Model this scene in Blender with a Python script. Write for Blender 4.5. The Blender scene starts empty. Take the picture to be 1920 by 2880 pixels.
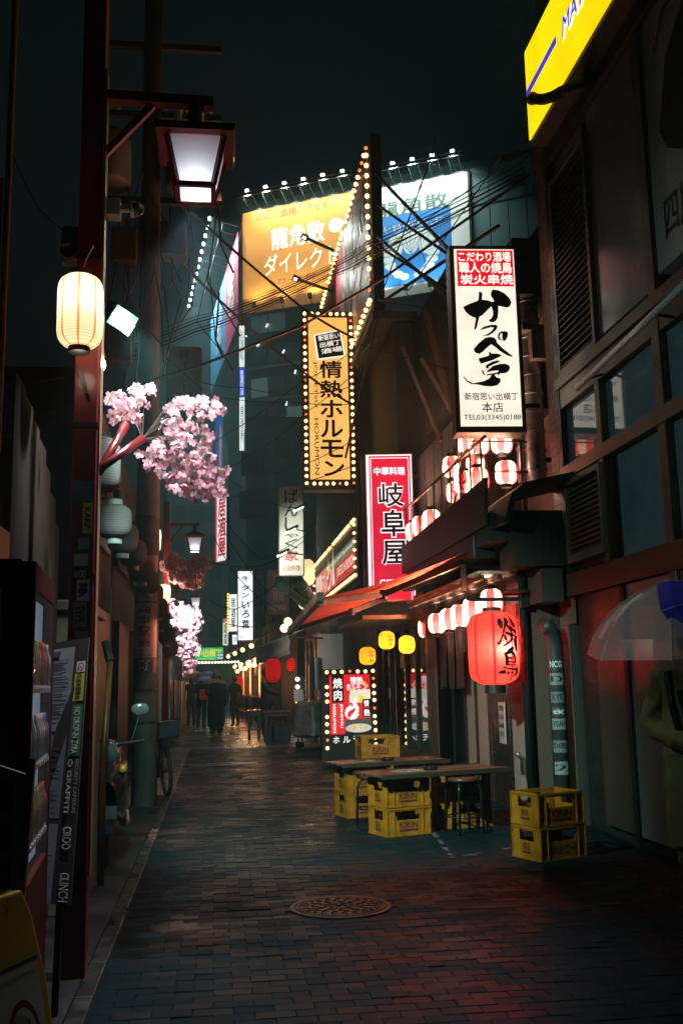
import bpy, bmesh, math, random
from mathutils import Vector, Matrix, Euler
from mathutils.geometry import delaunay_2d_cdt
R = math.radians
SC = bpy.context.scene
COL = SC.collection
random.seed(7)

# ------------------------------------------------------------------ camera
CAM = Vector((0, 0, 1.47))
F = 2800.0                                     # focal length in pixels of the 1920x2880 photograph (35 mm)
yaw, pitch, roll = R(7.3), R(9.7), R(1.1)
fw = Vector((math.sin(yaw)*math.cos(pitch), math.cos(yaw)*math.cos(pitch), math.sin(pitch)))
rt = Vector((math.cos(yaw), -math.sin(yaw), 0)); up = rt.cross(fw)
rt, up = rt*math.cos(roll)-up*math.sin(roll), up*math.cos(roll)+rt*math.sin(roll)
cd = bpy.data.cameras.new('camera'); cd.sensor_fit = 'VERTICAL'; cd.sensor_height = 36; cd.sensor_width = 24
cd.lens = 36*F/2880; cd.clip_start = .05; cd.clip_end = 1500
cam = bpy.data.objects.new('camera', cd); COL.objects.link(cam)
cam.matrix_world = Matrix(((rt.x, up.x, -fw.x, CAM.x), (rt.y, up.y, -fw.y, CAM.y), (rt.z, up.z, -fw.z, CAM.z), (0, 0, 0, 1)))
SC.camera = cam

# ------------------------------------------------------------------ night sky and exposure
W = bpy.data.worlds.new('World'); SC.world = W; W.use_nodes = True
wn = W.node_tree.nodes; wl = W.node_tree.links
bg = wn['Background']
sky = wn.new('ShaderNodeTexSky'); sky.sky_type = 'NISHITA'; sky.sun_disc = False
sky.sun_elevation = R(-4); sky.sun_rotation = R(190); sky.air_density = 1.5; sky.dust_density = 2.0
glow = wn.new('ShaderNodeRGB'); glow.outputs[0].default_value = (.0012, .0034, .0044, 1)   # rain cloud lit by the city
mixs = wn.new('ShaderNodeMixRGB'); mixs.blend_type = 'ADD'; mixs.inputs[0].default_value = 1
dim = wn.new('ShaderNodeMixRGB'); dim.blend_type = 'MULTIPLY'; dim.inputs[0].default_value = 1; dim.inputs[2].default_value = (.02, .03, .03, 1)
wl.new(sky.outputs[0], dim.inputs[1]); wl.new(dim.outputs[0], mixs.inputs[1]); wl.new(glow.outputs[0], mixs.inputs[2])
wl.new(mixs.outputs[0], bg.inputs[0]); bg.inputs[1].default_value = 1.0
vs = SC.view_settings; vs.view_transform = 'Standard'; vs.look = 'None'; vs.exposure = 0.0; vs.gamma = 1
vs.use_curve_mapping = False
cy = SC.cycles; cy.max_bounces = 6; cy.diffuse_bounces = 3; cy.glossy_bounces = 3; cy.transmission_bounces = 4
cy.transparent_max_bounces = 12; cy.sample_clamp_indirect = 3.0; cy.caustics_reflective = False; cy.caustics_refractive = False
cy.use_denoising = True; cy.use_adaptive_sampling = True; cy.adaptive_threshold = .02; cy.adaptive_min_samples = 32

# ------------------------------------------------------------------ surveying: a point of the photo (in 1568-wide pixels) on a known plane
KP = 1920/1568
def at(px, py, x=None, y=None, z=None, plane=None):
    d = rt*((px*KP-960)/F) - up*((py*KP-1440)/F) + fw
    if x is not None: t = (x-CAM.x)/d.x
    elif y is not None: t = (y-CAM.y)/d.y
    elif z is not None: t = (z-CAM.z)/d.z
    else:
        p, n = plane; t = (p-CAM).dot(n)/d.dot(n)
    return CAM+d*t

# ------------------------------------------------------------------ materials
MATS = {}
def mat(name, col, rough=.6, metal=0, emit=None, estr=0, noise=0, nscale=8, bump=0, bscale=40, spec=.5, coat=0, alpha=1, trans=0, stretch=None, rvar=0):
    if name in MATS: return MATS[name]
    m = bpy.data.materials.new(name); m.use_nodes = True
    nt = m.node_tree; b = nt.nodes['Principled BSDF']
    c = (*col, 1) if len(col) == 3 else col
    b.inputs['Base Color'].default_value = c; b.inputs['Roughness'].default_value = rough; b.inputs['Metallic'].default_value = metal
    b.inputs['Specular IOR Level'].default_value = spec; b.inputs['Coat Weight'].default_value = coat
    b.inputs['Alpha'].default_value = alpha; b.inputs['Transmission Weight'].default_value = trans
    if emit:
        b.inputs['Emission Color'].default_value = (*emit, 1); b.inputs['Emission Strength'].default_value = estr
    if noise or bump or rvar:
        tc = nt.nodes.new('ShaderNodeTexCoord'); mp = nt.nodes.new('ShaderNodeMapping'); nt.links.new(tc.outputs['Object'], mp.inputs[0])
        if stretch: mp.inputs['Scale'].default_value = stretch
    if noise:
        n = nt.nodes.new('ShaderNodeTexNoise'); n.inputs['Scale'].default_value = nscale; n.inputs['Detail'].default_value = 6; n.inputs['Roughness'].default_value = .65
        nt.links.new(mp.outputs[0], n.inputs['Vector'])
        r = nt.nodes.new('ShaderNodeValToRGB'); r.color_ramp.elements[0].position = .3; r.color_ramp.elements[1].position = .72
        r.color_ramp.elements[0].color = tuple(v*(1-noise) for v in c[:3])+(1,); r.color_ramp.elements[1].color = tuple(min(1, v*(1+noise*.6)) for v in c[:3])+(1,)
        nt.links.new(n.outputs['Fac'], r.inputs[0]); nt.links.new(r.outputs[0], b.inputs['Base Color'])
    if rvar:
        n2 = nt.nodes.new('ShaderNodeTexNoise'); n2.inputs['Scale'].default_value = nscale*.6; n2.inputs['Detail'].default_value = 4
        nt.links.new(mp.outputs[0], n2.inputs['Vector'])
        mr = nt.nodes.new('ShaderNodeMapRange'); mr.inputs[1].default_value = .3; mr.inputs[2].default_value = .7
        mr.inputs[3].default_value = max(.03, rough-rvar); mr.inputs[4].default_value = min(1, rough+rvar)
        nt.links.new(n2.outputs['Fac'], mr.inputs[0]); nt.links.new(mr.outputs[0], b.inputs['Roughness'])
    if bump:
        n3 = nt.nodes.new('ShaderNodeTexNoise'); n3.inputs['Scale'].default_value = bscale; n3.inputs['Detail'].default_value = 5
        nt.links.new(mp.outputs[0], n3.inputs['Vector'])
        bp = nt.nodes.new('ShaderNodeBump'); bp.inputs['Strength'].default_value = bump; bp.inputs['Distance'].default_value = .02
        nt.links.new(n3.outputs['Fac'], bp.inputs['Height']); nt.links.new(bp.outputs[0], b.inputs['Normal'])
    MATS[name] = m
    return m
def lit(name, col, s, base=None):
    """a backlit sheet or a lamp: gives off light; slight unevenness of the tubes behind it"""
    if name in MATS: return MATS[name]
    m = mat(name, base or tuple(.6*v for v in col), .45, emit=col, estr=s)
    nt = m.node_tree; b = nt.nodes['Principled BSDF']
    tc = nt.nodes.new('ShaderNodeTexCoord'); n = nt.nodes.new('ShaderNodeTexNoise'); n.inputs['Scale'].default_value = 2.2; n.inputs['Detail'].default_value = 5
    nt.links.new(tc.outputs['Object'], n.inputs['Vector'])
    mr = nt.nodes.new('ShaderNodeMapRange'); mr.inputs[3].default_value = s*.72; mr.inputs[4].default_value = s*1.28
    nt.links.new(n.outputs['Fac'], mr.inputs[0]); nt.links.new(mr.outputs[0], b.inputs['Emission Strength'])
    return m
def paper(name, col, trans=.65, emis=.0, rib=0.0, ribn=200.0):
    """lantern paper: lets the bulb behind it through; thin bamboo hoops show as darker lines"""
    if name in MATS: return MATS[name]
    m = bpy.data.materials.new(name); m.use_nodes = True; nt = m.node_tree; nt.nodes.clear()
    out = nt.nodes.new('ShaderNodeOutputMaterial')
    tr = nt.nodes.new('ShaderNodeBsdfTranslucent'); df = nt.nodes.new('ShaderNodeBsdfDiffuse'); mx = nt.nodes.new('ShaderNodeMixShader'); mx.inputs[0].default_value = trans
    nt.links.new(df.outputs[0], mx.inputs[1]); nt.links.new(tr.outputs[0], mx.inputs[2])
    src = nt.nodes.new('ShaderNodeRGB'); src.outputs[0].default_value = (*col, 1); csock = src.outputs[0]
    if rib:
        tc = nt.nodes.new('ShaderNodeTexCoord'); sp = nt.nodes.new('ShaderNodeSeparateXYZ'); nt.links.new(tc.outputs['Object'], sp.inputs[0])
        mu = nt.nodes.new('ShaderNodeMath'); mu.operation = 'MULTIPLY'; mu.inputs[1].default_value = ribn; nt.links.new(sp.outputs[2], mu.inputs[0])
        sn = nt.nodes.new('ShaderNodeMath'); sn.operation = 'SINE'; nt.links.new(mu.outputs[0], sn.inputs[0])
        mr = nt.nodes.new('ShaderNodeMapRange'); mr.inputs[1].default_value = .2; mr.inputs[2].default_value = 1; nt.links.new(sn.outputs[0], mr.inputs[0])
        mc = nt.nodes.new('ShaderNodeMixRGB'); mc.inputs[1].default_value = (*col, 1); mc.inputs[2].default_value = tuple(v*(1-rib) for v in col)+(1,)
        nt.links.new(mr.outputs[0], mc.inputs[0]); csock = mc.outputs[0]
    nt.links.new(csock, tr.inputs[0]); nt.links.new(csock, df.inputs[0]); last = mx.outputs[0]
    if emis:
        em = nt.nodes.new('ShaderNodeEmission'); em.inputs[1].default_value = emis; nt.links.new(csock, em.inputs[0])
        ad = nt.nodes.new('ShaderNodeAddShader'); nt.links.new(last, ad.inputs[0]); nt.links.new(em.outputs[0], ad.inputs[1]); last = ad.outputs[0]
    nt.links.new(last, out.inputs[0]); MATS[name] = m
    return m

# ------------------------------------------------------------------ mesh helpers
def _glyph_mesh(body, bold):
    c = bpy.data.curves.new('t', 'FONT'); c.body = body; c.size = 1; c.bevel_depth = bold*.8; c.bevel_resolution = 0; c.resolution_u = 3; c.fill_mode = 'FRONT'
    o = bpy.data.objects.new('t', c); COL.objects.link(o)
    dg = bpy.context.evaluated_depsgraph_get(); me = bpy.data.meshes.new_from_object(o.evaluated_get(dg))
    vv = [(v.co.x, v.co.y, v.co.z) for v in me.vertices]; ff = [tuple(p.vertices) for p in me.polygons]
    bpy.data.objects.remove(o); bpy.data.curves.remove(c); bpy.data.meshes.remove(me)
    return vv, ff
GL = {}
def glyph(body, bold=0.0):
    k = (body, bold)
    if k not in GL: GL[k] = _glyph_mesh(body, bold)
    return GL[k]

def lift(fn, pts, k=.02):
    """place flat artwork (u, v, height) on a surface fn(u, v); bold strokes stand slightly proud"""
    out = []
    for a, b, c in pts:
        p = Vector(fn(a, b))
        if c:
            e = 1e-3; n = (Vector(fn(a+e, b))-p).cross(Vector(fn(a, b+e))-p)
            if n.length > 0: p = p+n.normalized()*c*k
        out.append(p)
    return out
class MB:
    def __init__(s): s.v = []; s.f = []; s.m = []
    def add(s, vs, fs, m=0):
        o = len(s.v); s.v += [tuple(v) for v in vs]
        for f in fs: s.f.append(tuple(i+o for i in f)); s.m.append(m)
        return s
    def quad(s, a, b, c, d, m=0): return s.add([a, b, c, d], [(0, 1, 2, 3)], m)
    def box(s, x0, x1, y0, y1, z0, z1, m=0):
        return s.add([(x0, y0, z0), (x1, y0, z0), (x1, y1, z0), (x0, y1, z0), (x0, y0, z1), (x1, y0, z1), (x1, y1, z1), (x0, y1, z1)],
                     [(3, 2, 1, 0), (4, 5, 6, 7), (0, 1, 5, 4), (1, 2, 6, 5), (2, 3, 7, 6), (3, 0, 4, 7)], m)
    def obox(s, c, size, rot=(0, 0, 0), m=0):
        M = Euler(rot).to_matrix(); c = Vector(c); hx, hy, hz = size[0]/2, size[1]/2, size[2]/2
        pts = [c+M@Vector((a*hx, b*hy, d*hz)) for d in (-1, 1) for a, b in ((-1, -1), (1, -1), (1, 1), (-1, 1))]
        return s.add(pts, [(3, 2, 1, 0), (4, 5, 6, 7), (0, 1, 5, 4), (1, 2, 6, 5), (2, 3, 7, 6), (3, 0, 4, 7)], m)
    def bar(s, a, b, w, h=None, m=0, upv=(0, 0, 1)):
        a = Vector(a); b = Vector(b); d = (b-a).normalized(); h = h or w
        r_ = d.cross(Vector(upv)); r_ = r_.normalized() if r_.length > 1e-4 else Vector((1, 0, 0)); u_ = r_.cross(d)
        pts = [p+r_*(x*w/2)+u_*(y*h/2) for p in (a, b) for x, y in ((-1, -1), (1, -1), (1, 1), (-1, 1))]
        return s.add(pts, [(3, 2, 1, 0), (4, 5, 6, 7), (0, 1, 5, 4), (1, 2, 6, 5), (2, 3, 7, 6), (3, 0, 4, 7)], m)
    def tube(s, pts, r, seg=8, m=0, caps=True):
        pts = [Vector(p) for p in pts]; n = len(pts); rs = r if isinstance(r, (list, tuple)) else [r]*n
        prev = None; rings = []
        for i, p in enumerate(pts):
            d = (pts[min(i+1, n-1)]-pts[max(i-1, 0)]).normalized()
            if prev is None:
                a = d.orthogonal().normalized()
            else:
                a = prev-d*prev.dot(d); a = a.normalized() if a.length > 1e-5 else d.orthogonal().normalized()
            prev = a; b = d.cross(a)
            rings.append([p+(a*math.cos(t)+b*math.sin(t))*rs[i] for t in [2*math.pi*k/seg for k in range(seg)]])
        vs_ = [v for rg in rings for v in rg]; fs_ = []
        for i in range(n-1):
            for k in range(seg):
                k2 = (k+1) % seg; fs_.append((i*seg+k, i*seg+k2, (i+1)*seg+k2, (i+1)*seg+k))
        if caps: fs_ += [tuple(range(seg))[::-1], tuple((n-1)*seg+k for k in range(seg))]
        return s.add(vs_, fs_, m)
    def lathe(s, prof, seg=24, m=0, o=(0, 0, 0), mf=None, a0=0.0, a1=2*math.pi):
        full = abs(a1-a0-2*math.pi) < 1e-6; n = seg if full else seg+1; base = len(s.v)
        for r_, z in prof:
            for k in range(n):
                t = a0+(a1-a0)*k/seg; s.v.append((o[0]+r_*math.cos(t), o[1]+r_*math.sin(t), o[2]+z))
        for i in range(len(prof)-1):
            for k in range(seg):
                k2 = (k+1) % n
                s.f.append((base+i*n+k, base+i*n+k2, base+(i+1)*n+k2, base+(i+1)*n+k)); s.m.append(mf(k, i) if mf else m)
        return s
    def sphere(s, c, r_, seg=10, rings=6, m=0):
        rr = r_ if isinstance(r_, (tuple, list)) else (r_, r_, r_); base = len(s.v)
        for i in range(rings+1):
            p = math.pi*i/rings
            for k in range(seg):
                t = 2*math.pi*k/seg; s.v.append((c[0]+rr[0]*math.sin(p)*math.cos(t), c[1]+rr[1]*math.sin(p)*math.sin(t), c[2]+rr[2]*math.cos(p)))
        for i in range(rings):
            for k in range(seg):
                k2 = (k+1) % seg; s.f.append((base+i*seg+k, base+(i+1)*seg+k, base+(i+1)*seg+k2, base+i*seg+k2)); s.m.append(m)
        return s
    # flat artwork lies in the local XZ plane facing -Y at depth y
    def poly(s, pts, y=0.0, m=0, fn=None):
        fn = fn or (lambda a, b: (a, y, b))
        n = len(pts); sc = max(abs(c) for p in pts for c in p) or 1
        vv, _, ff, _, _, _ = delaunay_2d_cdt([Vector((a/sc, b/sc)) for a, b in pts], [], [list(range(n))], 1, 1e-6)
        return s.add([fn(v.x*sc, v.y*sc) for v in vv], [tuple(t) for t in ff], m)
    def rect(s, x0, x1, z0, z1, y=0.0, m=0): return s.quad((x0, y, z0), (x1, y, z0), (x1, y, z1), (x0, y, z1), m)
    def text(s, body, x0, x1, z0, z1, y=0.0, m=0, bold=0.0, vert=False, rot90=False, fn=None, nat=False):
        fn = fn or (lambda a, b: (a, y, b))
        if vert:
            n = len(body); h = (z1-z0)/n
            for i, ch in enumerate(body):
                if ch == ' ': continue
                vv, ff = glyph(ch, bold)
                if not vv: continue
                xs = [p[0] for p in vv]; ys = [p[1] for p in vv]
                cx, cz = (min(xs)+max(xs))/2, (min(ys)+max(ys))/2; sx = (x1-x0)/.92; sz = h/.98
                if ch in 'ー-': vv = [(cx+(p[1]-cz), cz+(p[0]-cx), p[2]) for p in vv]
                big = max(max(xs)-min(xs), max(ys)-min(ys))
                X, Z = (x0+x1)/2, z1-h*(i+.5)
                s.add(lift(fn, [(X+(p[0]-cx)*sx, Z+(p[1]-cz)*sz, p[2]) for p in vv], .05*abs(z1-z0)/n), ff, m)
            return s
        vv, ff = glyph(body, bold)
        if not vv: return s
        xs = [p[0] for p in vv]; ys = [p[1] for p in vv]; a, b, c, d = min(xs), max(xs), min(ys), max(ys)
        if rot90:    # reads downwards, turned clockwise
            return s.add(lift(fn, [(x0+(x1-x0)*(p[1]-c)/(d-c), z1-(z1-z0)*(p[0]-a)/(b-a), p[2]) for p in vv], .05*abs(x1-x0)), ff, m)
        return s.add(lift(fn, [(x0+(x1-x0)*(p[0]-a)/(b-a), z0+(z1-z0)*(p[1]-c)/(d-c), p[2]) for p in vv], .05*abs(z1-z0)), ff, m)
    def stroke(s, pts, w, fn, m=0):
        """one brush stroke: a ribbon of varying width with round ends"""
        n = len(pts); ws = w if isinstance(w, (list, tuple)) else [w]*n; L = []; Rr = []
        for i, (a, b) in enumerate(pts):
            p0 = pts[max(i-1, 0)]; p1 = pts[min(i+1, n-1)]; dx, dy = p1[0]-p0[0], p1[1]-p0[1]; l = math.hypot(dx, dy) or 1
            nx, ny = -dy/l*ws[i]/2, dx/l*ws[i]/2; L.append((a+nx, b+ny)); Rr.append((a-nx, b-ny))
        def cap(i, sgn):
            a, b = pts[i]; p0 = L[i]; t0 = math.atan2(p0[1]-b, p0[0]-a); r_ = ws[i]/2
            return [(a+r_*math.cos(t0+sgn*math.pi*k/5), b+r_*math.sin(t0+sgn*math.pi*k/5)) for k in range(1, 5)]
        return s.poly(L+cap(n-1, -1)+Rr[::-1]+cap(0, 1)[::-1], fn=fn, m=m)
    def mesh(s, name, mats, smooth=False):
        me = bpy.data.meshes.new(name); me.from_pydata(s.v, [], s.f); me.validate(); me.update()
        for mm in (mats if isinstance(mats, (list, tuple)) else [mats]): me.materials.append(mm)
        if len(me.polygons) == len(s.m): me.polygons.foreach_set('material_index', s.m)
        if smooth: me.polygons.foreach_set('use_smooth', [True]*len(me.polygons))
        return me
    def build(s, name, mats, parent=None, loc=(0, 0, 0), rot=(0, 0, 0), smooth=False, bevel=0):
        return place(name, s.mesh(name, mats, smooth), parent, loc, rot, bevel)
def place(name, me, parent=None, loc=(0, 0, 0), rot=(0, 0, 0), bevel=0):
    o = bpy.data.objects.new(name, me); COL.objects.link(o); o.location = loc; o.rotation_euler = rot
    if parent is not None: o.parent = parent
    if bevel:
        bv = o.modifiers.new('edge', 'BEVEL'); bv.width = bevel; bv.segments = 2; bv.limit_method = 'ANGLE'
    return o
def tag(o, label, cat, group=None):
    o['label'] = label; o['category'] = cat
    if group: o['group'] = group
    return o
def thing(name, label, cat, loc=(0, 0, 0), rz=0, group=None, rot=None):
    o = bpy.data.objects.new(name, None); COL.objects.link(o); o.location = loc; o.rotation_euler = rot or (0, 0, rz); o.empty_display_size = .1
    return tag(o, label, cat, group)
def struct(o): o['kind'] = 'structure'; return o
def stuff(o): o['kind'] = 'stuff'; return o
def copy_tree(o, parent=None):
    c = o.copy(); COL.objects.link(c); c.parent = parent
    for ch in list(o.children): copy_tree(ch, c)
    return c
def lamp(name, kind, loc, energy, col, parent=None, size=.05, target=None, angle=60, blend=.5, sy=None):
    l = bpy.data.lights.new(name, kind); l.energy = energy; l.color = col
    if kind == 'AREA': l.size = size; l.shape = 'RECTANGLE' if sy else 'SQUARE'; l.size_y = sy or size
    else: l.shadow_soft_size = size
    if kind == 'SPOT': l.spot_size = R(angle); l.spot_blend = blend
    o = bpy.data.objects.new(name, l); COL.objects.link(o); o.location = loc
    if target is not None: o.rotation_euler = (Vector(target)-Vector(loc)).to_track_quat('-Z', 'Y').to_euler()
    if parent is not None: o.parent = parent
    return o
ORD = ['first', 'second', 'third', 'fourth', 'fifth', 'sixth', 'seventh', 'eighth', 'ninth', 'tenth', 'eleventh', 'twelfth', 'thirteenth', 'fourteenth']

# shared surfaces
black = mat('black_paint', (.015, .014, .014), .5, noise=.4, rvar=.15)
darkmetal = mat('dark_metal', (.03, .028, .027), .45, .6, rvar=.15)
rust = mat('rusty_steel', (.09, .045, .03), .7, .3, noise=.5, nscale=14)
redpaint = mat('red_paint', (.22, .011, .014), .45, noise=.35, nscale=6, rvar=.12, coat=.2)
steel = mat('galvanised_steel', (.42, .41, .4), .34, .9, noise=.25, nscale=5, rvar=.14)
aluminium = mat('bronze_aluminium', (.16, .115, .07), .45, .7, noise=.25, nscale=3, rvar=.1)
concrete = mat('concrete', (.11, .098, .09), .85, noise=.35, nscale=5, bump=.3)
ink = mat('black_ink', (.012, .01, .01), .6)
white = mat('white_print', (.75, .75, .72), .55)
rubber = mat('rubber', (.012, .012, .012), .6, bump=.15, bscale=60)
# ================================================================== the alley floor
def wb(mb, name, mats, parent, smooth=False, bevel=0):
    """build a part given in world coordinates under an unrotated thing"""
    l = parent.location
    return mb.build(name, mats, parent, (-l.x, -l.y, -l.z), smooth=smooth, bevel=bevel)
def wet_stone(name, c0, c1, r0, r1, sp=.2):
    m = bpy.data.materials.new(name); m.use_nodes = True; nt = m.node_tree; b = nt.nodes['Principled BSDF']; L = nt.links.new
    g = nt.nodes.new('ShaderNodeNewGeometry'); oi = nt.nodes.new('ShaderNodeObjectInfo')
    ad = nt.nodes.new('ShaderNodeMath'); ad.operation = 'ADD'; L(g.outputs['Random Per Island'], ad.inputs[0]); L(oi.outputs['Random'], ad.inputs[1])
    fr = nt.nodes.new('ShaderNodeMath'); fr.operation = 'FRACT'; L(ad.outputs[0], fr.inputs[0])
    n = nt.nodes.new('ShaderNodeTexNoise'); n.inputs['Scale'].default_value = 30; n.inputs['Detail'].default_value = 6; L(g.outputs['Position'], n.inputs['Vector'])
    mx = nt.nodes.new('ShaderNodeMath'); mx.operation = 'MULTIPLY_ADD'; mx.inputs[1].default_value = .55; L(fr.outputs[0], mx.inputs[0]); L(n.outputs['Fac'], mx.inputs[2])
    rp = nt.nodes.new('ShaderNodeValToRGB'); rp.color_ramp.elements[0].position = .3; rp.color_ramp.elements[1].position = 1.0
    rp.color_ramp.elements[0].color = (*c0, 1); rp.color_ramp.elements[1].color = (*c1, 1); L(mx.outputs[0], rp.inputs[0]); L(rp.outputs[0], b.inputs['Base Color'])
    n2 = nt.nodes.new('ShaderNodeTexNoise'); n2.inputs['Scale'].default_value = 1.3; n2.inputs['Detail'].default_value = 5; L(g.outputs['Position'], n2.inputs['Vector'])
    a2 = nt.nodes.new('ShaderNodeMath'); a2.operation = 'MULTIPLY_ADD'; a2.inputs[1].default_value = .35; L(fr.outputs[0], a2.inputs[0]); L(n2.outputs['Fac'], a2.inputs[2])
    mr = nt.nodes.new('ShaderNodeMapRange'); mr.inputs[1].default_value = .35; mr.inputs[2].default_value = .95; mr.inputs[3].default_value = r0; mr.inputs[4].default_value = r1
    L(a2.outputs[0], mr.inputs[0]); L(mr.outputs[0], b.inputs['Roughness'])
    n3 = nt.nodes.new('ShaderNodeTexNoise'); n3.inputs['Scale'].default_value = 90; n3.inputs['Detail'].default_value = 4; L(g.outputs['Position'], n3.inputs['Vector'])
    bp = nt.nodes.new('ShaderNodeBump'); bp.inputs['Strength'].default_value = .35; bp.inputs['Distance'].default_value = .004; L(n3.outputs['Fac'], bp.inputs['Height']); L(bp.outputs[0], b.inputs['Normal'])
    b.inputs['Specular IOR Level'].default_value = sp
    MATS[name] = m
    return m
paver_m = wet_stone('wet_paver', (.003, .0095, .0125), (.004, .0145, .020), .2, .66, .045)
bed_m = wet_stone('wet_joint_sand', (.005, .007, .008), (.004, .010, .012), .35, .7, .1)
asphalt_m = wet_stone('wet_asphalt', (.012, .016, .018), (.026, .03, .03), .22, .5)

struct(MB().quad((-55, -15, -.06), (85, -15, -.06), (85, 145, -.06), (-55, 145, -.06)).build('ground', asphalt_m))
pav = struct(MB().quad((-2.2, 1.5, -.006), (9, 1.5, -.006), (9, 24.0, -.006), (-2.2, 24.0, -.006)).build('alley_pavement', bed_m))
struct(MB().quad((-2.2, 23.9, .0), (6, 23.9, .0), (6, 95, .0), (-2.2, 95, .0)).build('asphalt_road', asphalt_m))
PW, PD, G = .185, .095, .003
def paver_geo(mb, cx, cy, rz, dz, cut=1.0):
    w, d, c = (PW*cut-G)/2, (PD-G)/2, .0028; tx_, ty_ = random.gauss(0, .006), random.gauss(0, .006)
    co, si = math.cos(rz), math.sin(rz)
    def T(x, y, z): return (cx+x*co-y*si, cy+x*si+y*co, z+dz+x*tx_+y*ty_)
    lo = [T(-w, -d, -.045), T(w, -d, -.045), T(w, d, -.045), T(-w, d, -.045)]; mi = [T(-w, -d, -c), T(w, -d, -c), T(w, d, -c), T(-w, d, -c)]
    hi = [T(-w+c, -d+c, 0), T(w-c, -d+c, 0), T(w-c, d-c, 0), T(-w+c, d-c, 0)]
    mb.add(lo+mi+hi, [(0, 1, 5, 4), (1, 2, 6, 5), (2, 3, 7, 6), (3, 0, 4, 7), (4, 5, 9, 8), (5, 6, 10, 9), (6, 7, 11, 10), (7, 4, 8, 11), (8, 9, 10, 11)])
m0 = MB(); paver_geo(m0, 0, 0, 0, 0); pmesh = m0.mesh('paver', paver_m)
holes = [(.83, 6.9, .335), (.77, 16.3, .335)]
rest = MB(); cand = []
rr = random.Random(3)
for j in range(int((24.0-1.6)/PD)):
    yy = 1.62+PD*(j+.5)
    off = (j % 2)*PW/2
    for i in range(-1, int(4.6/PW)+1):
        xx = -.56+off+PW*i
        if xx < -.54 or xx > 3.62: continue
        if any(math.hypot(xx-hx, yy-hy) < hr+.02 for hx, hy, hr in holes): continue
        cand.append((xx, yy, rr.gauss(0, .008), rr.gauss(0, .0016)))
    if j % 2 == 0: paver_geo(rest, -.56+PW*.25, yy, rr.gauss(0, .008), 0, .5)
def seen(x, y):    # does the photo show it, and how large
    v = Vector((x, y, 0))-CAM; w = v.dot(fw)
    if w < .5: return 0
    u, q = 960+F*v.dot(rt)/w, 1440-F*v.dot(up)/w
    return 1/w if (-30 < u < 1950 and q < 2900) else 0
cand.sort(key=lambda c: -seen(c[0], c[1]))
for k, (x, y, a, dz) in enumerate(cand):
    if k < 300 and seen(x, y): place('paver', pmesh, pav, (x, y, dz), (rr.gauss(0, .006), rr.gauss(0, .006), a))
    else: paver_geo(rest, x, y, a, dz)
stuff(rest.build('paver_field', paver_m, pav))
# gutter, kerb line and a strip of concrete on the left
kerb = MB()
for k in range(36):
    y0 = 2.2+k*.6
    kerb.box(-.665, -.575, y0+.004, y0+.596, -.05, .008+random.uniform(-.003, .003))
struct(kerb.build('kerb', mat('kerb_stone', (.016, .018, .02), .4, noise=.5, nscale=9, rvar=.2, bump=.25), bevel=.006))
struct(MB().box(-2.2, -.67, 1.5, 24, -.05, .004).build('concrete_strip', mat('wet_concrete', (.012, .014, .015), .45, noise=.4, nscale=4, rvar=.2, bump=.3)))
# faded painted line round the seating area
pl = MB()
def paint(a, b, w):
    a = Vector(a); b = Vector(b); d = (b-a); n = Vector((-d.y, d.x)).normalized()*w/2; L_ = d.length; t = 0
    while t < L_:
        l = random.uniform(.05, .16)
        if random.random() < .5:
            p, q = a+d*(t/L_), a+d*(min(t+l, L_)/L_); k = random.uniform(.4, 1)
            pl.quad((p.x-n.x*k, p.y-n.y*k, .006), (p.x+n.x, p.y+n.y, .006), (q.x+n.x, q.y+n.y, .006), (q.x-n.x*k, q.y-n.y*k, .006))
        t += l
p0_, p1_, p2_ = at(985, 1902, z=0).xy, at(1038, 1972, z=0).xy, at(1190, 1946, z=0).xy
paint(p0_, p1_, .05); paint(p1_, p2_, .045)
pl.build('painted_line', mat('worn_white_paint', (.085, .09, .085), .5, noise=.4, nscale=30), pav)

# manhole covers and drain grate
def manhole(label, loc, rz):
    t = thing('manhole_cover', label, 'manhole', loc, rz, 'cast iron manhole covers')
    iron = mat('cast_iron', (.022, .023, .024), .38, .25, noise=.4, nscale=20, rvar=.12)
    MB().lathe([(.335, -.03), (.335, .004), (.308, .004), (.306, -.02)], 56).build('frame_ring', iron, t)
    MB().lathe([(.001, -.004), (.302, -.004), (.302, -.03)], 56).build('lid', iron, t)
    b = MB()
    for r0, r1 in ((.285, .298), (.262, .272), (.09, .1)): b.lathe([(r0, -.004), (r0, .005), (r1, .005), (r1, -.004)], 48)
    for r0, n in ((.055, 6), (.125, 10), (.165, 14), (.205, 18), (.24, 22)):
        for k in range(n):
            a = 2*math.pi*k/n+(r0*7); b.obox((r0*math.cos(a), r0*math.sin(a), .0), (.03, .75*2*math.pi*r0/n*.8, .011), (0, 0, a+.5*math.sin(r0*40)))
    b.build('relief', iron, t)
    for s_ in (-1, 1): MB().obox((s_*.28, 0, .004), (.018, .05, .008)).build('lift_slot', black, t)
manhole('large cast iron manhole cover in the wet pavement nearest the camera', (.83, 6.9, .003), .3)
manhole('small looking manhole cover farther up the alley near the tables', (.77, 16.3, .003), 1.1)
g = thing('drain_grate', 'long steel drain grate set in the pavement beside the bicycle', 'drain', (-.12, 19.2, 0), R(8))
MB().box(-.5, .5, -.22, -.18, 0, .012).box(-.5, .5, .18, .22, 0, .012).box(-.5, -.46, -.18, .18, 0, .012).box(.46, .5, -.18, .18, 0, .012).build('frame', steel, g)
for k in range(18): MB().box(-.008, .008, -.18, .18, -.01, .009).build('bar', darkmetal, g, (-.43+k*.05, 0, 0))
MB().box(.52, .92, -.2, .2, -.01, .008).build('cover_plate', mat('pale_stone', (.2, .19, .17), .45, noise=.3), g)

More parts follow.
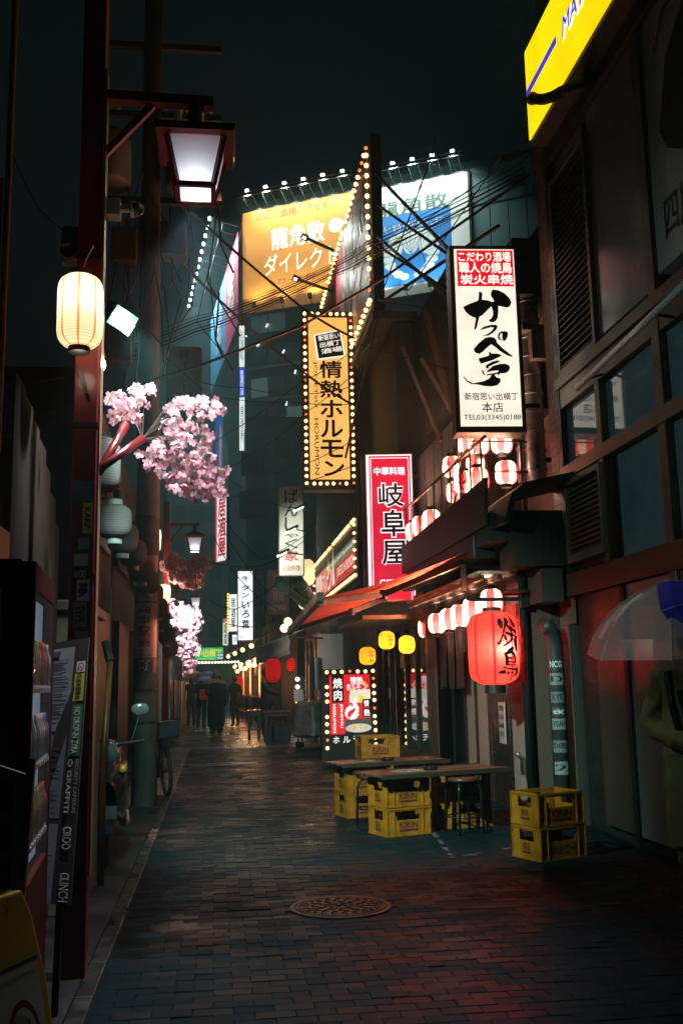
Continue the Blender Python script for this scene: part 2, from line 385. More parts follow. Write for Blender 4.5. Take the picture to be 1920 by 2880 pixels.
# ================================================================== corner building on the right
FX = 3.68
cb = thing('corner_building', 'dark modern building with bronze frames and blue glass on the right', 'building', (FX, 7, 0))
enamel = mat('grey_enamel_panel', (.2, .19, .185), .22, noise=.15, nscale=2, rvar=.1, spec=.45)
glassblue = mat('tinted_glass', (.15, .27, .34), .06, noise=.25, nscale=1.2, spec=.8, rvar=.03)
wb(MB().box(3.80, 10, 2.0, 10.40, 0, 9.8), 'core_wall', mat('dark_render', (.022, .02, .02), .75, noise=.3), cb)
# tiled pillar, tile by tile
tl = mat('brown_tile', (.19, .1, .075), .42, noise=.3, nscale=7, rvar=.1)
tm = MB().box(-.013, 0, -.113, .113, 0, .088).mesh('tile', tl)
tm2 = MB().box(-.1, .1, -.013, 0, 0, .088).mesh('tile', tl)
wb(MB().box(3.70, 3.80, 10.0, 10.42, 0, 7.7), 'pillar_core', mat('tile_grout', (.035, .028, .025), .9), cb)
for k in range(82):
    z = .08+k*.0925
    place('tile', tm, cb, (3.70-FX, 10.3-7, z)); 
    if k % 2 == 0 or True: place('tile', tm, cb, (3.70-FX, 10.065-7+.0, z), (0, 0, 0)) if k > 20 else None
wb(MB().box(3.62, 3.69, 9.86, 9.945, 2.3, 8.0), 'jamb', black, cb)
# louvre
lv = wb(MB().box(3.62, 3.69, 9.78, 9.855, 4.62, 6.86).box(3.62, 3.69, 8.80, 8.87, 4.62, 6.86).box(3.62, 3.69, 8.87, 9.78, 6.79, 6.86).box(3.62, 3.69, 8.87, 9.78, 4.62, 4.69), 'louvre_frame', aluminium, cb, bevel=.004)
sl = MB().add([(-.028, -.455, 0), (-.028, .455, 0), (.03, .455, .05), (.03, -.455, .05), (-.028, -.455, .008), (-.028, .455, .008), (.03, .455, .058), (.03, -.455, .058)],
              [(3, 2, 1, 0), (4, 5, 6, 7), (0, 1, 5, 4), (1, 2, 6, 5), (2, 3, 7, 6), (3, 0, 4, 7)]).mesh('slat', aluminium)
for k in range(29): place('slat', sl, lv, (3.655, 9.325, 4.71+k*.0715))
wb(MB().box(3.70, 3.80, 8.8, 9.86, 4.62, 6.86), 'louvre_back', black, cb)
# enamel panels, upper row
wb(MB().box(3.665, 3.80, 7.62, 8.795, 4.70, 7.05), 'panel', enamel, cb, bevel=.006)
wb(MB().box(3.62, 3.70, 7.47, 7.615, 2.2, 8.2), 'mullion', aluminium, cb, bevel=.005)
wb(MB().box(3.60, 3.72, 4.4, 9.95, 7.06, 7.22), 'lintel', mat('brown_metal', (.06, .03, .025), .5, .3), cb)
wb(MB().box(3.70, 3.80, 9.0, 10.1, 6.88, 7.25), 'panel', enamel, cb)
sp = wb(MB().box(3.66, 3.80, 4.2, 7.465, 4.78, 7.05), 'poster_panel', mat('poster_white', (.42, .43, .44), .5), cb)
ps = MB()
def on_wall(yw, zw, xw=FX): return lambda a, b: (xw-.024, yw-a, zw+b)
ps.text('四川', 0, .52, 0, .36, fn=on_wall(7.28, 4.98), bold=.02); wb(ps, 'lettering', ink, cb)
ps = MB(); ps.poly([(0, .2), (.12, -.02), (.35, -.16), (.7, -.2), (1.1, -.16), (1.3, .3), (1.3, 1.15), (.8, 1.2), (.2, .75)], fn=on_wall(7.25, 5.75)); wb(ps, 'bowl_picture', mat('dark_bowl', (.03, .012, .01), .4, noise=.7, nscale=7), cb)
ps = MB(); ps.stroke([(.02, .9), (.2, 1.15), (.5, 1.2)], [.03, .05, .03], lambda a, b: (FX-.026, 7.25-a, 5.75+b)); wb(ps, 'brush_mark', mat('brush_red', (.2, .03, .02), .5), cb)
# bronze bands and windows
wb(MB().box(3.60, 3.80, 4.2, 9.95, 4.50, 4.62), 'band', aluminium, cb, bevel=.005)
wb(MB().box(3.625, 3.80, 4.2, 9.95, 4.28, 4.495), 'band', aluminium, cb, bevel=.005)
for y0, y1, z0, z1 in ((8.92, 9.86, 3.66, 4.27), (7.66, 8.78, 3.66, 4.27), (6.3, 7.46, 3.66, 4.27), (7.66, 8.62, 2.54, 3.50), (6.3, 7.46, 2.54, 3.5), (5, 6.2, 2.54, 4.27)):
    wb(MB().box(3.69, 3.72, y0, y1, z0, z1), 'window_pane', glassblue, cb)
wb(MB().box(3.73, 3.80, 4.2, 9.95, 2.5, 4.28), 'window_backing', black, cb)
wb(MB().box(3.62, 3.72, 8.79, 8.91, 2.5, 4.27), 'mullion', aluminium, cb, bevel=.004)
wb(MB().box(3.62, 3.72, 6.18, 6.30, 2.5, 4.27), 'mullion', aluminium, cb, bevel=.004)
wb(MB().box(3.61, 3.72, 4.2, 9.95, 3.515, 3.65), 'transom', aluminium, cb, bevel=.004)
wb(MB().box(3.61, 3.80, 4.2, 9.95, 2.30, 2.53), 'transom', mat('brown_beam', (.11, .06, .035), .5, .4, noise=.3), cb, bevel=.005)
wb(MB().tube([(3.45, 8.9, 4.22), (3.45, 5.2, 4.42)], .03, 10), 'fixture_tube', mat('milky_tube', (.5, .6, .58), .3), cb, smooth=True)
for y_ in (8.7, 7.2): wb(MB().bar((3.45, y_, 4.23+(8.9-y_)*.054), (3.63, y_, 4.3), .02), 'tube_bracket', darkmetal, cb)
# vent grille
vg = wb(MB().box(3.58, 3.68, 8.82, 8.87, 2.62, 3.48).box(3.58, 3.68, 9.76, 9.82, 2.62, 3.48).box(3.58, 3.68, 8.87, 9.76, 3.42, 3.48).box(3.58, 3.68, 8.87, 9.76, 2.62, 2.70), 'vent_frame', mat('pale_grille', (.15, .14, .13), .5), cb, bevel=.004)
vs_m = MB().obox((0, 0, 0), (.07, .88, .012), (0, R(-38), 0)).mesh('slat', mat('grille_slat', (.16, .13, .1), .5))
for k in range(13): place('slat', vs_m, vg, (3.63, 9.315, 2.735+k*.053))
wb(MB().box(3.685, 3.725, 8.85, 9.8, 2.56, 3.48), 'vent_back', black, cb)
# ground floor
wb(MB().box(3.72, 3.80, 9.38, 9.95, 0, 2.3), 'recess', black, cb)
wb(MB().box(3.66, 3.80, 8.66, 9.37, .1, 2.29), 'panel', mat('brown_panel', (.05, .035, .033), .4, noise=.2, rvar=.1), cb, bevel=.005)
wb(MB().box(3.63, 3.80, 8.56, 8.655, 0, 2.29), 'mullion', black, cb)
wb(MB().box(3.655, 3.80, 3.2, 8.555, .1, 2.29), 'panel', mat('pale_panel', (.15, .15, .155), .35, noise=.2, nscale=1.5, rvar=.1), cb, bevel=.005)
wb(MB().box(3.70, 3.80, 3.2, 9.37, 0, .1), 'plinth', black, cb)

# yellow backlit shop sign
ysn = thing('shop_sign', 'large yellow backlit sign box with blue stripe high on the corner building', 'sign', (3.4, 7.4, 7.28))
wb(MB().box(3.42, 3.66, 4.9, 9.77, 7.24, 8.42), 'sign_box', mat('sign_case', (.16, .09, .06), .5, .3), ysn, bevel=.006)
yel = lit('yellow_acrylic', (1.0, .66, .002), 1.25)
for y0, y1 in ((8.765, 9.75), (4.95, 8.73)): wb(MB().box(3.404, 3.418, y0, y1, 7.3, 8.36), 'acrylic_face', yel, ysn)
blu = lit('blue_acrylic', (.06, .05, .75), .9)
wb(MB().quad((3.401, 9.74, 7.80), (3.401, 8.77, 7.80), (3.401, 8.77, 7.885), (3.401, 9.74, 7.885)), 'stripe', blu, ysn)
ml, mt_ = at(1291, 97, x=3.4), at(1297, 30, x=3.4); mh = mt_.z-ml.z
lt = MB(); lt.text('MATS', 0, mh*3.2, 0, mh, fn=lambda a, b: (3.400, ml.y-a-.25*b, ml.z+b), bold=.06); wb(lt, 'letter_outline', lit('white_acrylic', (1, 1, .9), 1.1), ysn)
lt = MB(); lt.text('MATS', .02, mh*3.2-.02, .02, mh-.02, fn=lambda a, b: (3.386, ml.y-a-.25*b, ml.z+b), bold=.015); wb(lt, 'lettering', blu, ysn)
hs = thing('exhaust_hose', 'brown corrugated flexible exhaust hose hanging in front of the yellow sign', 'hose', (3.3, 9.4, 7.4))
hp = [at(1222, 226, x=3.12), at(1245, 229, x=3.12), at(1268, 222, x=3.14), at(1290, 209, x=3.2), at(1312, 198, x=3.28), at(1335, 190, x=3.4), at(1350, 182, x=3.66)]
hpts = []
for i in range(len(hp)-1):
    for k in range(14): hpts.append(hp[i].lerp(hp[i+1], k/14))
hpts.append(hp[-1])
for _ in range(6): hpts = [hpts[0]]+[(hpts[i-1]+hpts[i]*2+hpts[i+1])/4 for i in range(1, len(hpts)-1)]+[hpts[-1]]
wb(MB().tube(hpts, [.046+.007*(i % 2) for i in range(len(hpts))], 12), 'hose', mat('hose_brown', (.07, .05, .03), .5), hs)
wb(MB().tube([hpts[0]+Vector((0, .03, 0)), hpts[0]-Vector((0, .03, 0))], .058, 14), 'cuff', mat('hose_cuff', (.2, .13, .08), .5), hs)
wb(MB().lathe([(.001, 0), (.09, 0), (.09, .05), (.06, .09)], 16, o=(0, 0, 0)), 'elbow', darkmetal, hs).location = hp[-1]-Vector((3.3, 9.4, 7.4))

# drainpipe with stickers by the recess
dp = thing('sticker_pipe', 'grey bent vent pipe covered in stickers behind the right crate stack', 'pipe', (3.52, 10.15, 0))
pz = [(3.52, 10.15, .02), (3.52, 10.15, 1.6), (3.52, 10.15, 1.78), (3.50, 10.14, 1.92), (3.44, 10.12, 2.0), (3.38, 10.1, 2.02)]
wb(MB().tube(pz, .085, 18), 'pipe', mat('grey_pipe', (.045, .045, .045), .5, noise=.3, nscale=6), dp, smooth=True)
for k, (bx, z, h) in enumerate((('VISAH', .95, .11), ('DEEJ', .72, .12), ('NCG', 1.55, .12), ('D', 1.4, .12), ('XYC', 1.22, .11), ('夜', 1.08, .1), ('2', .5, .13))):
    w0 = .075
    fnc = lambda a, b, z=z: (3.52+.0865*math.sin(a/.085-.35), 10.15-.0865*math.cos(a/.085-.35), z+b)
    mm = MB()
    for i in range(6): mm.add([fnc(-w0+i*.025, 0), fnc(-w0+(i+1)*.025, 0), fnc(-w0+(i+1)*.025, h), fnc(-w0+i*.025, h)], [(0, 1, 2, 3)])
    s_ = wb(mm, 'sticker', mat('sticker_%d' % (k % 3), [(.25, .25, .25), (.16, .17, .18), (.05, .05, .05)][k % 3], .5), dp)
    fn2 = lambda a, b, z=z: (3.52+.088*math.sin(a/.085-.35), 10.15-.088*math.cos(a/.085-.35), z+b)
    q = MB().text(bx, -w0*.85, w0*.85, h*.25, h*.8, fn=fn2, bold=.03); q = q.build('lettering', [ink, ink, white][k % 3], s_)
# ================================================================== grilled-chicken shop beside the corner building
pinkwall = mat('pink_tile_wall', (.38, .24, .21), .45, noise=.18, nscale=5, bump=.12, bscale=25)
wood = mat('dark_wood', (.05, .028, .02), .5, noise=.4, nscale=4, stretch=(1, 1, .15))
beige = mat('beige_slat_door', (.33, .24, .2), .55, noise=.15)
soffit = mat('soffit_board', (.5, .38, .3), .55, noise=.15, nscale=3)
sh = thing('yakitori_shop', 'two storey grilled chicken shop with dark door and lantern terrace', 'building', (3.4, 12.5, 0))
wb(MB().box(3.62, 8, 10.46, 15.35, 0, 3.28).box(4.2, 8, 10.46, 15.35, 3.29, 7.35).box(3.62, 4.19, 12.6, 15.35, 3.29, 7.35), 'core_wall', mat('shop_core', (.05, .04, .037), .8, noise=.3), sh)
# ground floor front, piece by piece from the corner
wb(MB().box(3.36, 3.61, 10.62, 11.28, .05, 2.61), 'tiled_wall', pinkwall, sh)
wb(MB().box(3.34, 3.61, 10.47, 10.61, 0, 3.1), 'corner_post', mat('corner_post_m', (.12, .07, .06), .5), sh)
wb(MB().box(3.40, 3.61, 11.29, 12.28, 0, 2.2), 'door_panel', mat('black_door', (.02, .017, .016), .3, noise=.3, rvar=.1), sh)
dw = wb(MB().box(3.385, 3.399, 11.42, 12.12, 1.3, 2.0), 'door_window', mat('dusty_glass', (.16, .13, .12), .12, noise=.3, nscale=3), sh)
wb(MB().box(3.375, 3.384, 11.74, 11.80, 1.3, 2.0), 'glazing_bar', wood, sh)
wb(MB().box(3.38, 3.61, 11.2, 12.3, 2.21, 2.62), 'lintel', wood, sh)
for y0, y1, mm in ((12.31, 12.42, wood), (12.43, 12.95, beige), (12.96, 13.05, wood), (13.06, 13.5, beige), (13.51, 13.62, wood), (13.63, 14.2, mat('dark_glass', (.02, .02, .02), .08))):
    if mm is beige:
        o_ = wb(MB().box(3.405, 3.61, y0, y1, .06, 2.2), 'door_panel', beige, sh)
        for k in range(int((y1-y0)/.035)): wb(MB().box(3.395, 3.404, y0+.006+k*.035, y0+.028+k*.035, .08, 2.18), 'slat', beige, sh)
    else: wb(MB().box(3.39, 3.61, y0, y1, .0, 2.2), 'door_frame' if mm is wood else 'door_window', mm, sh)
wb(MB().box(3.36, 3.61, 12.3, 14.3, 2.21, 2.62), 'lintel', wood, sh)
# soffit boards and beams over the seating
for k in range(9):
    y0 = 10.64+k*.46
    wb(MB().box(2.86, 3.6, y0, y0+.44, 2.62, 2.65), 'soffit_board', soffit, sh)
for k in range(4): wb(MB().box(2.88+k*.2, 2.93+k*.2, 10.62, 14.8, 2.55, 2.605), 'beam', wood, sh)
# terrace: slab and dark fascia
wb(MB().box(2.83, 3.6, 10.05, 14.6, 2.9, 3.2), 'terrace_slab', mat('terrace_dark', (.03, .022, .022), .6), sh)
fas = mat('dark_fascia', (.035, .028, .03), .55, noise=.3, nscale=2)
wb(MB().add([(2.79, 10.02, 3.06), (2.79, 14.75, 3.06), (2.79, 14.75, 3.46), (2.79, 9.95, 3.56), (2.825, 10.02, 3.06), (2.825, 14.75, 3.06), (2.825, 14.75, 3.46), (2.825, 9.95, 3.56)],
            [(0, 1, 2, 3), (7, 6, 5, 4), (0, 4, 5, 1), (1, 5, 6, 2), (2, 6, 7, 3), (3, 7, 4, 0)]), 'fascia', fas, sh)
# hood roof towards the corner building
hd = MB()
prof = [(2.86, 3.02), (2.95, 3.32), (3.1, 3.43), (3.7, 3.56), (3.7, 3.5), (3.12, 3.36), (3.0, 3.26), (2.92, 3.02)]
hd.add([(x, 9.55, z) for x, z in prof]+[(x, 10.46, z) for x, z in prof], [tuple(range(8))[::-1], tuple(range(8, 16))]+[(i, (i+1) % 8, 8+(i+1) % 8, 8+i) for i in range(8)])
wb(hd, 'hood_roof', mat('hood_black', (.02, .018, .018), .4), sh)
wb(MB().box(3.06, 3.6, 9.9, 10.45, 2.62, 3.2), 'bulkhead', mat('bulkhead_dark', (.035, .028, .026), .6, noise=.3), sh)
wb(MB().box(3.35, 3.58, 9.96, 10.4, 2.25, 2.6), 'meter_cabinet', mat('cabinet_grey', (.055, .048, .045), .5), sh)
# railing of the terrace
for k in range(10): wb(MB().bar((2.86, 10.3+k*.48, 3.2), (2.86, 10.3+k*.48, 4.02-.0*k), .02), 'baluster', rust, sh)
wb(MB().bar((2.86, 10.1, 4.04), (2.86, 14.75, 4.04), .028), 'handrail', rust, sh)
for y_ in (10.9, 11.5, 12.2):
    wb(MB().bar((2.95, y_, 3.2), (2.95, y_, 4.2), .022), 'rack_post', rust, sh); wb(MB().bar((3.5, y_, 3.2), (3.5, y_, 4.2), .022), 'rack_post', rust, sh)
for z_ in (4.16, 3.8):
    wb(MB().bar((2.95, 10.8, z_), (2.95, 12.3, z_), .018), 'rack_rail', rust, sh); wb(MB().bar((2.9, 10.9, z_+.02), (3.58, 10.9, z_+.02), .018), 'rack_rail', rust, sh)
    wb(MB().bar((2.9, 11.5, z_+.02), (3.58, 11.5, z_+.02), .018), 'rack_rail', rust, sh)
wb(MB().bar((2.95, 12.2, 3.5), (2.95, 10.8, 4.4), .025), 'stair_stringer', rust, sh)
# upper floor wall with soot, beams, ledges
uw = mat('sooty_pink_wall', (.3, .2, .17), .6, noise=.45, nscale=3, bump=.2)
wb(MB().box(4.1, 4.19, 10.46, 12.59, 3.3, 6.0), 'upper_wall', uw, sh)
wb(MB().box(3.2, 3.6, 12.65, 15.3, 3.3, 7.2), 'upper_wall', mat('upper_dark', (.055, .045, .04), .8, noise=.5, nscale=2.5), sh)
for (a, b) in (((2.98, 12.1, 4.9), (2.75, 12.3, 6.3)), ((3.1, 12.0, 4.6), (2.65, 12.2, 5.6)), ((3.05, 13.0, 4.7), (2.6, 13.2, 6.1))): wb(MB().bar(a, b, .09, .05), 'brace', mat('brown_brace', (.13, .08, .05), .6, noise=.3), sh)
for k in range(4): wb(MB().box(3.14, 3.19, 12.7+k*.6, 13.25+k*.6, 3.6, 4.9), 'shutter_panel', mat('shutter_%d' % (k % 2), [(.1, .09, .085), (.07, .06, .055)][k % 2], .6, noise=.4), sh)
wb(MB().box(3.6, 4.09, 10.9, 11.6, 5.55, 5.62).box(3.7, 4.09, 10.9, 11.5, 5.2, 5.54), 'ledge', mat('brown_ledge', (.14, .09, .075), .6), sh)
wb(MB().box(3.55, 4.15, 11.0, 12.3, 6.01, 6.75), 'roof_tank', mat('tank_brown', (.08, .045, .04), .6, noise=.4), sh)
# small things on the wall
wb(MB().box(3.33, 3.358, 10.78, 11.18, 1.2, 1.75), 'menu_sheet', mat('menu_paper', (.3, .17, .15), .7), sh)
tx = MB()
for k in range(4): tx.text('焼鳥もつ煮込み酒', 0, .06, 0, .5, vert=True, fn=lambda a, b, k=k: (3.327, 11.14-k*.09-a, 1.22+b))
wb(tx, 'lettering', ink, sh)
wb(MB().box(3.37, 3.384, 11.62, 11.86, .72, 1.2), 'notice_sheet', mat('notice_paper', (.5, .4, .36), .7), sh)
tx = MB()
for k, s_ in enumerate(('OTHER', 'CHARGE', '¥400', 'ONLY')): tx.text(s_, 0, .18, 0, .06, fn=lambda a, b, k=k: (3.366, 11.83-a, 1.1-k*.1+b), bold=.02)
wb(tx, 'lettering', ink, sh)
wb(MB().box(3.32, 3.36, 10.8, 11.2, 1.85, 2.3), 'lit_sign_box', mat('red_sign_box', (.5, .03, .03), .4), sh)
wb(MB().tube([(3.28, 10.42, 0), (3.28, 10.42, 3.05)], .045, 14), 'drainpipe', mat('black_pipe', (.015, .015, .015), .25), sh, smooth=True)
wb(MB().tube([(3.36, 10.52, 0), (3.36, 10.52, 2.6)], .03, 10), 'drainpipe', mat('pink_pipe', (.3, .2, .18), .4), sh, smooth=True)
wb(MB().tube([(3.3, 10.75, .45), (3.3, 10.75, .62), (3.22, 10.7, .68)], .03, 10), 'tap', steel, sh, smooth=True)

# noren curtain
nr = thing('noren_curtain', 'black split cloth curtain hanging over the shop door below the lanterns', 'curtain', (3.24, 13.2, 2.2))
cloth = mat('black_cloth', (.018, .015, .014), .85, noise=.3, bump=.3, bscale=15)
wb(MB().tube([(3.24, 11.3, 2.18), (3.24, 14.5, 2.12)], .022, 10), 'rail', wood, nr)
for k in range(6):
    y0 = 11.55+k*.46; n = 8; m_ = MB(); dz = .34 if k < 3 else .8
    for i in range(n):
        for j in range(5):
            def P_(i_, j_): return (3.24+.02*math.sin(i_*1.4+k)*(j_/4)-.01, y0+.44*i_/n, 2.165-j_*dz/5+(.02*math.sin(i_+k*2) if j_ == 5 else 0))
            m_.quad(P_(i, j), P_(i+1, j), P_(i+1, j+1), P_(i, j+1))
    wb(m_, 'cloth_panel', cloth, nr, smooth=True)

# retractable awning over the tables
aw = thing('retractable_awning', 'wide red brown retractable awning with folding arms over the tables', 'awning', (2.9, 13.2, 2.7))
c0, c1 = Vector((2.88, 10.95, 2.93)), Vector((2.88, 16.1, 2.93)); f0, f1 = Vector((1.15, 11.0, 2.40)), Vector((1.17, 15.9, 2.28))
fab = bpy.data.materials.new('awning_fabric'); fab.use_nodes = True; nt = fab.node_tree; nt.nodes.clear()
o_ = nt.nodes.new('ShaderNodeOutputMaterial'); mx = nt.nodes.new('ShaderNodeMixShader'); mx.inputs[0].default_value = .35
pb = nt.nodes.new('ShaderNodeBsdfPrincipled'); pb.inputs['Base Color'].default_value = (.56, .085, .05, 1); pb.inputs['Roughness'].default_value = .5
tr = nt.nodes.new('ShaderNodeBsdfTranslucent'); tr.inputs[0].default_value = (.56, .085, .05, 1)
nt.links.new(pb.outputs[0], mx.inputs[1]); nt.links.new(tr.outputs[0], mx.inputs[2]); nt.links.new(mx.outputs[0], o_.inputs[0])
m_ = MB(); NU, NV = 28, 14
for i in range(NU):
    for j in range(NV):
        def P_(a, b):
            a /= NU; b /= NV
            p = c0.lerp(c1, a).lerp(f0.lerp(f1, a), b); p.z -= .06*math.sin(math.pi*b)+.012*math.sin(a*40)*math.sin(math.pi*b); return tuple(p)
        m_.quad(P_(i, j), P_(i, j+1), P_(i+1, j+1), P_(i+1, j))
wb(m_, 'fabric', fab, aw, smooth=True)
wb(MB().obox((2.93, 13.4, 2.92), (.2, 5.5, .2)), 'cassette', black, aw, bevel=.03)
wb(MB().obox((2.93, 10.62, 2.92), (.26, .08, .26)), 'end_cap', black, aw, bevel=.02)
wb(MB().bar(f0+Vector((0, -.08, 0)), f1+Vector((0, .05, 0)), .07, .11), 'front_bar', darkmetal, aw, bevel=.008)
for y_ in (11.25, 15.2):
    k_ = (y_-11)/5.0; f = f0.lerp(f1, k_)
    sg = 1 if y_ < 13 else -1
    el = Vector((2.0, y_+sg*.55, 2.50)); a_ = Vector((2.85, y_, 2.82)); b_ = f+Vector((.04, 0, -.03))
    wb(MB().bar(a_, el, .05, .07), 'folding_arm', black, aw); wb(MB().bar(el, b_, .05, .06), 'folding_arm', black, aw)
    wb(MB().tube([el-Vector((0, 0, .06)), el+Vector((0, 0, .05))], .045, 12), 'elbow', black, aw)
wb(MB().tube([at(735, 1376, y=11.0), at(735, 1395, y=11.0)], .02, 8), 'end_hook', black, aw)
wb(MB().obox((2.8, 11.05, 2.62), (.05, .05, .3)), 'bracket', black, aw)

# ================================================================== lanterns
def lantern_parts(t, w, h, body_mats, mf=None, seg=32, ribs=22, squash=.5, cap_m=black, cap_r=.42, light=None, lcol=(1, .8, .55), lz=-.12, cap_h=.045, loff=(0, 0), spill=0):
    """paper body (barrel with hoops), rings at both ends; hangs below the origin of its Empty (origin = top ring)"""
    prof = []; n = ribs*2; r0 = w/2
    for i in range(n+1):
        u = i/n; zz = -h*u; tt = abs(2*u-1)
        r_ = r0*(1-tt**(2/squash*1.3))**(.5) if tt < 1 else 0
        r_ = max(r_, r0*cap_r)*(1+(.012 if i % 2 else -.004)); prof.append((r_, zz))
    MB().lathe(prof, seg, mf=mf).build('paper_shell', body_mats, t, smooth=True)
    MB().lathe([(r0*cap_r*.8, .004), (r0*cap_r*1.02, .004), (r0*cap_r*1.04, -cap_h*.2), (r0*cap_r*1.04, -cap_h), (r0*cap_r*.8, -cap_h)][::-1], seg, o=(0, 0, cap_h*.7)).build('top_ring', cap_m, t)
    MB().lathe([(.001, -cap_h), (r0*cap_r*1.02, -cap_h), (r0*cap_r*1.04, 0), (r0*cap_r*.8, .002)], seg, o=(0, 0, -h+cap_h*.2)).build('bottom_ring', cap_m, t)
    if light: lamp('bulb_light', 'POINT', (loff[0], loff[1], -h*(.5-lz)), light, lcol, t, size=.025)
    if spill: lamp('lantern_fill_point', 'POINT', (0, 0, -h-.05-cap_h), spill, lcol, t, size=.05)  # added point lamp below the closed base, spreads the lantern's light around it
    return prof
stripe_w = paper('stripe_paper_cream', (.9, .74, .52), .7, .8, .25, 340); stripe_r = paper('stripe_paper_red', (.75, .025, .03), .7, .55, .25, 340)
def striped(label, loc, w=.25, h=.29, rz=0, e=20.0, src=[None]):
    grp = 'red and white striped lanterns'
    if src[0] is None:
        t = thing('striped_lantern', label, 'lantern', loc, rz, grp)
        lantern_parts(t, w, h, [stripe_w, stripe_r], mf=lambda k, i: (k//4) % 2, seg=32, ribs=16, squash=.62, light=e, lcol=(1, .72, .48), cap_r=.5, lz=-.14, loff=(0, -.02), spill=0)
        MB().tube([(0, 0, .0), (0, 0, .14)], .004, 6).build('cord', black, t); src[0] = t
        return t
    t = copy_tree(src[0]); t.location = loc; t.rotation_euler = (0, 0, rz*0); t['label'] = label
    return t
rowp = [(1127, 1352), (1085, 1372), (1055, 1388), (1030, 1397), (1003, 1408), (978, 1420)]
for k, (x_, y_) in enumerate(rowp):
    p = at(x_, y_, x=3.1)
    sl_ = striped('lit striped lantern, %s from the big red lantern in the soffit row' % ORD[k], p, rz=.2*k)
    lamp('lantern_fill_spot', 'SPOT', (-.19, 0, -.1), 100, (1, .3, .15), sl_, .06, (-1.2, .15*(k-2), .5), 110, .8)  # added spot beside the lantern, aimed outwards to brighten the awning
    lamp('lantern_fill_spot', 'SPOT', (-.05, 0, .05), 30, (1, .6, .4), sl_, .1, (-.05, 0, .6), 160, .8); lamp('lantern_fill_point', 'POINT', (.02, 0, -.4), 1.5, (1, .55, .4), sl_, .06)  # added lamps: upward spot for the soffit, low point for the door panels
upl = [(1097, 990, 'left of the two just below the white shop sign'), (1150, 988, 'right of the two just below the white shop sign, beside the duct'), (1160, 1058, 'lower right of the terrace rack beside the silver duct'),
       (1037, 1048, 'at the left end of the terrace rack, above the stair'), (1095, 1074, 'near the top corner of the dark terrace board'), (1064, 1082, 'half hidden second behind the dark terrace board corner'),
       (1047, 1106, 'half hidden third behind the dark terrace board corner')]
for k, (x_, y_, s_) in enumerate(upl):
    p = at(x_, y_, y=[11.1, 11.1, 11.0, 12.2, 10.9, 11.6, 12.1][k])
    striped('glowing striped lantern %s' % s_, p, rz=.4*k)
for k, (x_, y_, yy) in enumerate([(990, 1170, 13.2), (965, 1185, 13.8), (950, 1200, 14.3)]):
    striped('striped lantern behind the terrace rail, %s of the three beside the red vertical sign' % ('right', 'middle', 'left')[k], at(x_, y_, y=yy), rz=.3*k)
for k, (x_, y_, yy) in enumerate([(1090, 1040, 12.6), (1072, 1000, 12.6)]):
    striped('dim striped lantern deep inside the terrace rack, %s one' % ('lower', 'upper')[k], at(x_, y_, y=yy), rz=.3*k+.2)

# big red lantern with brush writing
bl = thing('big_red_lantern', 'big glowing red paper lantern with black brush writing', 'lantern', (2.93, 10.4, 2.19))
red_p = paper('red_paper', (.93, .042, .03), .75, .4, .4, 310); red_s = paper('red_paper_seam', (.6, .008, .012), .7, .2, .2, 310)
prof = lantern_parts(bl, .53, .78, [red_p, red_s], mf=lambda k, i: 1 if (k+3) % 8 == 0 else 0, seg=64, ribs=40, squash=.36, light=24, loff=(.06, -.175), lcol=(1, .92, .8), cap_r=.37, cap_h=.05, lz=-.02)
MB().lathe([(.1, -.085), (.11, -.085), (.11, 0), (.1, 0)], 24, o=(0, 0, -.78)).build('base_collar', black, bl)
def rad(z):
    u = min(max(-z/.78, 0), 1)*(len(prof)-1); i = min(int(u), len(prof)-2); return prof[i][0]*(1-(u-i))+prof[i+1][0]*(u-i)
def lanfn(px, py):     # writing traced on the barrel: px,py of a close view whose body spans x 185..1350, y 300..2040
    z = -(py-300)/1740*.78; s_ = max(-.985, min(.985, (px-768)/583)); a = -math.pi/2+R(-15.5)+math.asin(s_)
    r_ = rad(z)+.004; return (r_*math.cos(a), r_*math.sin(a), z)
bs = MB(); K = lanfn
